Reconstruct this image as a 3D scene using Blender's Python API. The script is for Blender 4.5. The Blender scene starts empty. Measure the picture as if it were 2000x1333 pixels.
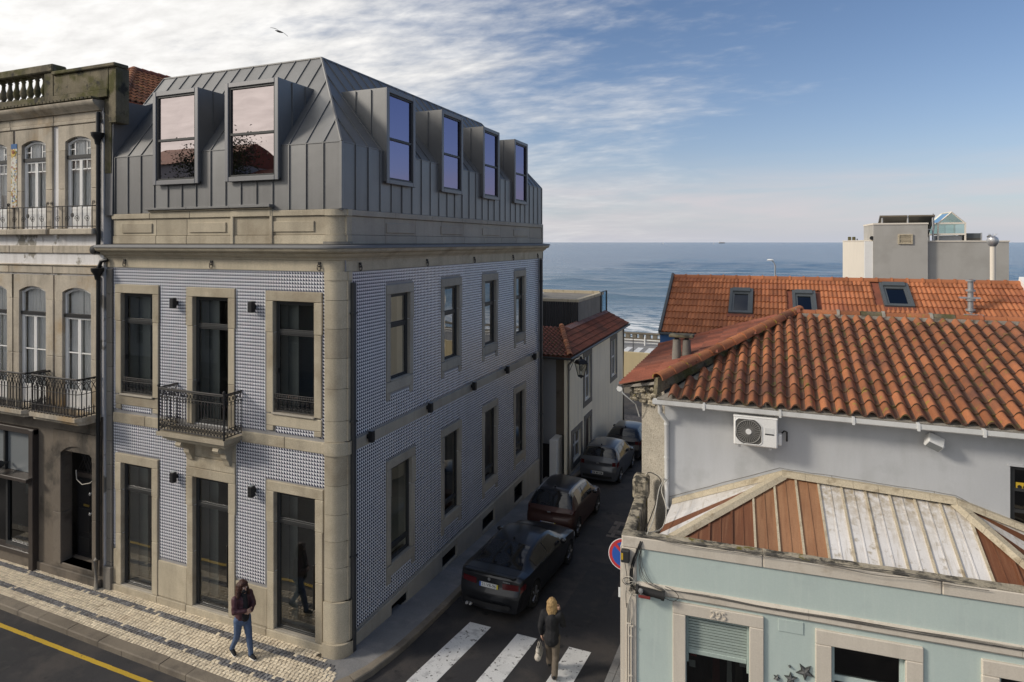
import bpy, bmesh, math, random
from mathutils import Vector, Matrix, noise
RD = random.Random(11)
S = bpy.context.scene
C = S.collection
rad = math.radians
# ---------------------------------------------------------------- camera
F = 1231.0
TH = math.atan(500 / F)
CS, SN = math.cos(TH), math.sin(TH)
EYE = 9.2
cd = bpy.data.cameras.new('camera')
cam = bpy.data.objects.new('camera', cd)
C.objects.link(cam)
cam.location = (0, 0, EYE)
cam.rotation_euler = (rad(90), 0, TH)
cd.sensor_width = 36
cd.lens = 36 * F / 2000
cd.shift_y = -193 / 2000
cd.clip_start = .1
cd.clip_end = 60000
S.camera = cam
S.view_settings.view_transform = 'Standard'
S.view_settings.look = 'None'
S.view_settings.exposure = 0.24
S.view_settings.gamma = 1
S.view_settings.use_curve_mapping = False
S.render.resolution_x, S.render.resolution_y = 1024, 682
# ---------------------------------------------------------------- sky + sun
SUN = Vector((-.74, -.47, .48)).normalized()
wd = bpy.data.worlds.new('World')
S.world = wd
wd.use_nodes = True
wn, wl = wd.node_tree.nodes, wd.node_tree.links
wn.clear()
def wnode(t, **k):
    n = wn.new(t)
    for a, b in k.items():
        setattr(n, a, b)
    return n
def wmath(op, a, b=None, c=None, clamp=False):
    n = wnode('ShaderNodeMath', operation=op, use_clamp=clamp)
    for i, x in enumerate((a, b, c)):
        if x is None: continue
        if isinstance(x, (int, float)): n.inputs[i].default_value = x
        else: wl.new(x, n.inputs[i])
    return n.outputs[0]
def wmix(f, a, b):
    n = wnode('ShaderNodeMix', data_type='RGBA')
    for i, x in ((0, f), (6, a), (7, b)):
        if isinstance(x, (int, float)): n.inputs[i].default_value = x
        elif isinstance(x, tuple): n.inputs[i].default_value = (*x, 1)
        else: wl.new(x, n.inputs[i])
    return n.outputs[2]
sky = wnode('ShaderNodeTexSky', sky_type='NISHITA', sun_disc=False, sun_elevation=math.asin(SUN.z),
            sun_rotation=math.atan2(SUN.x, SUN.y), air_density=1.0, dust_density=.6, ozone_density=2.0)
tc = wnode('ShaderNodeTexCoord')
sp = wnode('ShaderNodeSeparateXYZ')
wl.new(tc.outputs['Generated'], sp.inputs[0])
dx, dy, dz = sp.outputs
zz = wmath('ADD', wmath('MAXIMUM', dz, 0.0), .16)
cb = wnode('ShaderNodeCombineXYZ')
wl.new(wmath('DIVIDE', dx, zz), cb.inputs[0])
wl.new(wmath('DIVIDE', dy, zz), cb.inputs[1])
def wnoise(vec, sc, det, rough, dist=0):
    n = wnode('ShaderNodeTexNoise')
    wl.new(vec, n.inputs['Vector'])
    n.inputs['Scale'].default_value = sc
    n.inputs['Detail'].default_value = det
    n.inputs['Roughness'].default_value = rough
    n.inputs['Distortion'].default_value = dist
    return n.outputs[0]
mp = wnode('ShaderNodeMapping')
wl.new(cb.outputs[0], mp.inputs['Vector'])
mp.inputs['Rotation'].default_value = (0, 0, rad(-28))
mp.inputs['Scale'].default_value = (.75, 1.15, 1)
n1 = wnoise(mp.outputs[0], 1.15, 8, .60, .5)
mp2 = wnode('ShaderNodeMapping')
wl.new(cb.outputs[0], mp2.inputs['Vector'])
mp2.inputs['Location'].default_value = (3, 1, 0)
mp2.inputs['Rotation'].default_value = (0, 0, rad(-50))
mp2.inputs['Scale'].default_value = (1.0, 1.9, 1)
n2 = wnoise(mp2.outputs[0], 6.5, 6, .58, .15)
side = wmath('ADD', wmath('MULTIPLY', dx, -.93), wmath('MULTIPLY', dy, -.36))
cov = wmath('ADD', wmath('MULTIPLY_ADD', n1, 1.5, -.80), wmath('MULTIPLY_ADD', side, 1.35, .20))
cov = wmath('ADD', cov, wmath('MULTIPLY', wmath('MULTIPLY_ADD', n2, .85, -.42), wmath('MULTIPLY', wmath('MAXIMUM', dz, 0.0), 3.2, clamp=True)))
mr = wnode('ShaderNodeMapRange', interpolation_type='SMOOTHSTEP')
wl.new(cov, mr.inputs[0])
mr.inputs[1].default_value = -.22
mr.inputs[2].default_value = .72
cmask = mr.outputs[0]
# cloud brightness: brighter towards the sun
dp = wnode('ShaderNodeVectorMath', operation='DOT_PRODUCT')
wl.new(tc.outputs['Generated'], dp.inputs[0])
dp.inputs[1].default_value = tuple(SUN)
sunny = wmath('MAXIMUM', dp.outputs['Value'], 0)
cbr = wmath('MULTIPLY_ADD', sunny, 2.6, 6.3)
cbr = wmath('MULTIPLY', cbr, wmath('MULTIPLY_ADD', n2, .60, .64))
cc = wnode('ShaderNodeVectorMath', operation='SCALE')
cc.inputs[0].default_value = (1.0, .985, .965)
wl.new(cbr, cc.inputs['Scale'])
sk = wnode('ShaderNodeVectorMath', operation='MULTIPLY')
wl.new(sky.outputs[0], sk.inputs[0])
SKYGAIN = (.68, .72, .81)
sk.inputs[1].default_value = SKYGAIN
hz = wmath('MULTIPLY', wmath('POWER', 2.718, wmath('MULTIPLY', wmath('MAXIMUM', dz, 0.0), -10.5)), .90)
base = wmix(hz, sk.outputs[0], (4.15, 4.3, 4.9))
# long low bank of cloud above the horizon
bk = wnode('ShaderNodeCombineXYZ')
wl.new(wmath('MULTIPLY', dx, 2.2), bk.inputs[0])
wl.new(wmath('MULTIPLY', dz, 19), bk.inputs[1])
n3 = wnoise(bk.outputs[0], 1.6, 5, .55, .4)
bandw = wmath('MULTIPLY', wmath('POWER', 2.718, wmath('MULTIPLY', wmath('POWER', wmath('DIVIDE', wmath('SUBTRACT', dz, .055), .045), 2.0), -1)),
              wmath('MULTIPLY_ADD', n3, 3.0, -.95, clamp=True))
base = wmix(wmath('MULTIPLY', bandw, .9), base, (4.9, 4.55, 4.75))
fin = wmix(cmask, base, cc.outputs[0])
bg = wnode('ShaderNodeBackground')
wl.new(fin, bg.inputs[0])
bg.inputs[1].default_value = .116
wo = wnode('ShaderNodeOutputWorld')
wl.new(bg.outputs[0], wo.inputs[0])
sd = bpy.data.lights.new('sun', 'SUN')
sd.energy = 2.2
sd.angle = rad(10.0)
sd.color = (1.0, .91, .79)
so = bpy.data.objects.new('sun', sd)
C.objects.link(so)
so.rotation_euler = SUN.to_track_quat('Z', 'Y').to_euler()
so.location = SUN * 60

# ---------------------------------------------------------------- materials
def mat(name, col, rough=.8, var=.12, sc=1.5, col2=None, c2=(.5, .62), s2=2.0, bump=.15, bs=60, metal=0, rnd=0,
        spec=.4, streak=None, sk_amt=.5, sk_rng=(.48, .7), sk_sc=(3, 3, .35), fine=.10, fs=45, coat=0, zdirt=None, col3=None, c3=(.6, .66), s3=9, emit=None):
    m = bpy.data.materials.new(name)
    m.use_nodes = True
    N, L = m.node_tree.nodes, m.node_tree.links
    b = N['Principled BSDF']
    geo = N.new('ShaderNodeNewGeometry')
    pos = geo.outputs['Position']
    def noi(scale, det=5, vec=pos, ro=.6):
        n = N.new('ShaderNodeTexNoise')
        L.new(vec, n.inputs['Vector'])
        n.inputs['Scale'].default_value = scale
        n.inputs['Detail'].default_value = det
        n.inputs['Roughness'].default_value = ro
        return n.outputs[0]
    def mx(f, a, bb, mode='MIX'):
        n = N.new('ShaderNodeMix')
        n.data_type = 'RGBA'
        n.blend_type = mode
        for i, x in ((0, f), (6, a), (7, bb)):
            if isinstance(x, (int, float)): n.inputs[i].default_value = x
            elif isinstance(x, tuple): n.inputs[i].default_value = (*x, 1)
            else: L.new(x, n.inputs[i])
        return n.outputs[2]
    def mrng(x, a, bb, lo=0, hi=1):
        n = N.new('ShaderNodeMapRange')
        L.new(x, n.inputs[0])
        for i, q in enumerate((a, bb, lo, hi)): n.inputs[i + 1].default_value = q
        return n.outputs[0]
    c = mx(mrng(noi(sc), .3, .7), tuple(x * (1 - var) for x in col), tuple(min(1, x * (1 + var)) for x in col))
    if col2: c = mx(mrng(noi(s2, 7), *c2), c, col2)
    if col3: c = mx(mrng(noi(s3, 6), *c3), c, col3)
    if streak:
        mpn = N.new('ShaderNodeMapping')
        L.new(pos, mpn.inputs['Vector'])
        mpn.inputs['Scale'].default_value = sk_sc
        c = mx(mrng(noi(1.0, 6, mpn.outputs[0]), sk_rng[0], sk_rng[1], 0, sk_amt), c, streak)
    if zdirt:
        spz = N.new('ShaderNodeSeparateXYZ'); L.new(pos, spz.inputs[0])
        q_ = N.new('ShaderNodeMath'); q_.operation = 'MULTIPLY'
        L.new(mrng(spz.outputs[2], zdirt[0], zdirt[1]), q_.inputs[0]); L.new(mrng(noi(9, 7), .34, .62), q_.inputs[1])
        c = mx(q_.outputs[0], c, zdirt[2])
    if fine: c = mx(1.0, c, mx(mrng(noi(fs, 3), .3, .7), (1 - fine,) * 3, (1 + fine,) * 3), 'MULTIPLY')
    if rnd:
        oi = N.new('ShaderNodeObjectInfo')
        ad = N.new('ShaderNodeMath'); ad.operation = 'ADD'
        L.new(oi.outputs['Random'], ad.inputs[0]); L.new(geo.outputs['Random Per Island'], ad.inputs[1])
        fr = N.new('ShaderNodeMath'); fr.operation = 'FRACT'
        L.new(ad.outputs[0], fr.inputs[0])
        c = mx(1.0, c, mx(fr.outputs[0], (1 - rnd, 1 - rnd * 1.1, 1 - rnd * 1.15), (1 + rnd,) * 3), 'MULTIPLY')
    L.new(c, b.inputs['Base Color'])
    b.inputs['Roughness'].default_value = rough
    b.inputs['Metallic'].default_value = metal
    b.inputs['Specular IOR Level'].default_value = spec
    b.inputs['Coat Weight'].default_value = coat
    if bump:
        bn = N.new('ShaderNodeBump')
        bn.inputs['Strength'].default_value = bump
        bn.inputs['Distance'].default_value = .02
        L.new(noi(bs, 4), bn.inputs['Height'])
        L.new(bn.outputs[0], b.inputs['Normal'])
    return m
def glass(name, tint, refl=.08, fres=1.0, rough=.01, rt=(1, 1, 1), wob=.0, ior=1.5):
    m = bpy.data.materials.new(name)
    m.use_nodes = True
    N, L = m.node_tree.nodes, m.node_tree.links
    N.remove(N['Principled BSDF'])
    tr = N.new('ShaderNodeBsdfTransparent'); tr.inputs[0].default_value = (*tint, 1)
    gl = N.new('ShaderNodeBsdfGlossy'); gl.inputs[0].default_value = (*rt, 1); gl.inputs['Roughness'].default_value = rough
    fr = N.new('ShaderNodeFresnel'); fr.inputs[0].default_value = ior
    ma = N.new('ShaderNodeMath'); ma.operation = 'MULTIPLY_ADD'; ma.use_clamp = True
    L.new(fr.outputs[0], ma.inputs[0]); ma.inputs[1].default_value = fres; ma.inputs[2].default_value = refl
    mi = N.new('ShaderNodeMixShader')
    L.new(ma.outputs[0], mi.inputs[0]); L.new(tr.outputs[0], mi.inputs[1]); L.new(gl.outputs[0], mi.inputs[2])
    L.new(mi.outputs[0], N['Material Output'].inputs[0])
    if wob:
        g = N.new('ShaderNodeNewGeometry'); n = N.new('ShaderNodeTexNoise')
        L.new(g.outputs['Position'], n.inputs['Vector']); n.inputs['Scale'].default_value = 1.3; n.inputs['Detail'].default_value = 1
        bn = N.new('ShaderNodeBump'); bn.inputs['Strength'].default_value = wob; bn.inputs['Distance'].default_value = .1
        L.new(n.outputs[0], bn.inputs['Height']); L.new(bn.outputs[0], gl.inputs['Normal']); 
    return m

M = {}
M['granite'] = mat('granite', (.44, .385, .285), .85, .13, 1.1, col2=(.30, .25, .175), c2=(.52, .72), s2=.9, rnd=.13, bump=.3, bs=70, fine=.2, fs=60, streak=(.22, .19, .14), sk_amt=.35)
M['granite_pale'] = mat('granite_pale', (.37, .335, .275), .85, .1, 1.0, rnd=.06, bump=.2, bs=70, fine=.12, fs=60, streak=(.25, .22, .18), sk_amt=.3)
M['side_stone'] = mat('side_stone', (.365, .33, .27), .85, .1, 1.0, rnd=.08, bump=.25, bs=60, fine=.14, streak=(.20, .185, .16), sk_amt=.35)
M['granite_dark'] = mat('granite_dark', (.20, .185, .16), .85, .12, 1.0, rnd=.1, bump=.3, bs=60, fine=.16, streak=(.10, .09, .08), sk_amt=.4)
M['zinc'] = mat('zinc', (.205, .205, .202), .45, .09, .9, rnd=.09, metal=.55, bump=.16, bs=1.9, fine=.03, spec=.5, streak=(.25, .25, .25), sk_amt=.35, sk_sc=(5, 5, .5))
M['lead'] = mat('lead', (.17, .17, .17), .7, .08, 1.5, metal=.2, bump=.1, bs=20, fine=.06)
M['zinc_frame'] = mat('zinc_frame', (.20, .20, .205), .45, .04, .8, metal=.5, bump=0, fine=.02)
M['tile_white'] = mat('tile_white', (.74, .745, .765), .22, .05, .7, bump=.02, bs=8, fine=.02, rnd=.045, spec=.5)
M['tile_navy'] = mat('tile_navy', (.020, .023, .056), .25, .1, .7, bump=.02, bs=8, fine=.02, rnd=.1, spec=.5)
M['grout'] = mat('grout', (.32, .31, .30), .9)
M['frame_dark'] = mat('frame_dark', (.035, .036, .036), .45, .05, bump=0, fine=.02)
M['pipe_dark'] = mat('pipe_dark', (.045, .045, .046), .55, .05, bump=0)
M['black'] = mat('black', (.014, .014, .015), .5, .1, bump=.05)
M['iron'] = mat('iron', (.035, .032, .030), .7, .25, 4, bump=.15, bs=90, col2=(.09, .06, .045), c2=(.58, .72), s2=6)
M['room'] = mat('room', (.55, .55, .53), .9, .05, bump=0)
M['room_floor'] = mat('room_floor', (.30, .285, .26), .6, .15, bump=0)
M['glass'] = glass('glass', (.80, .83, .81), .03, 1.0)
M['glass_side'] = glass('glass_side', (.75, .78, .76), .26, 1.0, wob=.02)
M['cable_grey'] = mat('cable_grey', (.10, .092, .08), .7, .1, bump=0)
M['glass_street'] = glass('glass_street', (.78, .81, .78), .11, 1.0, wob=.03)
M['glass_clear'] = glass('glass_clear', (.96, .96, .95), .01, .8)
M['glass_dark'] = glass('glass_dark', (.30, .32, .31), .05, 1.0, wob=.02)
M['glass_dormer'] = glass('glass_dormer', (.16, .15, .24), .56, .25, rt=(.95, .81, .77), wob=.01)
M['glass_dormer_sky_tint'] = glass('glass_dormer_sky_tint', (.16, .15, .24), .40, .25, rt=(.54, .50, .78), wob=.01)  # lane-side copy of the dormer glass, blue-violet sky reflection put into its tint
M['lit_reveal'] = mat('lit_reveal', (.36, .37, .355), .9, .04, bump=0)  # grey that imitates a lit window reveal
M['curtain'] = mat('curtain', (.80, .80, .78), .95, .05, bump=0, fine=.03)
M['white_paint'] = mat('white_paint', (.78, .77, .74), .5, .05, bump=.03, fine=.05)
M['plaster_old'] = mat('plaster_old', (.72, .70, .68), .9, .06, .9, col2=(.27, .25, .21), c2=(.56, .60), s2=1.15, streak=(.40, .37, .33), sk_amt=.55, bump=.2, bs=30, fine=.08)
M['stone_old'] = mat('stone_old', (.46, .405, .32), .9, .22, 1.2, col2=(.36, .25, .13), c2=(.54, .70), s2=.55, streak=(.13, .115, .09), sk_amt=.6, bump=.35, bs=40, fine=.14, rnd=.1)
M['moss_stone'] = mat('moss_stone', (.17, .145, .095), .95, .3, 1.6, col2=(.085, .080, .025), c2=(.46, .60), s2=1.7, col3=(.035, .033, .028), c3=(.56, .66), s3=3, streak=(.05, .045, .035), sk_amt=.7, bump=.5, bs=35, fine=.2)
M['brown_wall'] = mat('brown_wall', (.165, .138, .108), .8, .15, 1.0, rnd=.1, col2=(.06, .052, .042), c2=(.5, .65), s2=1.0, streak=(.17, .135, .095), sk_amt=.35, bump=.2, fine=.1)
M['shop_brown'] = mat('shop_brown', (.050, .040, .034), .5, .1, bump=.05)
M['frosted'] = mat('frosted', (.20, .215, .22), .3, .06, .8, bump=0, fine=.03)
M['brass'] = mat('brass', (.45, .33, .09), .4, .1, metal=.8, bump=0)
M['asphalt'] = mat('asphalt', (.034, .033, .035), .82, .2, .35, col2=(.062, .055, .051), c2=(.48, .62), s2=.8, col3=(.022, .021, .022), c3=(.60, .68), s3=2.3, bump=.6, bs=120, fine=.3, fs=110)
M['asphalt_patch'] = mat('asphalt_patch', (.030, .030, .032), .8, .15, .8, col2=(.05, .046, .043), c2=(.5, .7), s2=3, bump=.6, bs=120, fine=.3, fs=110)
M['mark_white'] = mat('mark_white', (.66, .66, .65), .7, .08, 1.2, col2=(.10, .095, .09), c2=(.60, .645), s2=11, col3=(.45, .45, .45), c3=(.55, .66), s3=3, bump=.3, bs=80, fine=.1)
M['mark_yellow'] = mat('mark_yellow', (.52, .34, .03), .75, .1, 1, col2=(.10, .08, .05), c2=(.62, .70), s2=9, bump=.3, bs=80, fine=.12)
M['paver'] = mat('paver', (.66, .575, .43), .8, .10, 1.3, rnd=.18, col2=(.46, .36, .25), c2=(.58, .74), s2=.8, bump=.3, bs=90, fine=.14, fs=80)
M['paver_dark'] = mat('paver_dark', (.17, .168, .17), .75, .15, 1, rnd=.3, col2=(.16, .14, .12), c2=(.58, .72), s2=1.2, bump=.3, bs=90, fine=.12)
M['joint'] = mat('joint', (.070, .058, .042), .95, .2, 3, bump=.3)
M['kerb'] = mat('kerb', (.205, .175, .135), .85, .14, 1, rnd=.14, col2=(.14, .12, .095), c2=(.5, .68), s2=1.6, bump=.35, bs=60, fine=.2, fs=70)
M['concrete'] = mat('concrete', (.20, .20, .20), .9, .14, .9, col2=(.28, .27, .26), c2=(.5, .7), s2=1.3, bump=.3, bs=50, fine=.14, rnd=.06)
M['terracotta'] = mat('terracotta', (.325, .122, .052), .85, .2, 1.0, rnd=.24, col2=(.165, .070, .043), c2=(.46, .68), s2=1.3, col3=(.25, .175, .035), c3=(.605, .66), s3=5.2, bump=.25, bs=50, fine=.14, fs=40)
M['terracotta_new'] = mat('terracotta_new', (.37, .135, .057), .8, .14, 1.0, rnd=.22, col2=(.30, .10, .055), c2=(.52, .74), s2=.8, bump=.2, bs=50, fine=.1)
M['terracotta_dark'] = mat('terracotta_dark', (.24, .078, .046), .85, .18, .9, rnd=.18, col2=(.14, .058, .040), c2=(.46, .66), s2=1.0, bump=.25, bs=50, fine=.14)
M['mortar'] = mat('mortar', (.30, .275, .235), .95, .2, 3, col2=(.10, .09, .07), c2=(.55, .68), s2=5, bump=.5, bs=40)
M['shutter'] = mat('shutter', (.36, .425, .385), .6, .04, bump=0, rnd=.05)
M['teal'] = mat('teal', (.475, .555, .515), .75, .035, .6, streak=(.55, .615, .565), sk_amt=.5, sk_sc=(16, 16, 1.4), sk_rng=(.5, .75), col2=(.42, .49, .465), c2=(.56, .75), s2=1.3, bump=.12, bs=14, fine=.03)
M['cream'] = mat('cream', (.61, .55, .46), .8, .05, .8, col2=(.45, .385, .30), c2=(.6, .74), s2=1.8, streak=(.40, .35, .28), sk_amt=.3, bump=.15, bs=35, fine=.05)
M['cream_moss'] = mat('cream_moss', (.36, .315, .235), .9, .2, 2, col2=(.055, .05, .04), c2=(.46, .58), s2=5, col3=(.16, .13, .025), c3=(.61, .67), s3=3.5, bump=.6, bs=35, fine=.2)
M['grey_wall'] = mat('grey_wall', (.48, .49, .50), .85, .05, .5, col2=(.43, .44, .445), c2=(.52, .66), s2=1.6, streak=(.36, .365, .36), sk_amt=.4, sk_sc=(2.6, 2.6, .4), bump=.06, bs=18, fine=.02)
M['pvc'] = mat('pvc', (.68, .68, .66), .5, .05, 1, streak=(.42, .40, .36), sk_amt=.35, bump=0, fine=.04)
M['roughcast'] = mat('roughcast', (.43, .39, .32), .95, .15, 2.5, col2=(.25, .22, .17), c2=(.54, .66), s2=28, bump=1.0, bs=55, fine=.3, fs=70)
M['sheet_white'] = mat('sheet_white', (.68, .66, .64), .5, .04, 1.0, rnd=.05, col2=(.36, .31, .23), c2=(.58, .72), s2=7.0, streak=(.38, .33, .25), sk_amt=.6, zdirt=(4.35, 4.85, (.36, .30, .21)), sk_sc=(20, 2.2, 2.2), sk_rng=(.52, .72), bump=.08, bs=30, fine=.05)
M['sheet_tan'] = mat('sheet_tan', (.30, .155, .08), .6, .15, 1.0, rnd=.12, streak=(.19, .085, .042), sk_amt=.55, sk_sc=(16, 1.6, 1.6), sk_rng=(.46, .66), bump=.1, bs=30, fine=.08)
M['terracotta_dirty'] = mat('terracotta_dirty', (.115, .060, .040), .9, .25, 2, col2=(.10, .085, .03), c2=(.52, .66), s2=4, bump=.3, bs=50, fine=.15)
M['sheet_rust'] = mat('sheet_rust', (.165, .065, .031), .6, .15, 1.0, rnd=.16, streak=(.34, .18, .095), sk_amt=.4, sk_sc=(22, 1.2, 1.2), sk_rng=(.5, .72), bump=.1, bs=30, fine=.08)
M['flashing'] = mat('flashing', (.50, .43, .31), .85, .1, 2, col2=(.30, .24, .16), c2=(.54, .68), s2=4, bump=.5, bs=45, fine=.16)
M['blue_wall'] = mat('blue_wall', (.055, .135, .30), .8, .05, bump=.05)
M['grey_trim'] = mat('grey_trim', (.085, .095, .10), .5, .05, bump=0)
M['modern_grey'] = mat('modern_grey', (.40, .385, .355), .9, .05, .5, col2=(.33, .315, .285), c2=(.5, .7), s2=.7, streak=(.30, .28, .25), sk_amt=.35, sk_sc=(1.1, 1.1, .25), bump=.1, bs=20, fine=.04)
M['modern_white'] = mat('modern_white', (.70, .64, .55), .85, .03, bump=.03, fine=.02)
M['coll_back'] = mat('coll_back', (.10, .095, .085), .5, .1, bump=0)
M['grille'] = mat('grille', (.30, .29, .27), .6, .05, bump=0)
M['alu'] = mat('alu', (.55, .55, .55), .35, .05, metal=.7, bump=0, fine=.03)
M['glass_green'] = glass('glass_green', (.35, .50, .47), .25, .8, rt=(.8, .95, .95))
M['glass_blue'] = glass('glass_blue', (.30, .48, .62), .22, .8, rt=(.75, .9, 1))
M['house_cream'] = mat('house_cream', (.86, .78, .61), .85, .04, .5, streak=(.50, .46, .39), sk_amt=.3, bump=.06, fine=.03)
M['house_grey'] = mat('house_grey', (.34, .345, .35), .85, .04, .6, bump=.05, fine=.03)
M['clad'] = mat('clad', (.042, .042, .044), .6, .1, bump=.04, rnd=.18)
M['beige_wall'] = mat('beige_wall', (.52, .43, .26), .9, .06, .4, streak=(.40, .34, .23), sk_amt=.4, bump=.1, fine=.05)
M['sea_stone'] = mat('sea_stone', (.17, .15, .115), .9, .2, .8, bump=.3, bs=8, rnd=.2, fine=.15)
M['cobble'] = mat('cobble', (.165, .145, .13), .85, .12, .6, rnd=.22, bump=.2, fine=.15)
M['earth'] = mat('earth', (.16, .14, .11), .95, .2, .05, bump=.2)
M['rock'] = mat('rock', (.09, .08, .065), .9, .3, .3, bump=.6, bs=3)
M['sign_blue'] = mat('sign_blue', (.03, .10, .42), .4, .03, bump=0, fine=0)
M['sign_red'] = mat('sign_red', (.50, .045, .05), .4, .03, bump=0, fine=0)
M['sign_white'] = mat('sign_white', (.75, .75, .75), .4, .02, bump=0, fine=0)
M['steel'] = mat('steel', (.36, .36, .36), .5, .06, metal=.5, bump=.03)
M['cable'] = mat('cable', (.022, .021, .020), .7, .1, bump=0)
M['cable_pale'] = mat('cable_pale', (.50, .47, .40), .7, .1, bump=0)
M['lamp_glass'] = glass('lamp_glass', (.85, .85, .82), .06, .9)
M['star_metal'] = mat('star_metal', (.16, .16, .155), .5, .2, 12, metal=.4, bump=.3, bs=40)
M['star_rim'] = mat('star_rim', (.05, .053, .05), .6, .1, bump=.1)
M['red_box'] = mat('red_box', (.20, .035, .03), .6, .1, bump=0)
M['label_yellow'] = mat('label_yellow', (.55, .36, .03), .6, .05, bump=0)

# ---------------------------------------------------------------- mesh builder
class G:
    def __init__(s):
        s.v, s.f, s.m = [], [], []
    def add(s, vs, fs, mi=0):
        o = len(s.v)
        s.v += [tuple(p) for p in vs]
        for i, q in enumerate(fs):
            s.f.append([k + o for k in q])
            s.m.append(mi[i] if isinstance(mi, list) else mi)
        return s
    def box(s, x0, y0, z0, x1, y1, z1, mi=0, c=0):
        x0, x1 = min(x0, x1), max(x0, x1); y0, y1 = min(y0, y1), max(y0, y1); z0, z1 = min(z0, z1), max(z0, z1)
        if not c:
            vs = [(x0, y0, z0), (x1, y0, z0), (x1, y1, z0), (x0, y1, z0), (x0, y0, z1), (x1, y0, z1), (x1, y1, z1), (x0, y1, z1)]
            return s.add(vs, [(0, 3, 2, 1), (4, 5, 6, 7), (0, 1, 5, 4), (1, 2, 6, 5), (2, 3, 7, 6), (3, 0, 4, 7)], mi)
        c = min(c, (x1 - x0) * .4, (y1 - y0) * .4, (z1 - z0) * .4)
        vs, idx = [], {}
        X, Y, Z = (x0, x1), (y0, y1), (z0, z1)
        for i in (0, 1):
            for j in (0, 1):
                for k in (0, 1):
                    sx, sy, sz = (1, -1)[i] * c, (1, -1)[j] * c, (1, -1)[k] * c
                    for a in range(3):
                        p = [X[i] + sx, Y[j] + sy, Z[k] + sz]
                        p[a] = (X[i], Y[j], Z[k])[a]
                        idx[i, j, k, a] = len(vs); vs.append(p)
        fs = []
        B = ((0, 0), (1, 0), (1, 1), (0, 1))
        for a in range(3):
            for e in (0, 1):
                q = []
                for b in B:
                    t = [0, 0, 0]; t[a] = e; t[(a + 1) % 3], t[(a + 2) % 3] = b
                    q.append(idx[(*t, a)])
                fs.append(q if e else q[::-1])
        for a in range(3):
            b, d = (a + 1) % 3, (a + 2) % 3
            for e in (0, 1):
                for g in (0, 1):
                    def I(av, ax):
                        t = [0, 0, 0]; t[a] = av; t[b] = e; t[d] = g
                        return idx[(*t, ax)]
                    fs.append([I(0, b), I(1, b), I(1, d), I(0, d)])
        for i in (0, 1):
            for j in (0, 1):
                for k in (0, 1):
                    fs.append([idx[i, j, k, 0], idx[i, j, k, 1], idx[i, j, k, 2]])
        return s.add(vs, fs, mi)
    def prism(s, poly, ax, a0, a1, mi=0):
        n = len(poly)
        def P(p, a):
            return {'x': (a, p[0], p[1]), 'y': (p[0], a, p[1]), 'z': (p[0], p[1], a)}[ax]
        vs = [P(p, a0) for p in poly] + [P(p, a1) for p in poly]
        fs = [list(range(n))[::-1], list(range(n, 2 * n))] + [[i, (i + 1) % n, n + (i + 1) % n, n + i] for i in range(n)]
        return s.add(vs, fs, mi)
    def tube(s, pts, r, n=6, mi=0, cap=True):
        pts = [Vector(p) for p in pts]
        rs = r if isinstance(r, (list, tuple)) else [r] * len(pts)
        vs, fs = [], []
        up = None
        for i, p in enumerate(pts):
            d = (pts[min(i + 1, len(pts) - 1)] - pts[max(i - 1, 0)]).normalized()
            if up is None:
                up = Vector((0, 0, 1)) if abs(d.z) < .9 else Vector((1, 0, 0))
            a = d.cross(up)
            if a.length < 1e-6: a = d.orthogonal()
            a.normalize(); b = d.cross(a); up = -b if False else up
            for k in range(n):
                t = 2 * math.pi * k / n
                vs.append(p + (a * math.cos(t) + b * math.sin(t)) * rs[i])
        for i in range(len(pts) - 1):
            for k in range(n):
                fs.append([i * n + k, i * n + (k + 1) % n, (i + 1) * n + (k + 1) % n, (i + 1) * n + k])
        if cap:
            fs.append(list(range(n))[::-1]); fs.append([(len(pts) - 1) * n + k for k in range(n)])
        return s.add(vs, fs, mi)
    def lathe(s, prof, n=12, c=(0, 0, 0), ax='z', mi=0):
        vs, fs = [], []
        for r, h in prof:
            for k in range(n):
                t = 2 * math.pi * k / n
                p = (r * math.cos(t), r * math.sin(t), h)
                if ax == 'y': p = (p[0], h, p[1])
                if ax == 'x': p = (h, p[0], p[1])
                vs.append((p[0] + c[0], p[1] + c[1], p[2] + c[2]))
        for i in range(len(prof) - 1):
            for k in range(n):
                fs.append([i * n + k, i * n + (k + 1) % n, (i + 1) * n + (k + 1) % n, (i + 1) * n + k])
        fs.append(list(range(n))[::-1]); fs.append([(len(prof) - 1) * n + k for k in range(n)])
        return s.add(vs, fs, mi)
    def quad(s, *p, mi=0):
        return s.add(p, [list(range(len(p)))], mi)
    def slab(s, poly3, nrm, t, mi=0):
        n = len(poly3); nv = Vector(nrm).normalized() * t
        vs = [Vector(p) for p in poly3] + [Vector(p) + nv for p in poly3]
        return s.add(vs, [list(range(n))[::-1], list(range(n, 2 * n))] + [[i, (i + 1) % n, n + (i + 1) % n, n + i] for i in range(n)], mi)
    def sweep(s, prof, path, mi=0):
        # prof: closed list of (out, z); path: list of (x, y, nx, ny) stations
        n = len(prof); vs, fs = [], []
        for (x, y, nx, ny) in path:
            vs += [(x + nx * o, y + ny * o, z) for o, z in prof]
        for i in range(len(path) - 1):
            for k in range(n):
                fs.append([i * n + k, i * n + (k + 1) % n, (i + 1) * n + (k + 1) % n, (i + 1) * n + k])
        fs.append(list(range(n))[::-1]); fs.append([(len(path) - 1) * n + k for k in range(n)])
        return s.add(vs, fs, mi)
    def xf(s, mtx, start=0):
        s.v[start:] = [tuple(mtx @ Vector(p)) for p in s.v[start:]]
        return s
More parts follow.
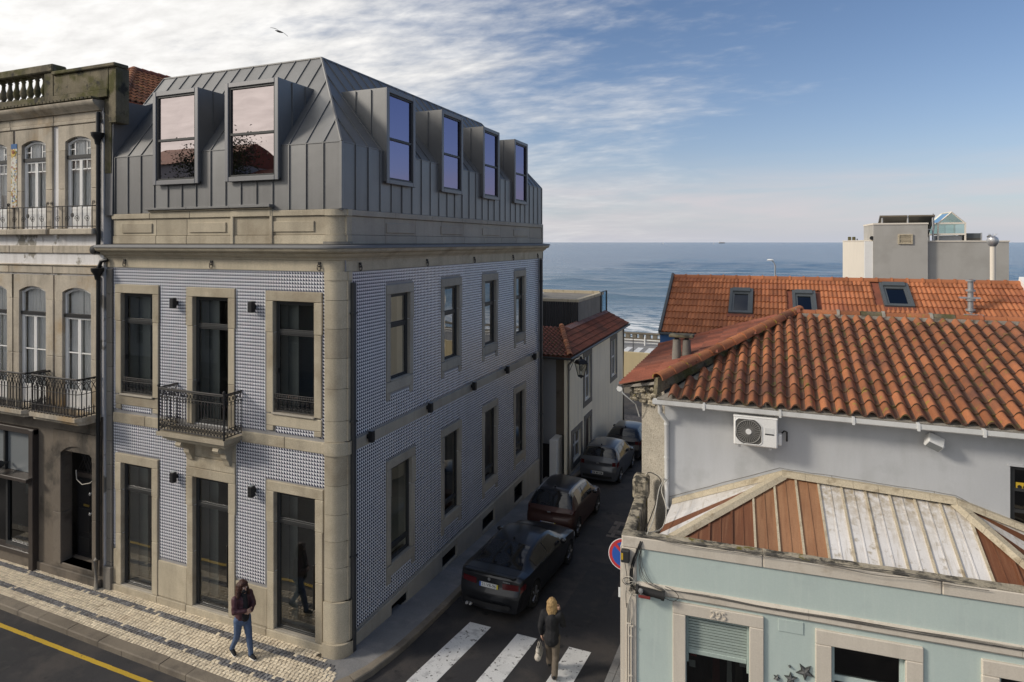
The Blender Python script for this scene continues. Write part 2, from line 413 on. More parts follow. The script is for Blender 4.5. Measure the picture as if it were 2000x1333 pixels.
    def mesh(s, name, mats, smooth=None, fix=True):
        me = bpy.data.meshes.new(name)
        me.from_pydata(s.v, [], s.f)
        for m in (mats if isinstance(mats, (list, tuple)) else [mats]):
            me.materials.append(M[m] if isinstance(m, str) else m)
        if any(s.m): me.polygons.foreach_set('material_index', s.m)
        if fix:
            bm = bmesh.new(); bm.from_mesh(me)
            bmesh.ops.recalc_face_normals(bm, faces=bm.faces)
            bm.to_mesh(me); bm.free()
        if smooth is not None:
            me.polygons.foreach_set('use_smooth', [True] * len(me.polygons))
            me.set_sharp_from_angle(angle=rad(smooth))
        me.update()
        return me
    def build(s, name, mats, parent=None, smooth=None, fix=True, **k):
        return put(name, s.mesh(name, mats, smooth, fix), parent, **k)
def put(name, me, parent=None, loc=None, rot=None, mtx=None, **k):
    o = bpy.data.objects.new(name, me)
    C.objects.link(o)
    if parent: o.parent = parent
    if loc is not None: o.location = loc
    if rot is not None: o.rotation_euler = rot
    if mtx is not None: o.matrix_local = mtx
    for a, b in k.items(): o[a] = b
    return o
def thing(name, label, cat, loc=(0, 0, 0), rz=0, group=None):
    o = bpy.data.objects.new(name, None)
    C.objects.link(o)
    o.empty_display_size = .2
    o.location = loc; o.rotation_euler = (0, 0, rz)
    o['label'] = label; o['category'] = cat
    if group: o['group'] = group
    return o
def tag(o, label, cat, group=None):
    o['label'] = label; o['category'] = cat
    if group: o['group'] = group
    return o
def pix(x, y, z):
    w = -x * SN + y * CS; r = x * CS + y * SN
    return (1000 + F * r / w, 473.5 - F * (z - EYE) / w)
def holed(g, u0, u1, z0, z1, holes, P, depth, mi=0, rmi=None):
    """wall of quads round rectangular holes, with reveals going in by depth; P(u, d, z) -> point"""
    us = sorted({u0, u1, *[h[0] for h in holes], *[h[1] for h in holes]})
    zs = sorted({z0, z1, *[h[2] for h in holes], *[h[3] for h in holes]})
    us = [u for u in us if u0 <= u <= u1]; zs = [z for z in zs if z0 <= z <= z1]
    for a, b in zip(us, us[1:]):
        for c, d in zip(zs, zs[1:]):
            mu, mz = (a + b) / 2, (c + d) / 2
            if any(h[0] < mu < h[1] and h[2] < mz < h[3] for h in holes): continue
            g.quad(P(a, 0, c), P(b, 0, c), P(b, 0, d), P(a, 0, d), mi=mi)
    rm = mi if rmi is None else rmi
    for a, b, c, d in holes:
        if isinstance(rmi, list): rm = rmi[holes.index((a, b, c, d))]
        for (p, q) in (((a, c), (b, c)), ((b, c), (b, d)), ((b, d), (a, d)), ((a, d), (a, c))):
            g.quad(P(p[0], 0, p[1]), P(q[0], 0, q[1]), P(q[0], depth, q[1]), P(p[0], depth, p[1]), mi=rm)
def text(txt, size, depth, mat_, name, parent, mtx):
    cu = bpy.data.curves.new(name, 'FONT')
    cu.body = txt; cu.size = size; cu.extrude = depth; cu.align_x = 'CENTER'; cu.align_y = 'CENTER'
    t = bpy.data.objects.new(name, cu)
    me = bpy.data.meshes.new_from_object(t)
    bpy.data.objects.remove(t); bpy.data.curves.remove(cu)
    me.materials.clear(); me.materials.append(M[mat_])
    return put(name, me, parent, mtx=mtx)
def road_z(y):
    return 0 if y < 11.5 else (-.064 * (y - 11.5) if y < 45 else -.064 * 33.5)
# ================================================================ GROUND, ROAD, SEA
def strip(g, xs, ys, zf, mi=0):
    n = len(xs)
    vs = [(x, y, zf(x, y)) for y in ys for x in xs]
    fs = [[j * n + i, j * n + i + 1, (j + 1) * n + i + 1, (j + 1) * n + i] for j in range(len(ys) - 1) for i in range(n - 1)]
    g.add(vs, fs, mi)
g = G()
strip(g, [-400, -120, -60, -30, -9, -2, 30, 80, 160, 500], [-300, -60, 0, 11.5, 20, 30, 45, 60, 74.8], lambda x, y: road_z(y) - .03)
g.quad((-400, 74.8, road_z(80) - .03), (500, 74.8, road_z(80) - .03), (500, 76, -4.8), (-400, 76, -4.8))
g.build('ground', 'earth', kind='structure', fix=False)
g = G(); ys = [-40, -10, 0, 4, 8, 10, 11.5] + [11.5 + i * 1.7 for i in range(1, 22)]
strip(g, [-70, -20.0, -9, -7, -5, -3, -1, 20, 60], ys, lambda x, y: road_z(y))
g.build('road', 'asphalt', kind='structure', fix=False)
# cobbled crossing table further down the lane
g = G()
for r in range(40):
    y = 35.6 + r * .11
    for k in range(40):
        x = -9.2 + k * .16 + (r % 2) * .08
        g.box(x, y, road_z(y) - .02, x + .145, y + .097, road_z(y) + .012 + RD.uniform(-.003, .004))
g.build('cobbles', 'cobble', kind='stuff', fix=False)
# seafront road at the foot of the lane
zs = road_z(60)
g = G(); g.box(-60, 54, zs - .02, 60, 72.6, zs + .006)
g.build('seafront_road', 'concrete', kind='structure')
g = G()
for k in range(6):
    g.box(-16.4 + k * 1.15, 64.5, zs + .006, -15.8 + k * 1.15, 68.0, zs + .011)
g.build('seafront_crossing', 'mark_white', kind='structure')
g = G(); g.box(-60, 61.6, zs + .006, 60, 61.9, zs + .011); g.build('road_line', 'mark_white', kind='structure')
# yellow no-parking line, zebra bars
g = G()
for i in range(24):
    x = -22 + i * .55; y = 9.40 - .012 * (x + 17)
    g.box(x, y - .05, .0, x + .55, y + .05, .004)
g.build('yellow_line', 'mark_yellow', kind='structure', fix=False)
zeb = [(-7.02, -6.80, -6.24, 0), (-5.72, -5.55, -5.05, 1), (-4.40, -4.26, -3.74, 2)]
for xa, xb, xc, k in zeb:
    wdt = xc - xb; g = G(); n = 14
    for i in range(n):
        t0, t1 = i / n, (i + 1) / n
        y0, y1 = 9.6 + 4.4 * t0, 9.6 + 4.4 * t1
        sl = (xb - xa) / 2.7
        j = lambda: RD.uniform(-.012, .012)
        xl0, xl1 = xb + sl * (y0 - 14), xb + sl * (y1 - 14)
        g.slab([(xl0, y0, road_z(y0)), (xl0 + wdt, y0, road_z(y0)), (xl1 + wdt, y1, road_z(y1)), (xl1, y1, road_z(y1))], (0, 0, 1), .005)
    g.build('zebra_bar', 'mark_white', kind='structure', fix=False)
# ---- pavements
yo = lambda x: 9.81 - .023 * (x + 17.84)
curve = [(-26, yo(-26)), (-12, yo(-12)), (-10.2, 9.63), (-9.5, 9.66), (-8.95, 9.80), (-8.5, 10.05), (-8.15, 10.42), (-7.92, 10.85), (-7.76, 11.30), (-7.68, 11.8), (-7.63, 12.4), (-7.60, 13.4), (-7.58, 20), (-7.56, 36.5)]
def resample(pts, d):
    out = []
    for (a, b) in zip(pts, pts[1:]):
        n = max(1, int(math.dist(a, b) / d))
        out += [(a[0] + (b[0] - a[0]) * i / n, a[1] + (b[1] - a[1]) * i / n) for i in range(n)]
    return out + [pts[-1]]
kp = resample(curve, .10)
def nrm(i):
    a, b = kp[max(0, i - 2)], kp[min(len(kp) - 1, i + 2)]
    d = math.dist(a, b)
    return (-(b[1] - a[1]) / d, (b[0] - a[0]) / d)
def kw(x, y): return .27 - .11 * min(1, max(0, (y - 10.0) / 2.2))
pav = G()
inner = []
for i, p in enumerate(kp):
    n = nrm(i); w = kw(*p)
    inner.append((p[0] + n[0] * w, p[1] + n[1] * w))
# base slab under the setts: front part flat, side part sloping
fr = [i for i, p in enumerate(kp) if p[1] < 11.4]
pav.prism([inner[i] for i in fr] + [(-8.45, 11.42), (-26, 11.42)], 'z', -.05, .112)
pavement = pav.build('pavement', 'joint', kind='structure')
g = G()
sd_i = [i for i, p in enumerate(kp) if p[1] >= 11.35][::3]
for a, b in zip(sd_i, sd_i[1:]):
    xw = -8.75
    A, B = inner[a], inner[b]
    g.add([(xw, A[1], road_z(A[1]) + .126), (A[0], A[1], road_z(A[1]) + .126), (B[0], B[1], road_z(B[1]) + .126), (xw, B[1], road_z(B[1]) + .126)], [(0, 1, 2, 3)])
g.quad((-9.0, 10.9, .1205), (-8.25, 10.6, .1205), inner[sd_i[0]] + (.1205,), inner[sd_i[1]] + (.1195,), (-8.75, 11.9, .1195), (-9.0, 11.3, .1205))
g.build('side_pavement', 'concrete', kind='structure', fix=False)
# kerb stones, each its own piece
i = 0; kerb_i = 0
while i < len(kp) - 2:
    L_ = RD.choice([8, 10, 11, 12, 13]) if kp[i][1] < 14 else 14
    j = min(len(kp) - 1, i + L_)
    g = G(); pr = []
    top = lambda q: road_z(q[1]) + .134 if q[1] > 11.5 else .134
    ov, iv = [kp[k] for k in range(i, j + 1)], [inner[k] for k in range(i, j + 1)]
    # shrink ends for the joint
    def lerp(a, b, t): return (a[0] + (b[0] - a[0]) * t, a[1] + (b[1] - a[1]) * t)
    ov[-1] = lerp(ov[-2], ov[-1], .86); iv[-1] = lerp(iv[-2], iv[-1], .86)
    dzr = RD.uniform(-.006, .006)
    n = len(ov)
    vs = []
    for o_, i_ in zip(ov, iv):
        t = top(o_) + dzr; ch = lerp(o_, i_, .1)
        vs += [(o_[0], o_[1], t - .24), (o_[0], o_[1], t - .018), (ch[0], ch[1], t), (i_[0], i_[1], t), (i_[0], i_[1], t - .24)]
    fs = [[a * 5 + k, a * 5 + (k + 1) % 5, (a + 1) * 5 + (k + 1) % 5, (a + 1) * 5 + k] for a in range(n - 1) for k in range(5)]
    fs += [[0, 1, 2, 3, 4], [(n - 1) * 5 + k for k in (4, 3, 2, 1, 0)]]
    g.add(vs, fs)
    g.build('kerb_stone', 'kerb', pavement)
    i = j
# calcada setts
def sett_mesh(k):
    g = G(); r = random.Random(k)
    a, b = .0435, .0415
    j = lambda: r.uniform(-.006, .006)
    lo = [(-a, -b), (a, -b), (a, b), (-a, b)]
    hi = [(x * .80 + j(), y * .80 + j()) for x, y in lo]
    lo = [(x + j() * .6, y + j() * .6) for x, y in lo]
    vs = [(x, y, -.02) for x, y in lo] + [(x, y, .008) for x, y in lo] + [(x, y, .019 + j() * .3) for x, y in hi]
    fs = [[q * 4 + i, q * 4 + (i + 1) % 4, (q + 1) * 4 + (i + 1) % 4, (q + 1) * 4 + i] for q in (0, 1) for i in range(4)] + [[8, 9, 10, 11]]
    g.add(vs, fs)
    return g
sm = [sett_mesh(k) for k in range(5)]
sme = {c: [s_.mesh('paving_stone', c, fix=False) for s_ in sm] for c in ('paver', 'paver_dark')}
slots = []
rows = 16
for r in range(rows):
    t = (r + .5) / rows
    x = -21.5 + RD.random() * .1
    while x < -8.05:
        ya = yo(x) + .27 if x < -10.2 else 9.63 + .27
        y = ya + (11.375 - ya) * t
        xx = x; x += .0985
        if xx > -9.2:
            # inside the rounded corner?
            yc = None
            for a, b in zip(inner, inner[1:]):
                if a[0] <= xx < b[0] and a[1] < 11.5: yc = a[1]
            if yc is None or y < yc + .05: continue
        if xx > -8.28 - (y - 10.6) * .5 and y > 10.25: continue
        if y > 11.34 - (.0 if xx < -9.1 else .1): continue
        if xx > -9.2 and y > 11.05 + (-8.6 - xx) * .3: continue
        slots.append((xx + RD.uniform(-.004, .004), y + RD.uniform(-.004, .004), r))
slots.sort(key=lambda s_: s_[0] ** 2 + s_[1] ** 2)
stf = {'paver': G(), 'paver_dark': G()}
for k, (x, y, r) in enumerate(slots):
    c = 'paver_dark' if r in (3, 4) or (r in (11, 12) and x < -8.5) else 'paver'
    if c == 'paver_dark' and RD.random() < .06: c = 'paver'
    a = RD.uniform(-.09, .09) + (.0 if c == 'paver' else RD.uniform(-.3, .3)); v = RD.randrange(5)
    z = .113 + RD.uniform(-.003, .003)
    if k < 300:
        put('paving_stone', sme[c][v], pavement, (x, y, z), (0, 0, a))
    else:
        s0 = len(stf[c].v)
        stf[c].add(sm[v].v, sm[v].f).xf(Matrix.Translation((x, y, z)) @ Matrix.Rotation(a, 4, 'Z'), s0)
for c in stf: stf[c].build('paving_stone_field', c, pavement, fix=False, kind='stuff')
# right-hand pavement along the corner shop
g = G()
for a in range(14):
    y0, y1 = 8.0 + a * .75, 8.75 + a * .75 - .012
    for x0, x1 in ((-3.0, -2.5), (-2.488, -1.6)):
        z0, z1 = road_z(y0) + .128, road_z(y1) + .128
        g.slab([(x0, y0, z0 - .06), (x1, y0, z0 - .06), (x1, y1, z1 - .06), (x0, y1, z1 - .06)], (0, 0, 1), .06)
    for b in (0,):
        z0, z1 = road_z(y0) + .13, road_z(y1) + .13
        g.slab([(-3.16, y0, z0 - .2), (-3.01, y0, z0 - .2), (-3.01, y1, z1 - .2), (-3.16, y1, z1 - .2)], (0, 0, 1), .2)
g.build('corner_pavement', 'concrete', kind='structure', fix=False)
for k, (x0, y0, x1, y1) in enumerate(((-4.9, 15.2, -3.9, 18.6), (-5.6, 10.2, -4.9, 11.4), (-12.8, 7.6, -10.2, 8.5), (-17.5, 8.2, -15.2, 9.0))):
    g = G(); ys_ = [y0 + (y1 - y0) * q / 6 for q in range(7)]
    strip(g, [x0, x1], ys_, lambda x, y: road_z(y) + .003); g.build('road_patch', 'asphalt_patch', kind='structure', fix=False)
# patched trench in the lane
g = G(); y0, y1 = 20.6, 22.3
for a in range(9):
    for b in range(14):
        x = -5.0 + b * .13; y = y0 + a * .16
        if RD.random() < .15: continue
        g.box(x, y, road_z(y) - .02, x + .118, y + .145, road_z(y) + .004)
g.build('sett_patch', 'cobble', kind='stuff', fix=False)
# ---- sea
sm_ = bpy.data.materials.new('sea_water'); sm_.use_nodes = True; M['sea'] = sm_
N, L = sm_.node_tree.nodes, sm_.node_tree.links
b = N['Principled BSDF']; b.inputs['Roughness'].default_value = .16; b.inputs['IOR'].default_value = 1.33
ge = N.new('ShaderNodeNewGeometry'); se = N.new('ShaderNodeSeparateXYZ'); L.new(ge.outputs['Position'], se.inputs[0])
def sn(sc, scale, det=4, ro=.6):
    m_ = N.new('ShaderNodeMapping'); m_.inputs['Scale'].default_value = scale; L.new(ge.outputs['Position'], m_.inputs[0])
    n_ = N.new('ShaderNodeTexNoise'); n_.inputs['Scale'].default_value = sc; n_.inputs['Detail'].default_value = det; n_.inputs['Roughness'].default_value = ro
    L.new(m_.outputs[0], n_.inputs['Vector']); return n_.outputs[0]
def rng(x, a, bb, lo=0., hi=1., st='LINEAR'):
    n_ = N.new('ShaderNodeMapRange'); n_.interpolation_type = st; L.new(x, n_.inputs[0])
    for i_, q in enumerate((a, bb, lo, hi)): n_.inputs[i_ + 1].default_value = q
    return n_.outputs[0]
def mth(op, a, bb):
    n_ = N.new('ShaderNodeMath'); n_.operation = op
    for i_, x in enumerate((a, bb)):
        if isinstance(x, (int, float)): n_.inputs[i_].default_value = x
        else: L.new(x, n_.inputs[i_])
    return n_.outputs[0]
def mixc(f, a, bb):
    n_ = N.new('ShaderNodeMix'); n_.data_type = 'RGBA'
    for i_, x in ((0, f), (6, a), (7, bb)):
        if isinstance(x, tuple): n_.inputs[i_].default_value = (*x, 1)
        elif isinstance(x, (int, float)): n_.inputs[i_].default_value = x
        else: L.new(x, n_.inputs[i_])
    return n_.outputs[2]
deep = mixc(rng(se.outputs[1], 110, 500), (.12, .18, .21), (.045, .105, .19))
deep = mixc(rng(sn(.012, (.45, 1, 1)), .35, .65), deep, (.085, .165, .25))
fo = mth('MULTIPLY', rng(sn(.9, (.25, 1, 1), 8, .7), .44, .56), rng(se.outputs[1], 165, 118, 0, 1, 'SMOOTHSTEP'))
fo2 = mth('MULTIPLY', rng(sn(.10, (.16, 1, 1), 8, .72), .56, .66), rng(mth('ABSOLUTE', mth('SUBTRACT', se.outputs[1], 360), 0), 70, 10))
fo3 = mth('MULTIPLY', rng(sn(.16, (.3, 1, 1), 8, .75), .655, .70), rng(se.outputs[1], 420, 200))
foam = mth('MAXIMUM', mth('MAXIMUM', fo, mth('MULTIPLY', fo2, .8)), mth('MULTIPLY', fo3, .55))
L.new(mixc(foam, deep, (.72, .74, .75)), b.inputs['Base Color'])
L.new(rng(foam, 0, 1, .16, .8), b.inputs['Roughness'])
bu = N.new('ShaderNodeBump'); bu.inputs['Strength'].default_value = 1.0; bu.inputs['Distance'].default_value = 1.3
L.new(mth('ADD', mth('MULTIPLY', sn(.35, (.4, 1, 1), 6, .65), .7), mth('MULTIPLY', sn(.05, (.35, 1, 1), 5), 2.6)), bu.inputs['Height'])
L.new(bu.outputs[0], b.inputs['Normal'])
ZSEA = -7.0
g = G()
strip(g, [-40000, -3000, -400, 500, 3000, 40000], [700, 3000, 12000, 50000], lambda x, y: ZSEA)
g.quad((-3000, 80, ZSEA - .3), (-130, 80, ZSEA - .3), (-130, 700, ZSEA), (-3000, 700, ZSEA))
g.quad((190, 80, ZSEA - .3), (3000, 80, ZSEA - .3), (3000, 700, ZSEA), (190, 700, ZSEA))
xs = [-130 + i * 4 for i in range(81)]; ysw = []; y = 80
while y < 700: ysw.append(y); y += .9 + (y - 80) * .012
ysw.append(700)
def swell(x, y):
    k = max(0, min(1, (700 - y) / 200)) * max(0, min(1, (130 - abs(x - 30)) / 30 + .35))
    ph = y * .20 + 2.2 * noise.noise((x * .012, y * .01, 0)) + 1.2 * noise.noise((x * .04, y * .03, 3))
    return ZSEA + k * (.55 * (1 - abs(math.sin(ph * .5))) ** 1.5 * (1.2 + noise.noise((x * .03, y * .03, 7))) + .35 * noise.noise((x * .09, y * .22, 5)))
strip(g, xs, ysw, swell)
g.build('sea', 'sea', kind='structure', fix=False, smooth=60)
# shore rocks below the promenade wall
g = G()
for k in range(260):
    x = RD.uniform(-60, 40); y = RD.uniform(77, 104); r_ = RD.uniform(.5, 1.6)
    s0 = len(g.v)
    g.lathe([(r_ * .8, -.6), (r_, -.1), (r_ * .7, .35), (r_ * .25, .55)], 7, (0, 0, 0))
    g.v[s0:] = [(a * RD.uniform(.8, 1.3) + x, b_ * RD.uniform(.7, 1.1) + y, c_ * RD.uniform(.6, 1.4) + ZSEA + .2 - (y - 90) * .03) for a, b_, c_ in g.v[s0:]]
g.build('shore_rocks', 'rock', kind='stuff')
# ================================================================ MAIN CORNER BUILDING
YF, XS = 11.37, -8.64
main = thing('corner_building', 'blue and white tiled corner building with a grey zinc mansard roof and granite trim', 'building', (XS, YF, 0))
LM = (-XS, -YF, 0)
def mp_(g, name, mats, **k):      # part of the main building, modelled in world coordinates
    return g.build(name, mats, main, **{'loc': LM, **k})
FO = [(-15.56, -14.42, 5.28, 7.88), (-13.03, -11.90, 4.78, 7.87), (-10.52, -9.37, 5.30, 7.85),
      (-15.56, -14.45, .30, 3.48), (-13.03, -11.89, .30, 3.47), (-10.50, -9.34, .31, 3.48)]
SU = [(13.28, 14.19), (16.07, 17.0), (18.86, 19.79), (21.64, 22.48)]
SG = [(13.30, 14.27), (16.07, 17.0), (18.86, 19.79), (21.60, 22.48)]
SO = [(a, b_, 5.77, 7.91) for a, b_ in SU] + [(a, b_, 1.25, 3.60) for a, b_ in SG]
VE = [(13.29, 14.04, -.02, .22), (15.9, 16.8, -.12, .20), (18.63, 19.59, -.22, .17), (21.4, 22.3, -.40, .20)]
FP = lambda u, d, z: (u, YF + .015 + d, z)
SP = lambda u, d, z: (XS - .015 - d, u, z)
g = G()
big = lambda L_: [(a - .012, b_ + .012, c - .012, d + .012) for a, b_, c, d in L_]
holed(g, -16.12, -9.02, -.2, 8.95, big(FO), FP, .46, 0, 1)
holed(g, 11.5, 24.5, -1.4, 8.95, big(SO) + VE, SP, .38, 0, [1] * 8 + [2] * 4)
g.quad((-16.12, 24.5, -1.4), (XS - .02, 24.5, -1.4), (XS - .02, 24.5, 9.9), (-16.12, 24.5, 9.9))
g.quad((-16.12, YF + .1, -.2), (-16.12, 24.5, -.2), (-16.12, 24.5, 9.9), (-16.12, YF + .1, 9.9))
mp_(g, 'wall', ['grout', 'white_paint', 'black'], fix=False)
g = G()
for z in (.27, 4.66): g.box(-16.0, YF + .48, z - .1, XS - .4, 24.3, z, mi=1)
for z in (4.30, 8.30): g.box(-16.0, YF + .48, z, XS - .4, 24.3, z + .1)
for x0, y0, x1, y1 in ((-16, 15.2, -12, 15.3), (-12.3, 15.2, -12.2, 24), (-12.3, 18.0, -9.05, 18.1), (-12.3, 20.7, -9.05, 20.8), (-12.3, 15.2, -9.05, 15.3),
                       (-13.9, 11.8, -13.8, 14.2), (-11.2, 12.6, -11.1, 15.2)):
    g.box(x0, y0, .2, x1, y1, 8.3)
g.box(-12.2, 24.1, -1, -9.05, 24.2, 8.3)
for a, b_, c, d in VE: g.quad((XS - .42, a - .2, c - .2), (XS - .42, b_ + .2, c - .2), (XS - .42, b_ + .2, d + .2), (XS - .42, a - .2, d + .2))
mp_(g, 'interior', ['room', 'room_floor'])
for a, b_, c, d in VE:
    for k in range(4):
        g = G(); g.box(XS - .20, a, c + (d - c) * k / 4, XS - .18, b_, c + (d - c) * (k + .55) / 4); mp_(g, 'vent_bar', 'black')
# ---- azulejo tiles
TS = .155
def tile_mesh(axis):
    g = G(); h = TS / 2 - .0006; t = .012; q = 2 * h / 2
    P = (lambda u, d, z: (u, -d, z)) if axis == 'f' else (lambda u, d, z: (d, u, z))
    for i in (0, 1):
        for j in (0, 1):
            u0, z0 = -h + i * q, -h + j * q; u1, z1 = u0 + q, z0 + q
            e = .004
            A_, B_, C_ = (u0 + .015 * q, z0 + .025 * q), (u0 + .985 * q, z0 + .025 * q), (u0 + .015 * q, z0 + .985 * q)
            p8 = [(u0, z0), (u1, z0), (u1, z1), (u0, z1), A_, B_, C_]
            g.add([P(x_, t, z_) for x_, z_ in p8], [(4, 5, 6), (0, 1, 5, 4), (0, 4, 6, 3), (1, 2, 3, 6, 5)], [1, 0, 0, 0])
    for a, b_ in (((-h, -h), (h, -h)), ((h, -h), (h, h)), ((h, h), (-h, h)), ((-h, h), (-h, -h))):
        g.quad(P(a[0], t, a[1]), P(b_[0], t, b_[1]), P(b_[0], 0, b_[1]), P(a[0], 0, a[1]))
    return g
tg = {'f': tile_mesh('f'), 's': tile_mesh('s')}
tme = {k: v.mesh('tile', ['tile_white', 'tile_navy'], fix=False) for k, v in tg.items()}
bandz = (4.50, 4.76)
def blocked(u, z, rects):
    return any(a < u < b_ and c < z < d for a, b_, c, d in rects)
fb = []
for i, (a, b_, c, d) in enumerate(FO):
    if i < 3:
        lo = 4.98 if i != 1 else 4.6
        fb.append((a - .2, b_ + .2, lo, d + .25))
        if i != 1: fb += [(a - .2, a + .02, 4.88, d), (b_ - .02, b_ + .2, 4.88, d)]
    else: fb.append((a - .21, b_ + .2, -1, d + .24))
fb += [(-13.28, -11.64, 3.4, 4.6)]
sb = []
for a, b_, c, d in SO:
    sb += [(a - .165, b_ + .165, c - .28, d + .24), (a - .165, a, c - .46, d), (b_, b_ + .165, c - .46, d)]
tiles = []
nu = int((15.88 - 9.07) / TS)
for i in range(nu + 1):
    u = -9.08 - TS / 2 - i * TS
    if u < -15.86: continue
    for j in range(60):
        z = 8.55 - TS / 2 - j * TS
        if z < 1.2 + TS / 2 - (.28 if u > -9.3 else 0): break
        if bandz[0] < z < bandz[1] or blocked(u, z, fb): continue
        tiles.append(('f', (u, YF + .012, z)))
for i in range(90):
    u = 11.535 + TS / 2 + i * TS
    if u > 24.1: break
    for j in range(60):
        z = 8.52 - TS / 2 - j * TS
        if z < .42 + TS / 2: break
        if bandz[0] < z < bandz[1] or blocked(u, z, sb): continue
        tiles.append(('s', (XS - .012, u, z)))
def tsize(t):
    x, y, z = t[1]; w = -x * SN + y * CS
    d = math.sqrt(x * x + y * y + (z - EYE) ** 2)
    fc = abs(y) / d if t[0] == 'f' else abs(x) / d
    return -fc / d / d
tiles.sort(key=tsize)
tf = G()
for k, (a, p) in enumerate(tiles):
    if k < 300: put('tile', tme[a], main, Vector(p) + Vector(LM))
    else:
        tf.add([(q[0] + p[0], q[1] + p[1], q[2] + p[2]) for q in tg[a].v], tg[a].f, tg[a].m)
mp_(tf, 'tile_field', ['tile_white', 'tile_navy'], fix=False, kind='stuff')
# ---- granite frames round the openings
J = .006
def stone(g, a, b_, c, d, o0, o1, axis, ch=.012):
    if axis == 'f': g.box(a + J / 2, YF - o1, c + J / 2, b_ - J / 2, YF - o0, d - J / 2, c=ch)
    else: g.box(XS + o0, a + J / 2, c + J / 2, XS + o1, b_ - J / 2, d - J / 2, c=ch)
def st(name, a, b_, c, d, o1=.035, axis='f', m='granite', o0=-.13, ch=.012):
    g = G(); stone(g, a, b_, c, d, o0, o1, axis, ch); return mp_(g, name, m)
for i, (a, b_, c, d) in enumerate(FO):
    gr = i >= 3
    st('lintel', a - .23, b_ + .23, d, d + .235, .04)
    for sgn in (-1, 1):
        x0, x1 = (a - .21, a) if sgn < 0 else (b_, b_ + .21)
        xe0, xe1 = (a - .235, a) if sgn < 0 else (b_, b_ + .235)
        st('jamb_stone', xe0, xe1, d - .72, d, .042)
        if gr:
            st('jamb_stone', x0, x1, d - 1.85, d - .72); st('jamb_stone', x0, x1, .3, d - 1.85)
        elif i == 1:
            st('jamb_stone', x0, x1, d - 2.05, d - .72); st('jamb_stone', x0, x1, 4.76, d - 2.05)
        else:
            st('jamb_stone', x0, x1, c - .02, d - .72)
            st('apron_foot', x0, x1, 4.87, 4.99)
    if gr:
        st('door_sill', a - .05, b_ + .05, .24, c + .02, .03, m='granite_pale', o0=-.3)
    elif i != 1:
        st('apron_stone', a - .21, b_ + .21, 4.99, c - .045)
        st('window_sill', a - .04, b_ + .04, c - .045, c + .005, .075, o0=-.3, m='granite_pale')
for i, (a, b_, c, d) in enumerate(SO):
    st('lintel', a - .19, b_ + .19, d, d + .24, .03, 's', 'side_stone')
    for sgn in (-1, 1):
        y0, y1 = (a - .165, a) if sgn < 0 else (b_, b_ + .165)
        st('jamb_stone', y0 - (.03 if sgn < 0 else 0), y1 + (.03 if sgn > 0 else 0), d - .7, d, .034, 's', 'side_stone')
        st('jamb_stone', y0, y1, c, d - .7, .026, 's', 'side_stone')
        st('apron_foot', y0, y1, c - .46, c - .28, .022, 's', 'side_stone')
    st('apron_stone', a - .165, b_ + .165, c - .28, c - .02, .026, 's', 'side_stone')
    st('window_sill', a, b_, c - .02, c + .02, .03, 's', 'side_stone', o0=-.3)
# bands, plinths
for x0, x1 in ((-15.88, -14.7), (-14.7, -13.62), (-11.48, -10.2), (-10.2, -9.07)):
    st('band_stone', x0, x1, bandz[0], bandz[1], .028)
y = 11.68
for k in range(9):
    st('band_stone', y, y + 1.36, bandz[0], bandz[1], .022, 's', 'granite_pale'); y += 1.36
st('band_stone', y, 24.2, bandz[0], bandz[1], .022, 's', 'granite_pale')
for x0, x1 in ((-15.88, -15.77), (-14.24, -13.24), (-11.68, -10.71), (-9.13, -9.07)):
    st('plinth_panel', x0, x1, .305, 1.2, .018)
for x0, x1 in ((-16.12, -14.24), (-14.24, -13.24), (-13.24, -11.68), (-11.68, -10.71), (-10.71, -9.07)):
    st('plinth_stone', x0, x1, .0, .30, .06)
# side plinth: tall rendered base broken by cellar vents
ys = [11.62, 13.29, 14.04, 15.9, 16.8, 18.63, 19.59, 21.4, 22.3, 24.5]
for k, (a, b_) in enumerate(zip(ys, ys[1:])):
    if k % 2 == 0: st('plinth_stone', a, b_, -1.4, .40, .045, 's', 'granite_pale')
    else:
        v = VE[k // 2]
        st('plinth_stone', a, b_, v[3], .40, .045, 's', 'granite_pale'); st('plinth_stone', a, b_, -1.4, v[2], .045, 's', 'granite_pale')
# surround over the middle door up to the balcony
st('frieze_stone', -13.24, -11.66, 3.71, 3.98, .045)
st('frieze_stone', -13.24, -11.66, 3.98, 4.44, .03)
g = G(); g.box(-12.72, YF - .052, 4.06, -12.1, YF - .02, 4.36, c=.01); mp_(g, 'raised_panel', 'granite')
# ---- rounded corner pilaster
def corner_poly(o, r=.36):
    x1, y0 = XS + o, YF - o
    pts = [(-9.06, y0)]
    for k in range(9):
        t = rad(-90 + 90 * k / 8)
        pts.append((x1 - r + r * math.cos(t), y0 + r + r * math.sin(t)))
    pts += [(x1, 11.53), (XS - .25, 11.53), (XS - .25, YF + .25), (-9.06, YF + .25)]
    return pts
pj = [8.55, 7.92, 7.29, 6.64, 5.97, 5.26, 4.80, 4.50, 3.84, 3.20, 2.61, 2.03, 1.30]
for k, (t_, b_) in enumerate(zip(pj, pj[1:])):
    g = G(); g.prism(corner_poly(.055 if k != 6 else .085), 'z', b_ + .004, t_ - .004); mp_(g, 'pilaster_block', 'granite', smooth=30)
g = G(); g.prism(corner_poly(.07), 'z', 8.36, 8.55); mp_(g, 'pilaster_cap', 'granite', smooth=30)
g = G(); g.prism(corner_poly(.10), 'z', .42, 1.296); mp_(g, 'pilaster_base', 'granite', smooth=30)
g = G(); g.prism(corner_poly(.15), 'z', -.1, .416); mp_(g, 'pilaster_base', 'granite', smooth=30)
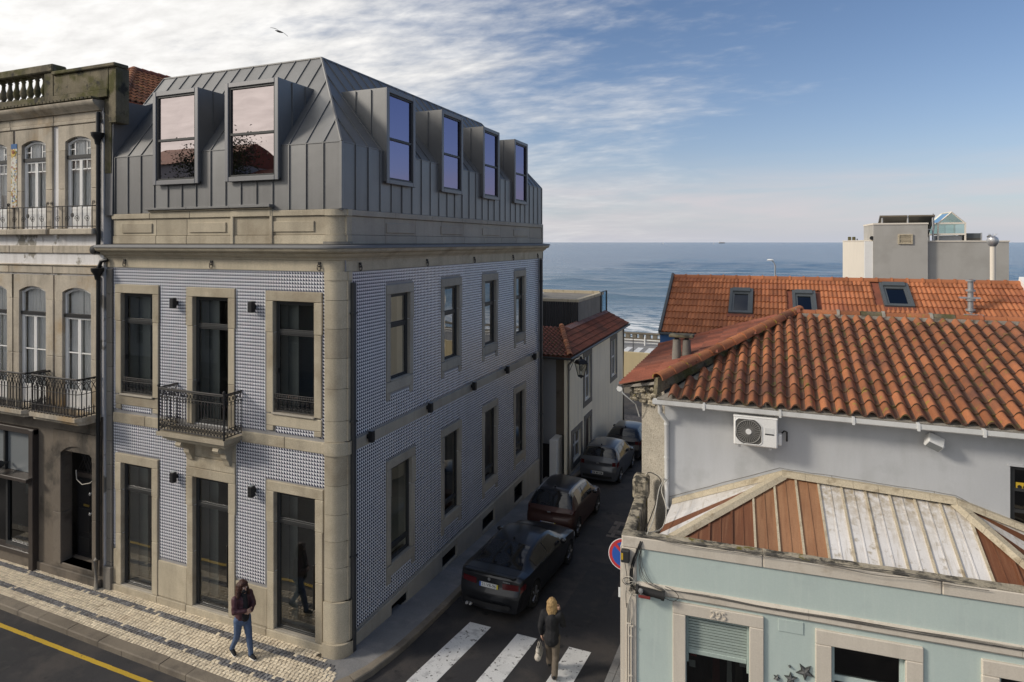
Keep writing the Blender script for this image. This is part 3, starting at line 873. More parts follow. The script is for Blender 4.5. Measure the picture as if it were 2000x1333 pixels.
# left edge quoin
z = 8.5
for k in range(13):
    g = G(); h = .62 if k % 2 else .66
    g.box(-16.1, YF - .05, max(.72, z - h) + .004, -15.89, YF + .2, z - .004, c=.01); mp_(g, 'quoin_stone', 'granite_dark'); z -= h
    if z < .8: break
g = G(); g.box(-16.14, YF - .11, -.05, -15.86, YF + .2, .716, c=.015); mp_(g, 'quoin_stone', 'granite_dark')
# ---- cornice and parapet swept round the corner
def path(r=.36, x0=-16.14, y1=24.55, ins=.0):
    st_ = [(x0, YF, 0, -1), (-12.5, YF, 0, -1)]
    for k in range(9):
        t = rad(-90 + 90 * k / 8)
        st_.append((XS - r + r * math.cos(t), YF + r + r * math.sin(t), math.cos(t), math.sin(t)))
    st_ += [(XS, 18, 1, 0), (XS, y1, 1, 0)]
    return st_
g = G(); g.sweep([(-.1, 8.55), (.03, 8.55), (.03, 8.80), (-.1, 8.80)], path()); mp_(g, 'frieze', 'granite', smooth=30)
g = G(); g.sweep([(-.1, 8.80), (.06, 8.80), (.07, 8.84), (.10, 8.86), (.17, 8.90), (.19, 8.945), (.22, 8.95), (.30, 8.98), (.33, 9.03), (.33, 9.06), (-.1, 9.06)], path()); mp_(g, 'cornice', 'granite', smooth=40)
g = G(); g.sweep([(-.1, 9.064), (.36, 9.064), (.36, 9.10), (.34, 9.125), (.05, 9.15), (-.1, 9.15)], path()); mp_(g, 'gutter_edge', 'lead', smooth=40)
# parapet stones
def arc_block(o, z0, z1, name, m='granite'):
    g = G(); g.prism(corner_poly(o), 'z', z0, z1); return mp_(g, name, m, smooth=30)
fx = [-15.88, -14.3, -13.25, -11.75, -10.57, -9.06]
for z0, z1, o, ch in ((9.153, 9.36, .03, .012), (9.36, 9.79, .005, .008)):
    for a, b_ in zip(fx, fx[1:]): st('parapet_stone', a, b_, z0, z1, o, ch=ch)
    yy = 11.62
    for k in range(9):
        st('parapet_stone', yy, yy + 1.435, z0, z1, o - (.01 if z0 > 9.2 else .01), 's', 'granite_pale', ch=ch); yy += 1.435
    arc_block(o + .012, z0 + .002, z1 - .002, 'parapet_stone')
arc_block(.10, 9.154, 9.215, 'parapet_stone', 'granite_dark')
for a, b_ in ((-15.9, -14.5), (-10.57, -9.06)): st('coping_stone', a, b_, 9.79, 9.93, .05)
arc_block(.055, 9.79, 9.93, 'coping_stone')
yy = 11.62
for k in range(7): st('coping_stone', yy, yy + 1.845, 9.79, 9.93, .045, 's', 'granite_pale'); yy += 1.845
for a, b_ in ((-14.5, -13.12), (-13.12, -11.75), (-11.74, -10.57)):
    o = .05 if a < -11.8 else .07
    st('pediment_stone', a, b_, 9.79, 9.96, o); st('pediment_stone', a - .03 if a < -14 else a, b_ + (.03 if b_ > -11 else 0), 9.96, 10.00, o + .04)
    g = G(); g.box(a - .06 if a < -14 else a + .002, YF - o - .10, 10.003, b_ + (.06 if b_ > -11 else -.002), YF + .1, 10.055 + (.015 if a > -12 else 0), c=.008); mp_(g, 'pediment_flashing', 'zinc')
for a, b_ in ((-11.80, -11.70), (-10.62, -10.52)):
    st('pediment_pier', a, b_, 9.153, 9.955, .06)
for a, b_ in ((-15.53, -14.43), (-13.16, -11.96), (-10.56, -9.36)): st('raised_panel', a, b_, 9.43, 9.68, .035, o0=0)
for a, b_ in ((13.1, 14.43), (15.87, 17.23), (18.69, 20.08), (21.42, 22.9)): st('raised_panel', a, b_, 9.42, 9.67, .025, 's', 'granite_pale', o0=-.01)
g = G(); g.box(XS - .3, 24.5, 8.5, XS + .03, 24.62, 9.93); mp_(g, 'parapet_end', 'granite_pale')
g = G(); g.box(XS - .3, 24.38, -1.4, XS + .04, 24.56, 8.54, c=.01); mp_(g, 'end_strip', 'granite_pale')
# iron rings under the frieze
def ring(p, n):
    g = G(); c = Vector(p); pts = []
    s_ = Vector((1, 0, 0)) if n == 'f' else Vector((0, 1, 0))
    o_ = Vector((0, -.03, 0)) if n == 'f' else Vector((.03, 0, 0))
    for k in range(13):
        t = 2 * math.pi * k / 12
        pts.append(c + o_ + s_ * (.05 * math.sin(t)) + Vector((0, 0, .07 * math.cos(t) - .02)))
    g.tube(pts, .011, 5); g.tube([c - o_, c + o_ * 1.6], .018, 6); g.box(*(c - Vector((.03, .03, -.05))), *(c + Vector((.03, .03, .10))))
    mp_(g, 'iron_ring', 'iron')
for x in (-15.4, -12.4, -9.2): ring((x, YF - .035, 8.66), 'f')
for y_ in (11.98, 15.02, 18.0, 21.27, 23.9): ring((XS + .035, y_, 8.64), 's')
# downpipes
g = G()
g.box(XS + .05, 11.61, .1, XS + .15, 11.71, 8.3, c=.012); mp_(g, 'downpipe', 'pipe_dark')
g = G(); g.box(XS + .04, 24.15, -.9, XS + .14, 24.26, 8.5, c=.012); mp_(g, 'downpipe', 'pipe_dark')
for y_ in (11.60, 24.15):
    for z in (2.2, 5.2, 7.6):
        g = G(); g.box(XS + .03, y_ - .02, z, XS + .16, y_ + .13, z + .04); mp_(g, 'pipe_clip', 'pipe_dark')
# ---- windows
def win(a, b_, c, d, axis, tr, door=False, gm='glass', handle=True, depth=.05, fw=.05):
    if axis == 'f': P = lambda u, o, z: (u, YF + .015 + depth + o, z)
    else: P = lambda u, o, z: (XS - .015 - depth - o, u, z)
    def bx(g, u0, o0, z0, u1, o1, z1):
        p, q = P(u0, o0, z0), P(u1, o1, z1); g.box(*p, *q, c=.005)
    g = G()
    e = .004
    bx(g, a + e, 0, c + e, a + fw, .07, d - e); bx(g, b_ - fw, 0, c + e, b_ - e, .07, d - e)
    bx(g, a + fw, .002, d - fw, b_ - fw, .068, d - e); bx(g, a + fw, .002, c + e, b_ - fw, .068, c + fw)
    w = mp_(g, 'window' if not door else 'glazed_door', 'frame_dark')
    g = G(); bx(g, a + fw, .004, tr - .035, b_ - fw, .066, tr + .035); g.build('transom', 'frame_dark', w)
    s = .035
    for z0, z1 in ((c + fw, tr - .035), (tr + .035, d - fw)):
        g = G()
        bx(g, a + fw, .012, z0, a + fw + s, .055, z1); bx(g, b_ - fw - s, .012, z0, b_ - fw, .055, z1)
        bx(g, a + fw + s, .014, z0, b_ - fw - s, .053, z0 + s); bx(g, a + fw + s, .014, z1 - s, b_ - fw - s, .053, z1)
        g.build('sash', 'frame_dark', w)
        g = G(); g.quad(P(a + fw, .035, z0), P(b_ - fw, .035, z0), P(b_ - fw, .035, z1), P(a + fw, .035, z1)); g.build('pane', gm, w, fix=False)
    if handle:
        g = G(); uh = b_ - fw - .05 if door else a + fw + .02
        zh = (c + 1.15) if door else (c + .95)
        bx(g, uh, -.05, zh - (.5 if door else .06), uh + .025, .012, zh + (.5 if door else .06)); g.build('handle', 'black', w)
    return w
for i, (a, b_, c, d) in enumerate(FO):
    win(a, b_, c, d, 'f', d - .72 if i < 3 else d - .68, i >= 3, 'glass' if i < 3 else 'glass_street')
for i, (a, b_, c, d) in enumerate(SO):
    win(a, b_, c, d, 's', d - .78 if i < 4 else c + .35, False, 'glass_side' if i < 4 else 'glass_street', handle=False, depth=.05)
for i, (a, b_, c, d) in enumerate(FO):
    g = G(); g.box(a - .05, YF + .50, c - .02, a + (.40, .30, .27, .30, .26, .22)[i], YF + .53, d + .02); mp_(g, 'lit_reveal_panel', 'lit_reveal')  # added grey panel behind the glass, stands in for the lit left reveal
# ornamental sill guards on the two outer windows
def scroll(g, P, u, z, r, sg=1, rr=.007):
    pts = []
    for k in range(16):
        t = k / 15 * math.pi * 3.2; q = r * (1 - k / 19)
        pts.append(P(u + sg * q * math.cos(t), 0, z + q * math.sin(t)))
    g.tube(pts, rr, 4)
def guard(a, b_, z0, z1, par_y, name='window_guard'):
    g = G(); P = lambda u, d, z: (u, par_y + d, z)
    for z in (z0 + .02, z1 - .1, z1): g.tube([P(a, 0, z), P(b_, 0, z)], .011, 5)
    n = 9; w = (b_ - a) / n
    for k in range(n):
        u = a + (k + .5) * w
        scroll(g, P, u, z0 + .10, .055, 1 if k % 2 else -1); scroll(g, P, u, z0 + .22, .05, -1 if k % 2 else 1)
        g.tube([P(u - w / 2, 0, z0 + .02), P(u - w / 2 + .03, 0, z0 + .16), P(u - w / 2, 0, z1 - .1)], .008, 4)
        for q in (0, .5): 
            c_ = P(a + (k + q + .25) * w, 0, z1 - .05); g.lathe([(.022, -.006), (.03, 0), (.022, .006)], 7, c_, 'y')
    return mp_(g, name, 'iron', fix=False)
guard(-15.55, -14.43, 5.30, 5.70, YF - .0)
guard(-10.51, -9.38, 5.32, 5.72, YF - .0)
# ---- balcony
BX0, BX1, BY = -13.60, -11.48, 10.83
g = G()
g.sweep([(-.2, 4.56), (.0, 4.56), (.02, 4.60), (.02, 4.66), (-.2, 4.66)], [(BX0, YF, -1, 0), (BX0, BY, -1, -1), (BX1, BY, 1, -1), (BX1, YF, 1, 0)])
g.box(BX0 - .019, BY - .019, 4.565, BX1 + .019, YF + .1, 4.655)
g.box(BX0 + .07, BY + .07, 4.48, BX1 - .07, YF, 4.562); g.box(BX0 + .14, BY + .15, 4.42, BX1 - .14, YF, 4.479)
balc = mp_(g, 'balcony', 'granite')
for x in (-13.05, -11.86):
    prof = [(YF, 4.42), (YF - .42, 4.42), (YF - .45, 4.36), (YF - .40, 4.29), (YF - .28, 4.27), (YF - .20, 4.20), (YF - .20, 4.12), (YF - .14, 4.03), (YF - .10, 3.92), (YF, 3.86)]
    g = G(); g.prism(prof, 'x', x - .09, x + .09); g.lathe([(.05, -.11), (.055, -.10), (.055, .10), (.05, .11)], 10, (x, YF - .36, 4.345), 'x')
    g.build('bracket', 'granite', balc)
g = G()
ZB, ZT = 4.70, 5.70
segs = [((BX0 + .02, YF), (BX0 + .02, BY + .02)), ((BX0 + .02, BY + .02), (BX1 - .02, BY + .02)), ((BX1 - .02, BY + .02), (BX1 - .02, YF))]
for (p, q) in segs:
    l = math.dist(p, q); P = lambda u, z: (p[0] + (q[0] - p[0]) * u / l, p[1] + (q[1] - p[1]) * u / l, z)
    for z, r_ in ((ZT, .022), (ZT - .035, .012), (ZT - .20, .010), (ZB + .20, .010), (ZB + .02, .014)): g.tube([P(0, z), P(l, z)], r_, 5)
    n = round(l / .098); w = l / n
    for k in range(n + 1):
        u = k * w
        g.tube([P(u, ZB), P(u, ZT - .2)], .0085, 5)
        if k < n:
            for zb, hh in ((ZT - .2, .17), (ZB + .03, .17)):
                g.tube([P(u, zb), P(u + w, zb + hh)], .008, 4); g.tube([P(u + w, zb), P(u, zb + hh)], .008, 4)
                s_ = Vector(P(u + w / 2, zb + hh / 2)); d_ = (Vector(P(l, 0)) - Vector(P(0, 0))).normalized()
                pts = [s_ + d_ * .028 * math.cos(t * .785) + Vector((0, 0, .03 * math.sin(t * .785))) for t in range(9)]
                g.tube(pts, .008, 4)
            pts = [P(u + w * t / 6, ZT - .2 - .08 * math.sin(math.pi * t / 6)) for t in range(7)]
            g.tube(pts, .007, 4); g.tube([P(u + w / 2, ZB + .2), P(u + w / 2, ZB + .28)], [.012, .002], 4)
g.build('railing', 'iron', balc, fix=False)
g = G()
for x, y_ in ((BX0 + .02, BY + .02), (BX1 - .02, BY + .02)): g.tube([(x, y_, 4.66), (x, y_, 5.73)], .024, 6); g.lathe([(.02, 5.72), (.035, 5.75), (.03, 5.78), (.005, 5.80)], 8, (x, y_, 0))
g.build('railing_post', 'iron', balc)
# ---- zinc mansard
ZK, ZR = 11.41, 13.95
RX, RY = 2.04, 1.86                     # run of the slopes on the side / the front
def panel(pts, n, name='zinc_panel', seam=(0, 3), mat_='zinc'):
    g = G(); nv = Vector(n).normalized()
    g.slab(pts, nv, .008)
    a, b_ = Vector(pts[seam[0]]), Vector(pts[seam[1]])
    d = (b_ - a)
    if d.length > .05:
        s_ = nv.cross(d).normalized() * .011
        g.slab([a - s_, b_ - s_, b_ + s_, a + s_], nv, .034)
    return mp_(g, name, mat_)
PW = .4775
nF = 15
for k in range(nF):
    x0, x1 = XS - (k + 1) * PW, XS - k * PW
    x0 = max(x0, -15.80)
    panel([(x0, YF, 9.935), (x1, YF, 9.935), (x1, YF, ZK), (x0, YF, ZK)], (0, -1, 0), seam=(0, 3))
    # slope above, clipped by the hip
    def top(x):   # how far up the slope (0..1) the hip lets us go
        return min(1, max(0, (XS - x) / RX))
    def pt(x, t): return (x, YF + RY * t, ZK + (ZR - ZK) * t)
    poly = [pt(x0, 0), pt(x1, 0)]
    t1, t0 = top(x1), top(x0)
    if t1 > .001: poly.append(pt(x1, t1))
    if t1 < 1 < (XS - x0) / RX: poly.append(pt(XS - RX, 1))
    poly.append(pt(x0, t0))
    panel(poly, (0, -(ZR - ZK), RY), seam=(0, len(poly) - 1))
panel([(-16.32, YF + .02, ZK + .02), (-15.80, YF, ZK), pt(-15.80, 1), pt(-16.32, 1)], (0, -(ZR - ZK), RY))
nS = 27; YE = 24.5; RE = 1.5; PS = (YE - YF) / nS
for k in range(nS):
    y0, y1 = YF + k * PS, YF + (k + 1) * PS
    panel([(XS, y0, 9.935), (XS, y1, 9.935), (XS, y1, ZK), (XS, y0, ZK)], (1, 0, 0), seam=(1, 2))
    def top2(y): return max(0, min(1, (y - YF) / RY, (YE - y) / RE))
    def pt2(y, t): return (XS - RX * t, y, ZK + (ZR - ZK) * t)
    poly = [pt2(y0, 0), pt2(y1, 0)]
    if top2(y1) > .001: poly.append(pt2(y1, top2(y1)))
    for yk in (YE - RE, YF + RY):
        if y0 < yk < y1: poly.append(pt2(yk, 1))
    if top2(y0) > .001: poly.append(pt2(y0, top2(y0)))
    if len(poly) > 2:
        iy1 = 2 if top2(y1) > .001 else 1
        panel(poly, (ZR - ZK, 0, RX), seam=(1, iy1))
# solid core of the roof, hip roll, ridge, knee drip
g = G()
g.add([(-16.3, YF + .02, 9.9), (XS - .02, YF + .02, 9.9), (XS - .02, YE, 9.9), (-16.3, YE, 9.9),
       (-16.3, YF + .02, ZK - .01), (XS - .02, YF + .02, ZK - .01), (XS - .02, YE, ZK - .01), (-16.3, YE, ZK - .01),
       (-16.3, YF + RY, ZR - .02), (XS - RX, YF + RY, ZR - .02), (XS - RX, YE - RE, ZR - .02), (-16.3, YE - RE, ZR - .02)],
      [(0, 1, 5, 4), (1, 2, 6, 5), (2, 3, 7, 6), (3, 0, 4, 7), (4, 5, 9, 8), (5, 6, 10, 9), (6, 7, 11, 10), (7, 4, 8, 11), (8, 9, 10, 11)])
mp_(g, 'roof_deck', 'zinc')
g = G(); g.tube([(XS, YF, ZK), (XS - RX, YF + RY, ZR + .01)], .035, 6); mp_(g, 'hip_roll', 'zinc')
g = G(); g.tube([(XS, YE, ZK), (XS - RX, YE - RE, ZR + .01)], .03, 6); mp_(g, 'hip_roll', 'zinc')
g = G(); g.box(-16.32, YF + RY - .03, ZR - .01, XS - RX, YF + RY + .12, ZR + .035, c=.01); mp_(g, 'ridge_cap', 'zinc')
g = G(); g.box(XS - RX - .12, YF + RY, ZR - .012, XS - RX + .03, YE - RE, ZR + .033, c=.01); mp_(g, 'ridge_cap', 'zinc')
g = G(); g.box(XS - .05, YF - .022, 9.935, XS + .022, YF + .05, ZK + .01, c=.006); mp_(g, 'corner_trim', 'zinc')
g = G(); g.box(-15.82, YF - .02, ZK - .012, XS - .05, YF + .03, ZK + .012, c=.004); mp_(g, 'knee_trim', 'zinc')
g = G(); g.box(XS - .03, YF + .05, ZK - .012, XS + .02, YE, ZK + .012, c=.004); mp_(g, 'knee_trim', 'zinc')
# grey flashing upstand against the neighbour's gable
g = G(); g.add([(-16.2, 11.30, 9.9), (-15.84, 11.30, 9.9), (-15.84, 12.9, 11.2), (-16.2, 12.9, 11.2), (-16.2, 11.34, 12.95), (-15.84, 11.34, 12.93), (-15.84, 12.25, 12.95), (-16.2, 12.25, 12.95), (-15.84, 13.0, 13.3), (-16.2, 13.0, 13.3)],
      [(0, 1, 5, 4), (1, 2, 8, 6, 5), (4, 5, 6, 7), (6, 8, 9, 7), (0, 4, 7, 9, 3)])
mp_(g, 'flashing_wall', 'zinc_frame')
# ---- dormers
def dormer(a, b_, axis, z0=10.62, z1=12.95, face=.13, back=1.25):
    if axis == 'f': P = lambda u, o, z: (u, YF - o, z)
    else: P = lambda u, o, z: (XS + o, u, z)
    def bx(g, u0, o0, z0_, u1, o1, z1_, c=.004, mi=0):
        g.box(*P(u0, o0, z0_), *P(u1, o1, z1_), c=c, mi=mi)
    g = G()
    # hollow box: cheeks, top, bottom, dark back board
    bx(g, a + .02, face - .03, z0 + .06, a + .08, -back, z1 - .03, 0); bx(g, b_ - .08, face - .03, z0 + .06, b_ - .02, -back, z1 - .03, 0)
    bx(g, a + .02, face - .03, z1 - .03, b_ - .02, -back, z1 - .005, 0); bx(g, a + .081, face - .03, z0 + .06, b_ - .081, -.05, z0 + .12, 0)
    bx(g, a + .08, -.35, z0 + .1, b_ - .08, -.36, z1 - .04, 0, 1)
    d = mp_(g, 'dormer', ['zinc', 'black'])
    for sgn, u in ((0, a + .02), (1, b_ - .02)):
        for o in (-.35, -.80):
            gg = G(); du = -.03 if sgn == 0 else .03
            bx(gg, u, o, z0 + .5, u + du, o + .02, z1 - .03, 0); gg.build('seam', 'zinc', d)
    fw = .115
    for u0, u1, c0, c1 in ((a, a + fw, z0, z1), (b_ - fw, b_, z0, z1), (a + fw, b_ - fw, z1 - fw, z1), (a + fw, b_ - fw, z0, z0 + fw)):
        gg = G(); e = .0015
        # bevelled frame bar: outer edge set back
        bx(gg, u0 + (e if u0 > a else 0), face - .05, c0, u1 - (e if u1 < b_ else 0), face + (.002 if u1 - u0 < .2 else 0), c1, .012)
        gg.build('dormer_frame', 'zinc_frame', d)
    ia, ib, ic, id_ = a + fw, b_ - fw, z0 + fw, z1 - fw
    gg = G(); s = .045
    bx(gg, ia, face - .09, ic, ia + s, face - .03, id_); bx(gg, ib - s, face - .09, ic, ib, face - .03, id_)
    bx(gg, ia + s, face - .088, ic, ib - s, face - .032, ic + s); bx(gg, ia + s, face - .088, id_ - s, ib - s, face - .032, id_)
    bx(gg, ia + s, face - .086, 11.70, ib - s, face - .03, 11.76)
    gg.build('sash', 'frame_dark', d)
    for c0, c1 in ((ic + s, 11.70), (11.76, id_ - s)):
        gg = G(); gg.quad(P(ia + s, face - .07, c0), P(ib - s, face - .07, c0), P(ib - s, face - .07, c1), P(ia + s, face - .07, c1)); gg.build('pane', 'glass_dormer' if axis == 'f' else 'glass_dormer_sky_tint', d, fix=False)
    return d
dormer(-14.285, -12.745, 'f'); dormer(-11.90, -10.285, 'f')
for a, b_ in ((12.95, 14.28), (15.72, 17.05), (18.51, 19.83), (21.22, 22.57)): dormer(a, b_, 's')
# ---- black wall lights
def wall_light(p, n, label):
    t = thing('wall_light', label, 'wall light', p, 0 if n == 'f' else rad(90), 'black box lights on the tiled building')
    g = G(); g.box(-.045, -.05, -.05, .045, 0, .05, c=.008); g.build('bracket', 'black', t)
    g = G(); g.box(-.06, -.17, -.13, .06, -.05, .13, c=.012); b_ = g.build('housing', 'black', t)
    for z in (-.131, .131):
        g = G(); g.box(-.045, -.155, z - .002, .045, -.065, z + .002); g.build('lens', 'frosted', b_)
FL_ = ['upper black wall light between the leftmost window and the balcony door', 'upper black wall light between the balcony door and the window by the corner pilaster',
       'lower black wall light between the left glazed door and the middle glazed door', 'lower black wall light between the middle glazed door and the one by the corner pilaster']
for (x, z), l in zip(((-13.58, 7.70), (-11.08, 7.70), (-13.58, 3.41), (-11.08, 3.43)), FL_): wall_light((x, YF - .012, z), 'f', l)
SL_ = ['black light on the side band nearest the corner pilaster', 'second black light along the side band counted from the corner pilaster', 'middle black light of the five along the side stone band',
       'fourth black light along the side band, before the last window', 'black light on the side band furthest down the lane by the rear downpipe']
for y_, l in zip((12.3, 15.05, 17.82, 20.54, 23.34), SL_): wall_light((XS + .024, y_, 4.70), 's', l)
# ================================================================ LEFT NEIGHBOUR (old townhouse)
YN = 11.28
old = thing('old_townhouse', 'weathered old townhouse with peeling plaster, arched windows, iron balconies and a mossy balustrade', 'building', (-18.5, YN, 0))
LO = (18.5, -YN, 0)
def op_(g, name, mats, **k): return g.build(name, mats, old, **{'loc': LO, **k})
UW = [(-17.60, -16.55), (-19.46, -18.39), (-21.17, -20.10), (-23.0, -21.9)]
MW = [(-17.72, -16.55), (-19.57, -18.39), (-21.25, -20.10), (-23.1, -21.95)]
UH = [(a, b_, 9.62, 12.0) for a, b_ in UW]; MH = [(a, b_, 4.72, 7.95) for a, b_ in MW]
NP = lambda u, d, z: (u, YN + d, z)
XL = -26.0
g = G(); holed(g, XL, -16.14, 4.62, 12.72, UH + MH, NP, .3, 0, 1)
g.quad((-16.14, YN, 0), (-16.14, 20, 0), (-16.14, 20, 12.6), (-16.14, YN, 12.6))
g.quad((XL, 20, 0), (-16.14, 20, 0), (-16.14, 20, 12.7), (XL, 20, 12.7))
g.quad((XL, YN + .5, 12.69), (-16.14, YN + .5, 12.69), (-16.14, 20, 12.69), (XL, 20, 12.69))
op_(g, 'wall', ['plaster_old', 'black'], fix=False)
g = G(); holed(g, XL, -16.14, -.1, 4.62, [(-17.81, -16.53, .5, 3.55), (-25.5, -18.96, .44, 3.88)], NP, .28, 0, 0); op_(g, 'ground_floor_wall', 'brown_wall', fix=False)
g = G()
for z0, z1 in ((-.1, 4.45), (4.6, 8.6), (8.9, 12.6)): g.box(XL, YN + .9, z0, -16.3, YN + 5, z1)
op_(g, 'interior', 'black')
def oseg(a, b_, z, rise, n=10):
    w = b_ - a; r = (w * w / 4 + rise * rise) / (2 * rise); cx = (a + b_) / 2; cz = z + rise - r
    h = math.asin(min(1, w / 2 / r))
    return [(cx + r * math.sin(-h + 2 * h * k / n), cz + r * math.cos(-h + 2 * h * k / n)) for k in range(n + 1)]
def surround(a, b_, c, d, rise, w, top, m='stone_old', o=.05):
    for x0, x1 in ((a - w, a + .015), (b_ - .015, b_ + w)):
        zz_ = [c - .05, c + (d - c) * .42, d - .35]
        for z0, z1 in zip(zz_, zz_[1:]):
            g = G(); g.box(x0, YN - o, z0 + .003, x1, YN + .25, z1 - .003, c=.012); op_(g, 'jamb_stone', m)
    arc = oseg(a + .015, b_ - .015, d - rise, rise)
    # head stones: left, key, right
    cuts = [0, 3, 7, 10]
    xs_ = [a - w, arc[3][0], arc[7][0], b_ + w]
    for k in range(3):
        pts = arc[cuts[k]:cuts[k + 1] + 1]
        poly = list(pts)
        if k == 0: poly = [(a - w, d - .35), (a + .015, d - .35)] + pts
        if k == 2: poly = pts + [(b_ - .015, d - .35), (b_ + w, d - .35)]
        poly = poly + [(xs_[k + 1] - .003, top), (xs_[k] + .003, top)]
        g = G(); g.prism(poly, 'y', YN - o, YN + .25); op_(g, 'arch_stone', m)
for a, b_, c, d in UH: surround(a, b_, c, d + .03, .12, .27, 12.34)
for a, b_, c, d in MH: surround(a, b_, c, d + .03, .13, .30, 8.30)
def old_window(a, b_, c, d, tr, rise, mid):
    y = YN + .03
    arc = oseg(a + .05, b_ - .05, d - rise - .02, rise)
    g = G(); fw = .055
    g.box(a + .02, y, c, a + .02 + fw, y + .06, d - rise + .01); g.box(b_ - .02 - fw, y, c, b_ - .02, y + .06, d - rise + .01)
    pts = [(p[0], y + .03, p[1]) for p in arc]; g.tube(pts, .035, 6)
    w = op_(g, 'window', 'white_paint')
    g = G(); g.box(a + .02, y - .03, tr - .05, b_ - .02, y + .07, tr + .045); g.build('transom', 'black', w)
    cx = (a + b_) / 2
    for u0, u1 in ((a + .075, cx - .004), (cx + .004, b_ - .075)):
        g = G(); s = .05; z1 = tr - .05
        g.box(u0, y + .005, c, u0 + s, y + .055, z1); g.box(u1 - s, y + .005, c, u1, y + .055, z1)
        g.box(u0 + s, y + .007, z1 - s, u1 - s, y + .053, z1); g.box(u0 + s, y + .007, c + .45, u1 - s, y + .053, c + .5)
        g.box(u0 + s, y + .012, c, u1 - s, y + .045, c + .45)
        for zb in mid: g.box(u0 + s, y + .015, zb, u1 - s, y + .045, zb + .03)
        if len(mid) > 1: g.box((u0 + u1) / 2 - .012, y + .015, mid[-1], (u0 + u1) / 2 + .012, y + .045, z1 - s)
        g.build('casement', 'white_paint', w)
        g = G(); g.quad((u0 + s, y + .03, c + .5), (u1 - s, y + .03, c + .5), (u1 - s, y + .03, z1 - s), (u0 + s, y + .03, z1 - s)); g.build('pane', 'glass_clear', w, fix=False)
    if len(mid) > 1:
        g = G()
        for u in (a + .28, b_ - .31): g.box(u, y + .012, tr + .05, u + .03, y + .045, d - .12)
        for z in (tr + .2,): 
            g.box(a + .075, y + .014, z, a + .28, y + .042, z + .025); g.box(b_ - .28, y + .014, z, b_ - .075, y + .042, z + .025)
        g.build('glazing_bar', 'white_paint', w)
    poly = [(a + .05, tr + .045), (b_ - .05, tr + .045)] + [(p[0], p[1]) for p in arc[::-1]]
    g = G(); g.add([(p[0], y + .03, p[1]) for p in poly], [list(range(len(poly)))]); g.build('pane', 'glass_clear', w, fix=False)
    # gathered curtains
    for u0, u1 in ((a + .06, cx - .01), (cx + .01, b_ - .06)):
        g = G(); n = 46; vs = []
        ph = RD.random() * 6
        for k in range(n + 1):
            u = u0 + (u1 - u0) * k / n
            for z, am in ((c + .4, 1.2), (tr, .8), (d - .03, .5)):
                vs.append((u, y + .13 + am * (.018 * math.sin(k * 1.15 + ph) + .012 * math.sin(k * .53 + ph * 2)), z))
        g.add(vs, [[k * 3 + q, k * 3 + 3 + q, k * 3 + 4 + q, k * 3 + 1 + q] for k in range(n) for q in (0, 1)])
        g.build('curtain', 'curtain', w, smooth=180, fix=False)
for a, b_, c, d in UH: old_window(a, b_, c, d, 11.50, .12, (10.12, 11.15))
for a, b_, c, d in MH: old_window(a, b_, c, d, 7.22, .13, (6.2,))
# string courses
def run(z0, z1, o, name, m='stone_old', step=1.9, x1=-16.2):
    x = x1
    while x > XL:
        g = G(); g.box(max(XL, x - step) + .004, YN - o, z0, x - .004, YN + .1, z1, c=.015); op_(g, name, m); x -= step
run(8.90, 9.11, .05, 'band_stone'); run(8.345, 8.56, .06, 'band_stone'); run(8.56, 8.60, .10, 'band_stone', step=3.1)
run(12.36, 12.46, .07, 'band_stone', step=1.85); run(12.46, 12.66, .03, 'frieze_stone')
g = G(); g.sweep([(-.1, 12.66), (.08, 12.66), (.12, 12.72), (.22, 12.78), (.28, 12.86), (.28, 12.90), (-.1, 12.93)], [(XL, YN, 0, -1), (-16.16, YN, 0, -1)]); op_(g, 'cornice', 'stone_old', smooth=40)
g = G()
x = -16.25
while x > XL:
    pts = [(.062 * math.cos(t * .5236), .062 * math.sin(t * .5236)) for t in range(7)]
    g.prism([(x + p[0], 12.935 + p[1]) for p in pts], 'y', YN - .30, YN + .02); x -= .15
op_(g, 'eaves_tiles', 'moss_stone', kind='stuff')
# parapet: solid block, then balustrade
for x0, x1 in ((-18.05, -15.56),):
    for z0, z1 in ((12.98, 13.18), (13.18, 13.74)):
        g = G(); g.box(x0, YN - .06 - (.03 if z0 < 13 else 0), z0 + .002, -15.885, YN + .22, z1 - .002, c=.012); op_(g, 'parapet_stone', 'moss_stone')
    g = G(); g.box(x0, YN - .13, 13.74, x1, YN + .28, 13.84, c=.02); op_(g, 'coping_stone', 'moss_stone')
g = G(); g.box(-15.88, YN - .05, 12.3, -15.60, YN + .32, 13.735, c=.012); op_(g, 'gable_pier', 'moss_stone')
g = G(); g.box(-16.14, YN + .02, 11.0, -15.88, YN + .5, 12.97, c=.012); op_(g, 'gable_stone', 'moss_stone')
g = G(); g.box(-18.44, YN - .07, 12.98, -18.06, YN + .24, 13.84, c=.012); op_(g, 'baluster_pier', 'moss_stone')
g = G(); g.box(XL, YN - .06, 12.98, -18.45, YN + .22, 13.20, c=.012); op_(g, 'balustrade_base', 'moss_stone')
g = G(); g.box(XL, YN - .13, 13.84, -18.02, YN + .28, 14.06, c=.03); op_(g, 'balustrade_rail', 'moss_stone')
bg_ = G(); bg_.lathe([(.085, 0), (.085, .04), (.05, .07), (.07, .12), (.095, .20), (.085, .28), (.05, .40), (.045, .50), (.065, .54), (.045, .57), (.08, .60), (.08, .64)], 10)
bme = bg_.mesh('baluster', 'moss_stone', smooth=50)
for k in range(14): put('baluster', bme, old, (-18.66 - k * .305 + LO[0], YN + .08 + LO[1], 13.20))
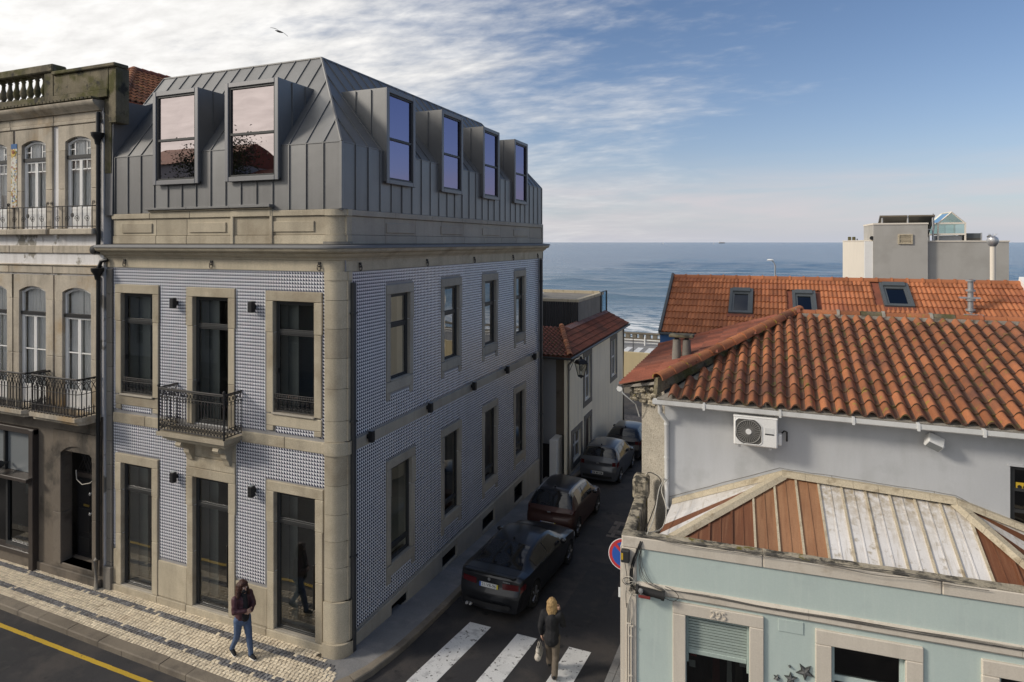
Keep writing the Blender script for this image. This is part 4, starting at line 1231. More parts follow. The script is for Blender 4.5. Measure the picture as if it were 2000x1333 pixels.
# decorated tile panel between the upper windows
tp = bpy.data.materials.new('painted_tiles'); tp.use_nodes = True; M['painted_tiles'] = tp
N, L = tp.node_tree.nodes, tp.node_tree.links
ge_ = N.new('ShaderNodeNewGeometry'); vo = N.new('ShaderNodeTexVoronoi'); vo.inputs['Scale'].default_value = 20
L.new(ge_.outputs['Position'], vo.inputs['Vector'])
cr = N.new('ShaderNodeValToRGB'); cr.color_ramp.interpolation = 'CONSTANT'
for p_, c_ in ((0, (.62, .60, .52)), (.45, (.45, .31, .08)), (.70, (.07, .13, .26)), (.76, (.12, .20, .12)), (.82, (.32, .10, .06)), (.87, (.62, .60, .52))):
    e_ = cr.color_ramp.elements.new(p_); e_.color = (*c_, 1)
se_ = N.new('ShaderNodeSeparateColor'); L.new(vo.outputs['Color'], se_.inputs[0]); L.new(se_.outputs[0], cr.inputs[0]); L.new(cr.outputs[0], N['Principled BSDF'].inputs['Base Color'])
N['Principled BSDF'].inputs['Roughness'].default_value = .3
for k in range(13):
    g = G(); g.box(-19.90, YN - .062, 10.16 + k * .14, -19.64, YN - .02, 10.16 + k * .14 + .136); op_(g, 'painted_tile', 'painted_tiles' if k < 12 else 'blue_wall')
g = G(); g.lathe([(.10, -.075), (.10, -.06)], 14, (-19.77, YN, 11.72), 'y'); g.lathe([(.055, -.085), (.055, -.076)], 12, (-19.77, YN, 11.74), 'y', 1); op_(g, 'medallion', ['brass', 'terracotta'])
# upper balconettes
for a, b_ in UW:
    g = G(); g.box(a - .38, YN - .22, 9.40, b_ + .28, YN + .05, 9.56, c=.02); op_(g, 'balcony_ledge', 'stone_old')
    g = G(); x0, x1, y = a - .30, b_ + .22, YN - .17
    for z in (9.62, 10.16): g.tube([(x0, YN, z), (x0, y, z), (x1, y, z), (x1, YN, z)], .013, 5)
    for q in range(9):
        x = x0 + (x1 - x0) * q / 8
        g.tube([(x, y, 9.5), (x, y, 10.22 if q % 8 == 0 else 10.16)], .009, 5)
        if q % 2: 
            scroll(g, lambda u, d, z: (u, y + d, z), x, 9.82, .10, 1 if q < 4 else -1, .008)
        if q % 8 == 0: scroll(g, lambda u, d, z: (u, y + d, z), x + (.05 if q else -.05), 10.24, .06, 1, .009)
    cx = (x0 + x1) / 2; g.lathe([(.05, -.01), (.07, 0), (.05, .01)], 8, (cx, y, 9.92), 'y')
    op_(g, 'balconette_rail', 'iron', fix=False)
# main balconies
def old_balcony(x0, x1):
    y = YN - .62
    g = G()
    pts = [(x0, YN), (x0, y + .12), (x0 + .12, y), (x1 - .12, y), (x1, y + .12), (x1, YN)]
    g.prism([(p[0], p[1]) for p in pts], 'z', 4.60, 4.70); g.prism([(p[0] * .98 + (x0 + x1) * .01, p[1] + .1) for p in pts[:]], 'z', 4.50, 4.598)
    b_ = op_(g, 'balcony', 'stone_old')
    g = G(); ins = .05
    pl = [(x0 + ins, YN), (x0 + ins, y + .14), (x0 + .14, y + ins), (x1 - .14, y + ins), (x1 - ins, y + .14), (x1 - ins, YN)]
    L_ = resample(pl, .02)
    tot = 0; acc = [0]
    for p, q in zip(L_, L_[1:]): tot += math.dist(p, q); acc.append(tot)
    def at(s, z):
        for i_, a_ in enumerate(acc):
            if a_ >= s: return (*L_[i_], z)
        return (*L_[-1], z)
    for z, r_ in ((5.68, .026), (5.30, .010), (4.74, .014), (4.92, .010)): g.tube([at(tot * k / 30, z) for k in range(31)], r_, 5)
    n = round(tot / .125); w = tot / n
    for k in range(n + 1):
        s = k * w
        g.tube([at(s, 4.70), at(s, 5.32)], .013, 5)
        if k < n:
            # interlaced gothic arches
            g.tube([at(s, 5.30), at(s + w * .15, 5.40), at(s + w * .6, 5.52), at(min(tot, s + w), 5.60)], .010, 4)
            g.tube([at(min(tot, s + w), 5.30), at(s + w * .85, 5.40), at(s + w * .4, 5.52), at(s, 5.60)], .010, 4)
            m_ = at(s + w / 2, 5.62); d_ = Vector(at(min(tot, s + w), 0)) - Vector(at(s, 0)); d_.normalize()
            g.tube([Vector(m_) + d_ * .035 * math.cos(t * .785) + Vector((0, 0, .035 * math.sin(t * .785))) for t in range(9)], .009, 4)
            g.tube([at(s + w / 2, 4.74), at(s + w / 2, 4.92), at(s + w / 2, 5.0)], [.014, .018, .002], 5)
            g.tube([at(s + w * .25, 4.74), at(s + w / 2, 4.84), at(s + w * .75, 4.74)], .009, 4)
    g.build('railing', 'iron', b_, fix=False)
old_balcony(-18.27, -16.22); old_balcony(-21.6, -18.36)
# carriage door: deep arched recess with panelled double door
surround(-17.81, -16.53, .5, 3.72, .22, .30, 4.1, 'brown_wall', .04)
g = G(); y = YN + .42
for a, b_ in ((-17.81, -17.175), (-17.165, -16.53)):
    g.box(a, y, .5, b_, y + .05, 2.72, c=.004)
    for z0, z1 in ((.62, 1.05), (1.2, 1.85), (2.0, 2.62)): g.box(a + .1, y - .025, z0, b_ - .1, y, z1, c=.02)
door = op_(g, 'front_door', 'black')
g = G(); g.box(-17.81, y - .05, 2.72, -16.53, y + .06, 2.84); g.build('door_transom', 'shop_brown', door)
g = G()
for k in range(12):
    x = -17.78 + k * .113
    g.tube([(x, y, 2.84), (min(-16.55, x + .45), y, 3.6)], .010, 4); g.tube([(x, y, 3.6), (min(-16.55, x + .45), y, 2.84)], .010, 4)
g.build('fanlight_grille', 'iron', door, fix=False)
g = G(); g.box(-17.50, y - .035, 1.92, -17.28, y - .02, 1.98); g.build('letter_slot', 'brass', door)
for z in (1.75, 2.3):
    g = G(); g.lathe([(.03, -.06), (.045, -.045), (.02, -.02), (.03, 0)], 10, (-17.2, y - .02, z), 'y'); g.build('door_knob', 'steel', door)
g = G(); g.box(-17.9, YN - .02, .36, -16.45, YN + .45, .5, c=.02); op_(g, 'door_step', 'brown_wall')
g = G(); g.box(XL, YN - .06, -.05, -18.90, YN + .1, .42, c=.015); op_(g, 'plinth_stone', 'brown_wall')
g = G(); g.box(-18.78, YN - .06, -.05, -16.2, YN + .1, .355, c=.015); op_(g, 'plinth_stone', 'brown_wall')
g = G(); g.tube([(-17.6, YN + .25, 2.95), (-17.5, YN + .2, 2.72), (-17.25, YN + .18, 2.62), (-16.95, YN + .2, 2.70), (-16.8, YN + .25, 2.85)], .012, 5); op_(g, 'loose_cable', 'cable_pale')
# shopfront
g = G()
for x0, x1 in ((-18.97, -18.78), (-22.1, -21.95)): g.box(x0, YN - .16, .12 if x0 > -20 else .42, x1, YN + .12, 4.0, c=.012)
g.box(-25.5, YN - .14, 3.86, -18.78, YN + .1, 4.02, c=.015)
g.box(-25.5, YN - .12, .42, -18.97, YN + .12, .56, c=.01)
shop = op_(g, 'shopfront', 'shop_brown')
g = G(); g.box(-25.5, YN - .32, 2.60, -18.79, YN + .05, 2.70, c=.01); g.build('shelf', 'shop_brown', shop)
g = G(); g.quad((-25.5, YN + .06, 2.70), (-18.97, YN + .06, 2.70), (-18.97, YN + .06, 3.86), (-25.5, YN + .06, 3.86)); g.build('fascia_pane', 'frosted', shop, fix=False)
g = G(); g.box(-20.32, YN - .02, 2.7, -20.24, YN + .1, 3.86); g.build('fascia_bar', 'frame_dark', shop)
g = G(); g.quad((-20.2, YN + .08, .56), (-18.97, YN + .08, .56), (-18.97, YN + .08, 2.60), (-20.2, YN + .08, 2.60)); g.build('pane', 'glass_dark', shop, fix=False)
g = G(); g.box(-20.28, YN + .02, .56, -20.2, YN + .14, 2.60); g.box(-20.2, YN + .02, .56, -18.97, YN + .12, .66); g.build('sash', 'frame_dark', shop)
for x, z, w_, h_ in ((-19.62, 2.05, .2, .26), (-19.95, .98, .16, .14), (-19.9, 2.3, .25, .2)):
    g = G(); g.box(x, YN + .16, z, x + w_, YN + .165, z + h_); g.build('paper_notice', 'white_paint', shop)
for k in range(4):
    g = G(); g.box(-20.15 + k * .29, YN + .088, .69, -20.15 + k * .29 + .2, YN + .09, .73); g.build('window_lettering', 'curtain', shop)
for x in (-20.12, -20.75):
    g = G(); g.lathe([(.09, -.42), (.12, -.40), (.125, -.30), (.10, -.18), (.05, -.12), (.03, 0)], 16, (x, YN, 2.92), 'y')
    s_ = g.build('spotlight', 'frame_dark', shop, smooth=40)
    g = G(); g.lathe([(.075, -.424), (.105, -.424), (.105, -.42), (.075, -.42)], 16, (x, YN, 2.92), 'y'); g.build('lens_ring', 'alu', s_)
# black downpipe with hopper heads
g = G(); g.tube([(-16.2, YN - .1, 12.6), (-16.2, YN - .1, 8.9)], .055, 8); g.tube([(-16.2, YN - .1, 8.55), (-16.22, YN - .1, .9)], .05, 8); op_(g, 'downpipe', 'black', smooth=50)
g = G(); g.tube([(-15.98, YN - .0, 8.74), (-16.12, YN - .08, 8.70), (-16.2, YN - .1, 8.5), (-16.2, YN - .1, 8.3)], .05, 8); op_(g, 'downpipe', 'black', smooth=50)
for z in (8.22, 11.75):
    g = G(); g.lathe([(.06, 0), (.08, .12), (.15, .22), (.16, .30), (.13, .31)], 10, (-16.2, YN - .12, z)); op_(g, 'hopper_head', 'black', smooth=50)
g = G(); g.tube([(-16.22, YN - .1, .95), (-16.26, YN - .12, .9), (-16.26, YN - .12, .12)], .06, 8); op_(g, 'downpipe', 'granite_dark', smooth=50)
g = G(); g.lathe([(.03, 0), (.11, .02), (.13, .1), (.08, .2), (.03, .24)], 8, (-16.32, YN - .2, 9.0), 'y'); op_(g, 'flood_lamp', 'black', smooth=50)
# ---- red hipped roof behind
rb = thing('tiled_roof_house', 'house behind the mansard roof showing only a red hipped tile roof', 'building', (-19, 20, 0))
def tile_g(w, l, n, amp, kind):
    """one roof tile: profile across u, running up v; lower end at v=0, lifted"""
    g = G(); pr = []
    for k in range(n + 1):
        t = k / n
        if kind == 'roman':   # round roll on the left 62 %, flat pan on the right
            if t < .66: h = amp * math.sin(math.pi * t / .66) ** .8
            else: h = -.012 * math.sin(math.pi * (t - .66) / .34)
        else: h = amp * (.5 - .5 * math.cos(4 * math.pi * t))
        pr.append((w * t, h))
    th = .016
    vs = [(x, 0, h + .038) for x, h in pr] + [(x, l, h) for x, h in pr] + [(x, 0, h + .038 - th - .014) for x, h in pr]
    m_ = n + 1
    fs = [[i, i + 1, m_ + i + 1, m_ + i] for i in range(n)] + [[2 * m_ + i, 2 * m_ + i + 1, i + 1, i] for i in range(n)]
    dirty = lambda i: 1 if kind == 'roman' and (i + .5) / n > .70 else 0
    return g.add(vs, fs, [dirty(i) for i in range(n)] + [1 if kind == 'roman' else 0] * n)
def lay(parent, off, o, u, v, inside, pu, pv, U, V, kind, m, amp, n=8, limit=300, budget=None, name='roof_tile', u0=0, skip=None, jit=.006):
    """tiles over a plane: origin o, unit vectors u (along the eaves) and v (up the slope); inside(a, b) tests the tile centre"""
    o, u, v = Vector(o), Vector(u).normalized(), Vector(v).normalized(); nn = u.cross(v)
    tgm = tile_g(pu, pv * 1.16, n, amp, kind); ms = [m, 'terracotta_dirty']; me = tgm.mesh(name, ms, smooth=60, fix=False)
    B = Matrix((u, v, nn)).transposed().to_4x4()
    cand = []
    for j in range(int(V / pv) + 1):
        for i in range(int(U / pu) + 1):
            a, b_ = u0 + i * pu, j * pv
            if not inside(a + pu / 2, b_ + pv / 2): continue
            p = o + u * (a + RD.uniform(-jit, jit)) + v * (b_ + RD.uniform(-jit, jit)) + nn * RD.uniform(0, .006)
            mt = Matrix.Translation(p) @ B @ Matrix.Rotation(RD.uniform(-.012, .012), 4, 'Z')
            cand.append((-(1 / (p - Vector((0, 0, EYE))).length_squared), mt))
    cand.sort(key=lambda c: c[0])
    k0 = limit if budget is None else budget
    sg_ = G()
    T0 = Matrix.Translation(off)
    for k, (_, mt) in enumerate(cand):
        if k < k0: put(name, me, parent, mtx=T0 @ mt)
        else:
            s0 = len(sg_.v); sg_.add(tgm.v, tgm.f, tgm.m).xf(mt, s0)
    if sg_.v: sg_.build(name + '_field', ms, parent, loc=off, smooth=60, fix=False, kind='stuff')
    return max(0, k0 - len(cand))
def deck(parent, off, polys, m, t=.05, name='roof_deck'):
    g = G()
    for p in polys:
        n = (Vector(p[1]) - Vector(p[0])).cross(Vector(p[2]) - Vector(p[0]))
        if n.z < 0: n = -n
        g.slab([Vector(q) - n.normalized() * (t + .012) for q in p], n, t)
    return g.build(name, m, parent, loc=off)
ro = (19, -20, 0)
ap, e0, e1 = (-21.3, 16.0, 15.44), (-24.2, 13.45, 13.6), (-18.45, 13.45, 13.6)
rr_ = (-21.3, 26, 15.44)
deck(rb, ro, [(e0, e1, ap), (e1, (-18.45, 26, 13.6), rr_, ap)], 'terracotta_dark')
g = G(); g.box(-24, 13.7, 5, -18.6, 25.8, 13.5); g.build('wall', 'lead', rb, loc=ro)
lay(rb, ro, e0, (1, 0, 0), (0, 2.55, 1.84), lambda a, b_: a > b_ * .92 and a < 5.75 - b_ * .907 and b_ < 3.1, .2, .30, 5.8, 3.1, 'roman', 'terracotta', .05, 6, 0)
lay(rb, ro, e1, (0, 1, 0), (-2.85, 0, 1.84), lambda a, b_: a > b_ * .752 and b_ < 3.38, .2, .30, 12, 3.4, 'roman', 'terracotta', .05, 6, 0)
def hipcaps(parent, off, a, b_, r, l, m, name='hip_tile', lim=300, flat=1.0):
    a, b_ = Vector(a), Vector(b_); d = (b_ - a); n = int(d.length / l); d.normalize()
    s_ = d.cross(Vector((0, 0, 1))).normalized(); up = s_.cross(d)
    g = G(); vs = []
    for q, (rr, y) in enumerate(((r, 0), (r * .84, l * 1.1))):
        for k in range(8):
            t = rad(-10 + 200 * k / 7)
            vs.append((rr * math.cos(t), y, rr * flat * math.sin(t)))
    th = [(x * .82, y + .001, z * .82) for x, y, z in vs[:8]]
    g.add(vs + th, [[k, k + 1, 9 + k, 8 + k] for k in range(7)] + [[16 + k, 17 + k, k + 1, k] for k in range(7)])
    me = g.mesh(name, m, smooth=60, fix=False)
    B = Matrix((s_, d, up)).transposed().to_4x4()
    for k in range(n + 1):
        put(name, me, parent, mtx=Matrix.Translation(Vector(off) + a + d * (k * l)) @ B @ Matrix.Rotation(RD.uniform(-.03, .03), 4, 'Y'))
hipcaps(rb, ro, e0, ap, .14, .33, 'terracotta'); hipcaps(rb, ro, e1, ap, .14, .33, 'terracotta')
hipcaps(rb, ro, ap, rr_, .14, .33, 'terracotta_dark')
# ================================================================ RIGHT-HAND HOUSES
def at_px(px, dist, z):
    r = (px - 1000) / F * dist
    return (-dist * SN + r * CS, dist * CS + r * SN, z)
def resample_3(pts, n=8):
    out = []
    for a, b_ in zip(pts, pts[1:]):
        a, b_ = Vector(a), Vector(b_)
        out += [a.lerp(b_, k / n) + Vector((0, 0, RD.uniform(-.008, .008))) for k in range(n)]
    return out + [Vector(pts[-1])]
# ---- corner shop painted pale teal (frame turned 3.7 degrees)
TA = math.atan2(.36, 5.58)
teal = thing('corner_shop', 'low pale teal corner shop with cream trim and a brown and white sheet metal roof', 'building', (-2.27, 10.47, 0), TA)
TM = Matrix.Translation((-2.27, 10.47, 0)) @ Matrix.Rotation(TA, 4, 'Z')
TI = TM.inverted()
def tw(p): return TI @ Vector(p)            # world point -> local
def tp_(g, name, mats, **k): return g.build(name, mats, teal, **k)
TO = [(1.04, 2.0, .15, 3.165), (3.17, 4.14, 1.0, 3.09), (5.30, 6.3, 1.0, 3.08)]
g = G(); holed(g, 0, 9, -.3, 4.12, TO, lambda u, d, z: (u, d, z), .2, 0, 0)
g.quad((0, 0, -.5), (0, 2.1, -.5), (0, 2.1, 4.12), (0, 0, 4.12))
g.quad((9, 0, -.5), (9, 2.1, -.5), (9, 2.1, 4.12), (9, 0, 4.12))
tp_(g, 'wall', 'teal', fix=False)
g = G()
g.box(.3, .9, 0, 8.8, .95, 3.9); g.box(.3, .25, -.05, 8.8, .95, .1); tp_(g, 'interior', 'shop_brown')
x = 0
for k, w in enumerate((2.2, 2.4, 2.3, 2.1)):
    g = G(); g.box(x + .003, -.035, 4.12, x + w - .003, .2, 4.31, c=.015); tp_(g, 'parapet_coping', 'cream')
    g = G(); n = int(w / .1)
    g2 = [(x + .003 + (w - .006) * q / n) for q in range(n + 1)]
    vs = []
    for xx in g2:
        for yy, e in ((-.03, .6), (.03, 1), (.1, 1), (.17, 1), (.2, .6)):
            vs.append((xx, yy + RD.uniform(-.008, .008), 4.311 + .022 * e * max(0, noise.noise((xx * 3.1, yy * 5, 1)) + .55)))
    g.add(vs, [[a * 5 + b_, a * 5 + 5 + b_, a * 5 + 6 + b_, a * 5 + 1 + b_] for a in range(n) for b_ in range(4)])
    tp_(g, 'moss_crust', 'cream_moss', fix=False, smooth=50); x += w
g = G(); g.box(0, -.028, -.3, .25, .1, 4.118, c=.012); g.box(-.02, -.02, -.3, .0, .3, 4.118); tp_(g, 'corner_strip', 'cream')
x = .252
for w in (2.6, 2.7, 3.4):
    g = G(); g.sweep([(-.02, 3.41), (.03, 3.41), (.055, 3.44), (.055, 3.53), (.03, 3.57), (-.02, 3.58)], [(x, 0, 0, -1), (x + w - .004, 0, 0, -1)]); tp_(g, 'string_course', 'cream'); x += w
for i, ((a, b_, c, d), (fa, fb_, ft)) in enumerate(zip(TO, ((.83, 2.215, 3.355), (2.943, 4.371, 3.315), (5.082, 6.52, 3.30)))):
    for nm, q in (('jamb_stone', (fa, a, -.1, d)), ('jamb_stone', (b_, fb_, -.1, d)), ('lintel', (fa, fb_, d, ft))):
        g = G(); g.box(q[0] + .001, -.045, q[2] + .001, q[1] - .001, .12, q[3] - .001, c=.012); tp_(g, nm, 'cream')
    if c > .5:
        g = G(); g.box(a, -.07, c - .1, b_, .12, c, c=.01); tp_(g, 'window_sill', 'cream')
# half lowered shutter with its slats over the shop door
a, b_, c, d = TO[0]
g = G(); g.box(a + .002, .07, 2.36, a + .035, .13, d - .03); g.box(b_ - .035, .07, 2.36, b_ - .002, .13, d - .03); g.box(a + .002, .066, d - .03, b_ - .002, .134, d - .001)
sh = tp_(g, 'roller_shutter', 'shutter')
sg_ = G(); sg_.prism([(-.016, 0), (.010, .012), (.010, .020), (-.006, .034), (-.018, .034)], 'x', a + .036, b_ - .036)
for i_ in range(len(sg_.v)): sg_.v[i_] = (sg_.v[i_][0], sg_.v[i_][1] + .1, sg_.v[i_][2])
sme_ = sg_.mesh('slat', 'shutter')
for k in range(13): put('slat', sme_, sh, (0, 0, 2.575 + k * .0455))
g = G(); g.box(a + .036, .07, 2.50, b_ - .036, .13, 2.572, c=.008); g.build('bottom_rail', 'shutter', sh)
g = G(); g.quad((a, .17, .15), (b_, .17, .15), (b_, .17, 2.6), (a, .17, 2.6)); tp_(g, 'pane', 'glass_dark', fix=False)
# window with a painted transom
for a, b_, c, d in TO[1:]:
    g = G(); fw = .05
    g.box(a + .002, .08, c, a + fw, .15, d - .002); g.box(b_ - fw, .08, c, b_ - .002, .15, d - .002); g.box(a + fw, .082, d - fw, b_ - fw, .148, d - .002); g.box(a + fw, .082, 2.52, b_ - fw, .16, 2.60)
    w = tp_(g, 'window', 'teal')
    g = G(); g.quad((a + fw, .11, c), (b_ - fw, .11, c), (b_ - fw, .11, d - fw), (a + fw, .11, d - fw)); g.build('pane', 'glass_dark', w, fix=False)
# clothes and cards seen behind the shop door
for k, (u, z0, z1, w, m_) in enumerate(((1.1, 1.4, 2.5, .22, 'cable'), (1.42, 1.2, 2.35, .16, 'red_box'), (1.66, 1.5, 2.40, .10, 'curtain'), (1.78, 1.3, 2.3, .16, 'brown_wall'))):
    g = G(); g.prism([(u, z0), (u + w, z0), (u + w * .8, z1), (u + w * .2, z1)], 'y', .5, .56); tp_(g, 'hanging_garment', m_)
for u, z, m_ in ((1.08, 2.22, 'curtain'), (1.86, 2.38, 'curtain'), (1.1, 2.4, 'sign_red')):
    g = G(); g.box(u, .175, z, u + .10, .18, z + .11); tp_(g, 'price_card', m_)
# raised house number
text('295', .17, .012, 'cream', 'house_number', teal, Matrix.Translation((1.535, -.05, 3.255)) @ Matrix.Rotation(rad(90), 4, 'X'))
# square patch of cracked render
g = G(); g.box(2.42, -.012, 3.17, 2.78, .0, 3.36, c=.006); tp_(g, 'render_patch', 'teal')
# side parapet running back, its raised end block
g = G(); g.box(.0, .2, 3.2, .2, 2.08, 4.315, c=.02); tp_(g, 'side_parapet', 'cream_moss')
g = G(); g.box(-.06, 1.75, 4.2, .24, 2.15, 4.62, c=.05); tp_(g, 'parapet_block', 'cream_moss')
g = G(); g.box(.22, .22, 3.3, 9, 2.2, 3.36); tp_(g, 'gutter_floor', 'black')
# ---- sheet metal roof: front slope, two hips
T_ = lambda x, y, z: tuple(tw((x, y, z)))
A, B = T_(.24, 12.5, 4.93), T_(2.90, 12.5, 4.84)
E0, E1 = (.86, .26, 4.02), (8.6, .26, 3.98)
nfr = (Vector(E1) - Vector(E0)).cross(Vector(A) - Vector(E0)).normalized()
if nfr.z < 0: nfr = -nfr
def on_front(u, v):    # height on the plane of the front slope
    p = Vector(E0); return p.z - (nfr.x * (u - p.x) + nfr.y * (v - p.y)) / nfr.z
vtop = lambda u: A[1] + (B[1] - A[1]) * (u - A[0]) / (B[0] - A[0])
HL = (.50, .26); HR = (6.4, .26)       # feet of the two hips
def vmax(u):
    if u < A[0]: return HL[1] + (A[1] - HL[1]) * (u - HL[0]) / (A[0] - HL[0])
    if u > B[0]: return B[1] + (HR[1] - B[1]) * (u - B[0]) / (HR[0] - B[0])
    return vtop(u)
ub = [.78, 1.02] + [1.02 + .366 * (k + 1) for k in range(15)]
for k, (u0, u1) in enumerate(zip(ub, ub[1:])):
    white = k == 0 or 7 <= k <= 12
    g = G(); e = .004
    us = [u0 + e]
    for q in (A[0], B[0]):
        if u0 + e < q < u1 - e: us.append(q)
    us.append(u1 - e)
    v0 = .26
    if vmax(u1 - e) < v0 + .02: continue
    us = [u for u in us if vmax(u) > v0] or us[-1:]
    if vmax(us[0]) <= v0: continue
    top = [(u, vmax(u) - .02, on_front(u, vmax(u) - .02)) for u in us]
    bot = [(us[-1], v0, on_front(us[-1], v0)), (us[0], v0, on_front(us[0], v0))]
    g.slab(top + bot, nfr, .012)
    rm_ = 'sheet_white' if white else ('sheet_tan' if k in (4, 5, 6) else 'sheet_rust')
    pn = tp_(g, 'roof_sheet', rm_)
    for u, r_, hh in ((u0, .017, .040), ((u0 + u1) / 2, .010, .022)):
        if vmax(u) < v0 + .05: continue
        g = G(); a = Vector((u, v0, on_front(u, v0))); b2 = Vector((u, vmax(u) - .01, on_front(u, vmax(u) - .01)))
        g.slab([a - Vector((r_, 0, 0)), a + Vector((r_, 0, 0)), b2 + Vector((r_, 0, 0)), b2 - Vector((r_, 0, 0))], nfr, hh)
        g.build('seam', 'flashing' if (hh > .03 and (4 <= k <= 13)) else rm_, pn)
# left hip face: sheets running from the wall down to the street side
Lw, Lf = T_(-1.72, 12.5, 4.12), (.42, .40, 4.02)
Hf = (.50, .26, on_front(.5, .26))
pl = [T_(.24, 12.5, 4.93), Lw, (.30, 1.4, 4.0), Hf]
def lerp3(a, b_, t): return tuple(a[i] + (b_[i] - a[i]) * t for i in range(3))
cutsA = [0, .36, .52, .70, .86, 1]        # from wall edge to hip edge
W0, W1 = Lw, T_(.24, 12.5, 4.93)          # along wall
H0, H1 = Hf, W1                           # along hip
for k in range(5):
    t0, t1 = cutsA[k], cutsA[k + 1]
    a0, a1 = lerp3(W0, H0, t0), lerp3(W0, H0, t1)
    g = G(); n_ = (Vector(H0) - Vector(W0)).cross(Vector(W1) - Vector(W0)).normalized()
    if n_.z < 0: n_ = -n_
    b1 = lerp3(a1, W1, .985); b0 = lerp3(a0, W1, .985)
    g.slab([a0, a1, b1, b0], n_, .014); pn = tp_(g, 'roof_sheet', ('sheet_white', 'sheet_white', 'sheet_rust', 'sheet_white', 'sheet_white')[k])
    g = G(); g.slab([lerp3(a1, a0, .06), a1, b1, b0], n_, .035); 
# right hip face
R0, R1 = B, T_(5.6, 12.5, 4.0)
n_ = Vector((.35, 0, .9))
for k in range(4):
    a0, a1 = lerp3((6.4, .26, on_front(6.4, .26)), R1, k / 4), lerp3((6.4, .26, on_front(6.4, .26)), R1, (k + 1) / 4)
    g = G(); g.slab([a0, a1, B], n_, .012); tp_(g, 'roof_sheet', 'sheet_white' if k % 2 else 'sheet_rust')
# mortared flashing strips along hips and wall
def strip_(a, b_, w, h, name='roof_flashing', seg=7, m='flashing'):
    a, b_ = Vector(a), Vector(b_); d = (b_ - a).normalized(); s_ = d.cross(Vector((0, 0, 1))).normalized()
    for k in range(seg):
        p, q = a.lerp(b_, k / seg), a.lerp(b_, (k + 1) / seg)
        q = q - d * .004; up = Vector((0, 0, h)); j = RD.uniform(-.006, .006)
        g = G(); g.add([p - s_ * w + Vector((0, 0, j)), p + s_ * w, p + s_ * w * .45 + up, p - s_ * w * .45 + up, q - s_ * w + Vector((0, 0, j)), q + s_ * w, q + s_ * w * .45 + up, q - s_ * w * .45 + up],
              [(0, 1, 2, 3), (7, 6, 5, 4), (0, 4, 5, 1), (1, 5, 6, 2), (2, 6, 7, 3), (3, 7, 4, 0)])
        tp_(g, name, m)
strip_(Hf, W1, .12, .07); strip_(B, (6.4, .26, on_front(6.4, .26)), .13, .07)
up_ = Vector((0, 0, .02))
strip_(Vector(W1) + up_, Vector(B) + up_, .10, .09); strip_(Vector(Lw) + up_, Vector(W1) + up_, .07, .08); strip_(Vector(B) + up_, Vector(R1) + up_, .12, .08)
# junction box, splice closure, cable tangle, conduits (all on the shop corner)
jb = tag(put('junction_box', None) if False else thing('junction_box', 'dark grey junction box with a yellow label at the top of the shop corner', 'junction box', TM @ Vector((.072, -.03, 4.0)), TA), 'dark grey junction box with a yellow label at the top of the shop corner', 'junction box')
g = G(); g.box(-.07, -.10, -.10, .07, 0, .10, c=.012); g.build('housing', 'frame_dark', jb)
g = G(); g.box(-.062, -.104, -.05, -.03, -.10, .06); g.build('warning_label', 'label_yellow', jb)
sc_ = thing('splice_closure', 'black cable splice closure slung among wires under the shop string course', 'cable box', TM @ Vector((.25, -.12, 3.50)), TA)
g = G(); g.tube([(.03, 0, .0), (.42, 0, -.035)], .062, 10); g.tube([(0, 0, .002), (.04, 0, 0)], .075, 10); g.tube([(.41, 0, -.033), (.46, 0, -.037)], .075, 10); g.build('sleeve', 'cable', sc_, smooth=50)
g = G(); g.box(.05, -.07, -.10, .24, -.045, -.055, c=.005); g.build('red_band', 'red_box', sc_)
g = G(); g.lathe([(.0, -.06), (.035, -.055), (.04, -.02), (.02, 0)], 8, (.09, -.06, .03), 'y'); g.build('foil_wrap', 'alu', sc_)
tang = thing('cable_bundle', 'tangle of black and white cables strung down the shop corner and along its front', 'cables', TM @ Vector((.2, -.06, 3.9)), TA)
def cab(pts, r, m_, name='cable', sag=0):
    pts = [Vector(p) - Vector((.2, -.06, 3.9)) for p in pts]; out = []
    for i in range(len(pts) - 1):
        p0, p1, p2, p3 = pts[max(0, i - 1)], pts[i], pts[i + 1], pts[min(len(pts) - 1, i + 2)]
        for k in range(7):
            t = k / 7
            out.append(.5 * ((2 * p1) + (p2 - p0) * t + (2 * p0 - 5 * p1 + 4 * p2 - p3) * t * t + (3 * p1 - p0 - 3 * p2 + p3) * t ** 3))
    out.append(pts[-1]); g = G(); g.tube(out, r, 5); g.build(name, m_, tang, smooth=60)
r_ = RD.uniform
for k in range(7):
    cab([(.34 + r_(-.04, .04), .05, 4.33), (.31 + r_(-.02, .02), -.06, 4.2), (.21 + r_(-.03, .03), -.06 - r_(0, .03), 3.92), (.17 + r_(-.03, .03), -.06, 3.62), (.2 + r_(-.05, .05), -.08, 3.45)], r_(.005, .010), 'cable')
for k in range(5):
    cab([(.33, -.03, 4.18), (.30 + r_(-.03, .06), -.05, 3.9), (.38 + r_(-.05, .1), -.07, 3.65), (.55 + r_(0, .1), -.08, 3.56 + r_(-.03, .03)), (.8, -.075, 3.55), (1.5, -.07, 3.555 + r_(-.02, .02)), (2.4, -.07, 3.56 + r_(-.05, 0)), (3.6, -.07, 3.57 + r_(-.06, .01)), (5.2, -.07, 3.57 + r_(-.05, .01)), (8, -.07, 3.56)], r_(.003, .005), 'cable_grey')
for k in range(9):
    a_ = r_(0, 6.28); c_ = Vector((.16 + r_(-.06, .1), -.09, 3.52 + r_(-.1, .12))); rr = r_(.05, .13)
    cab([c_ + Vector((rr * math.cos(a_ + t * .9), r_(-.02, .02), rr * .8 * math.sin(a_ + t * .9))) for t in range(6)], .0045, 'cable' if k % 2 else 'cable_pale')
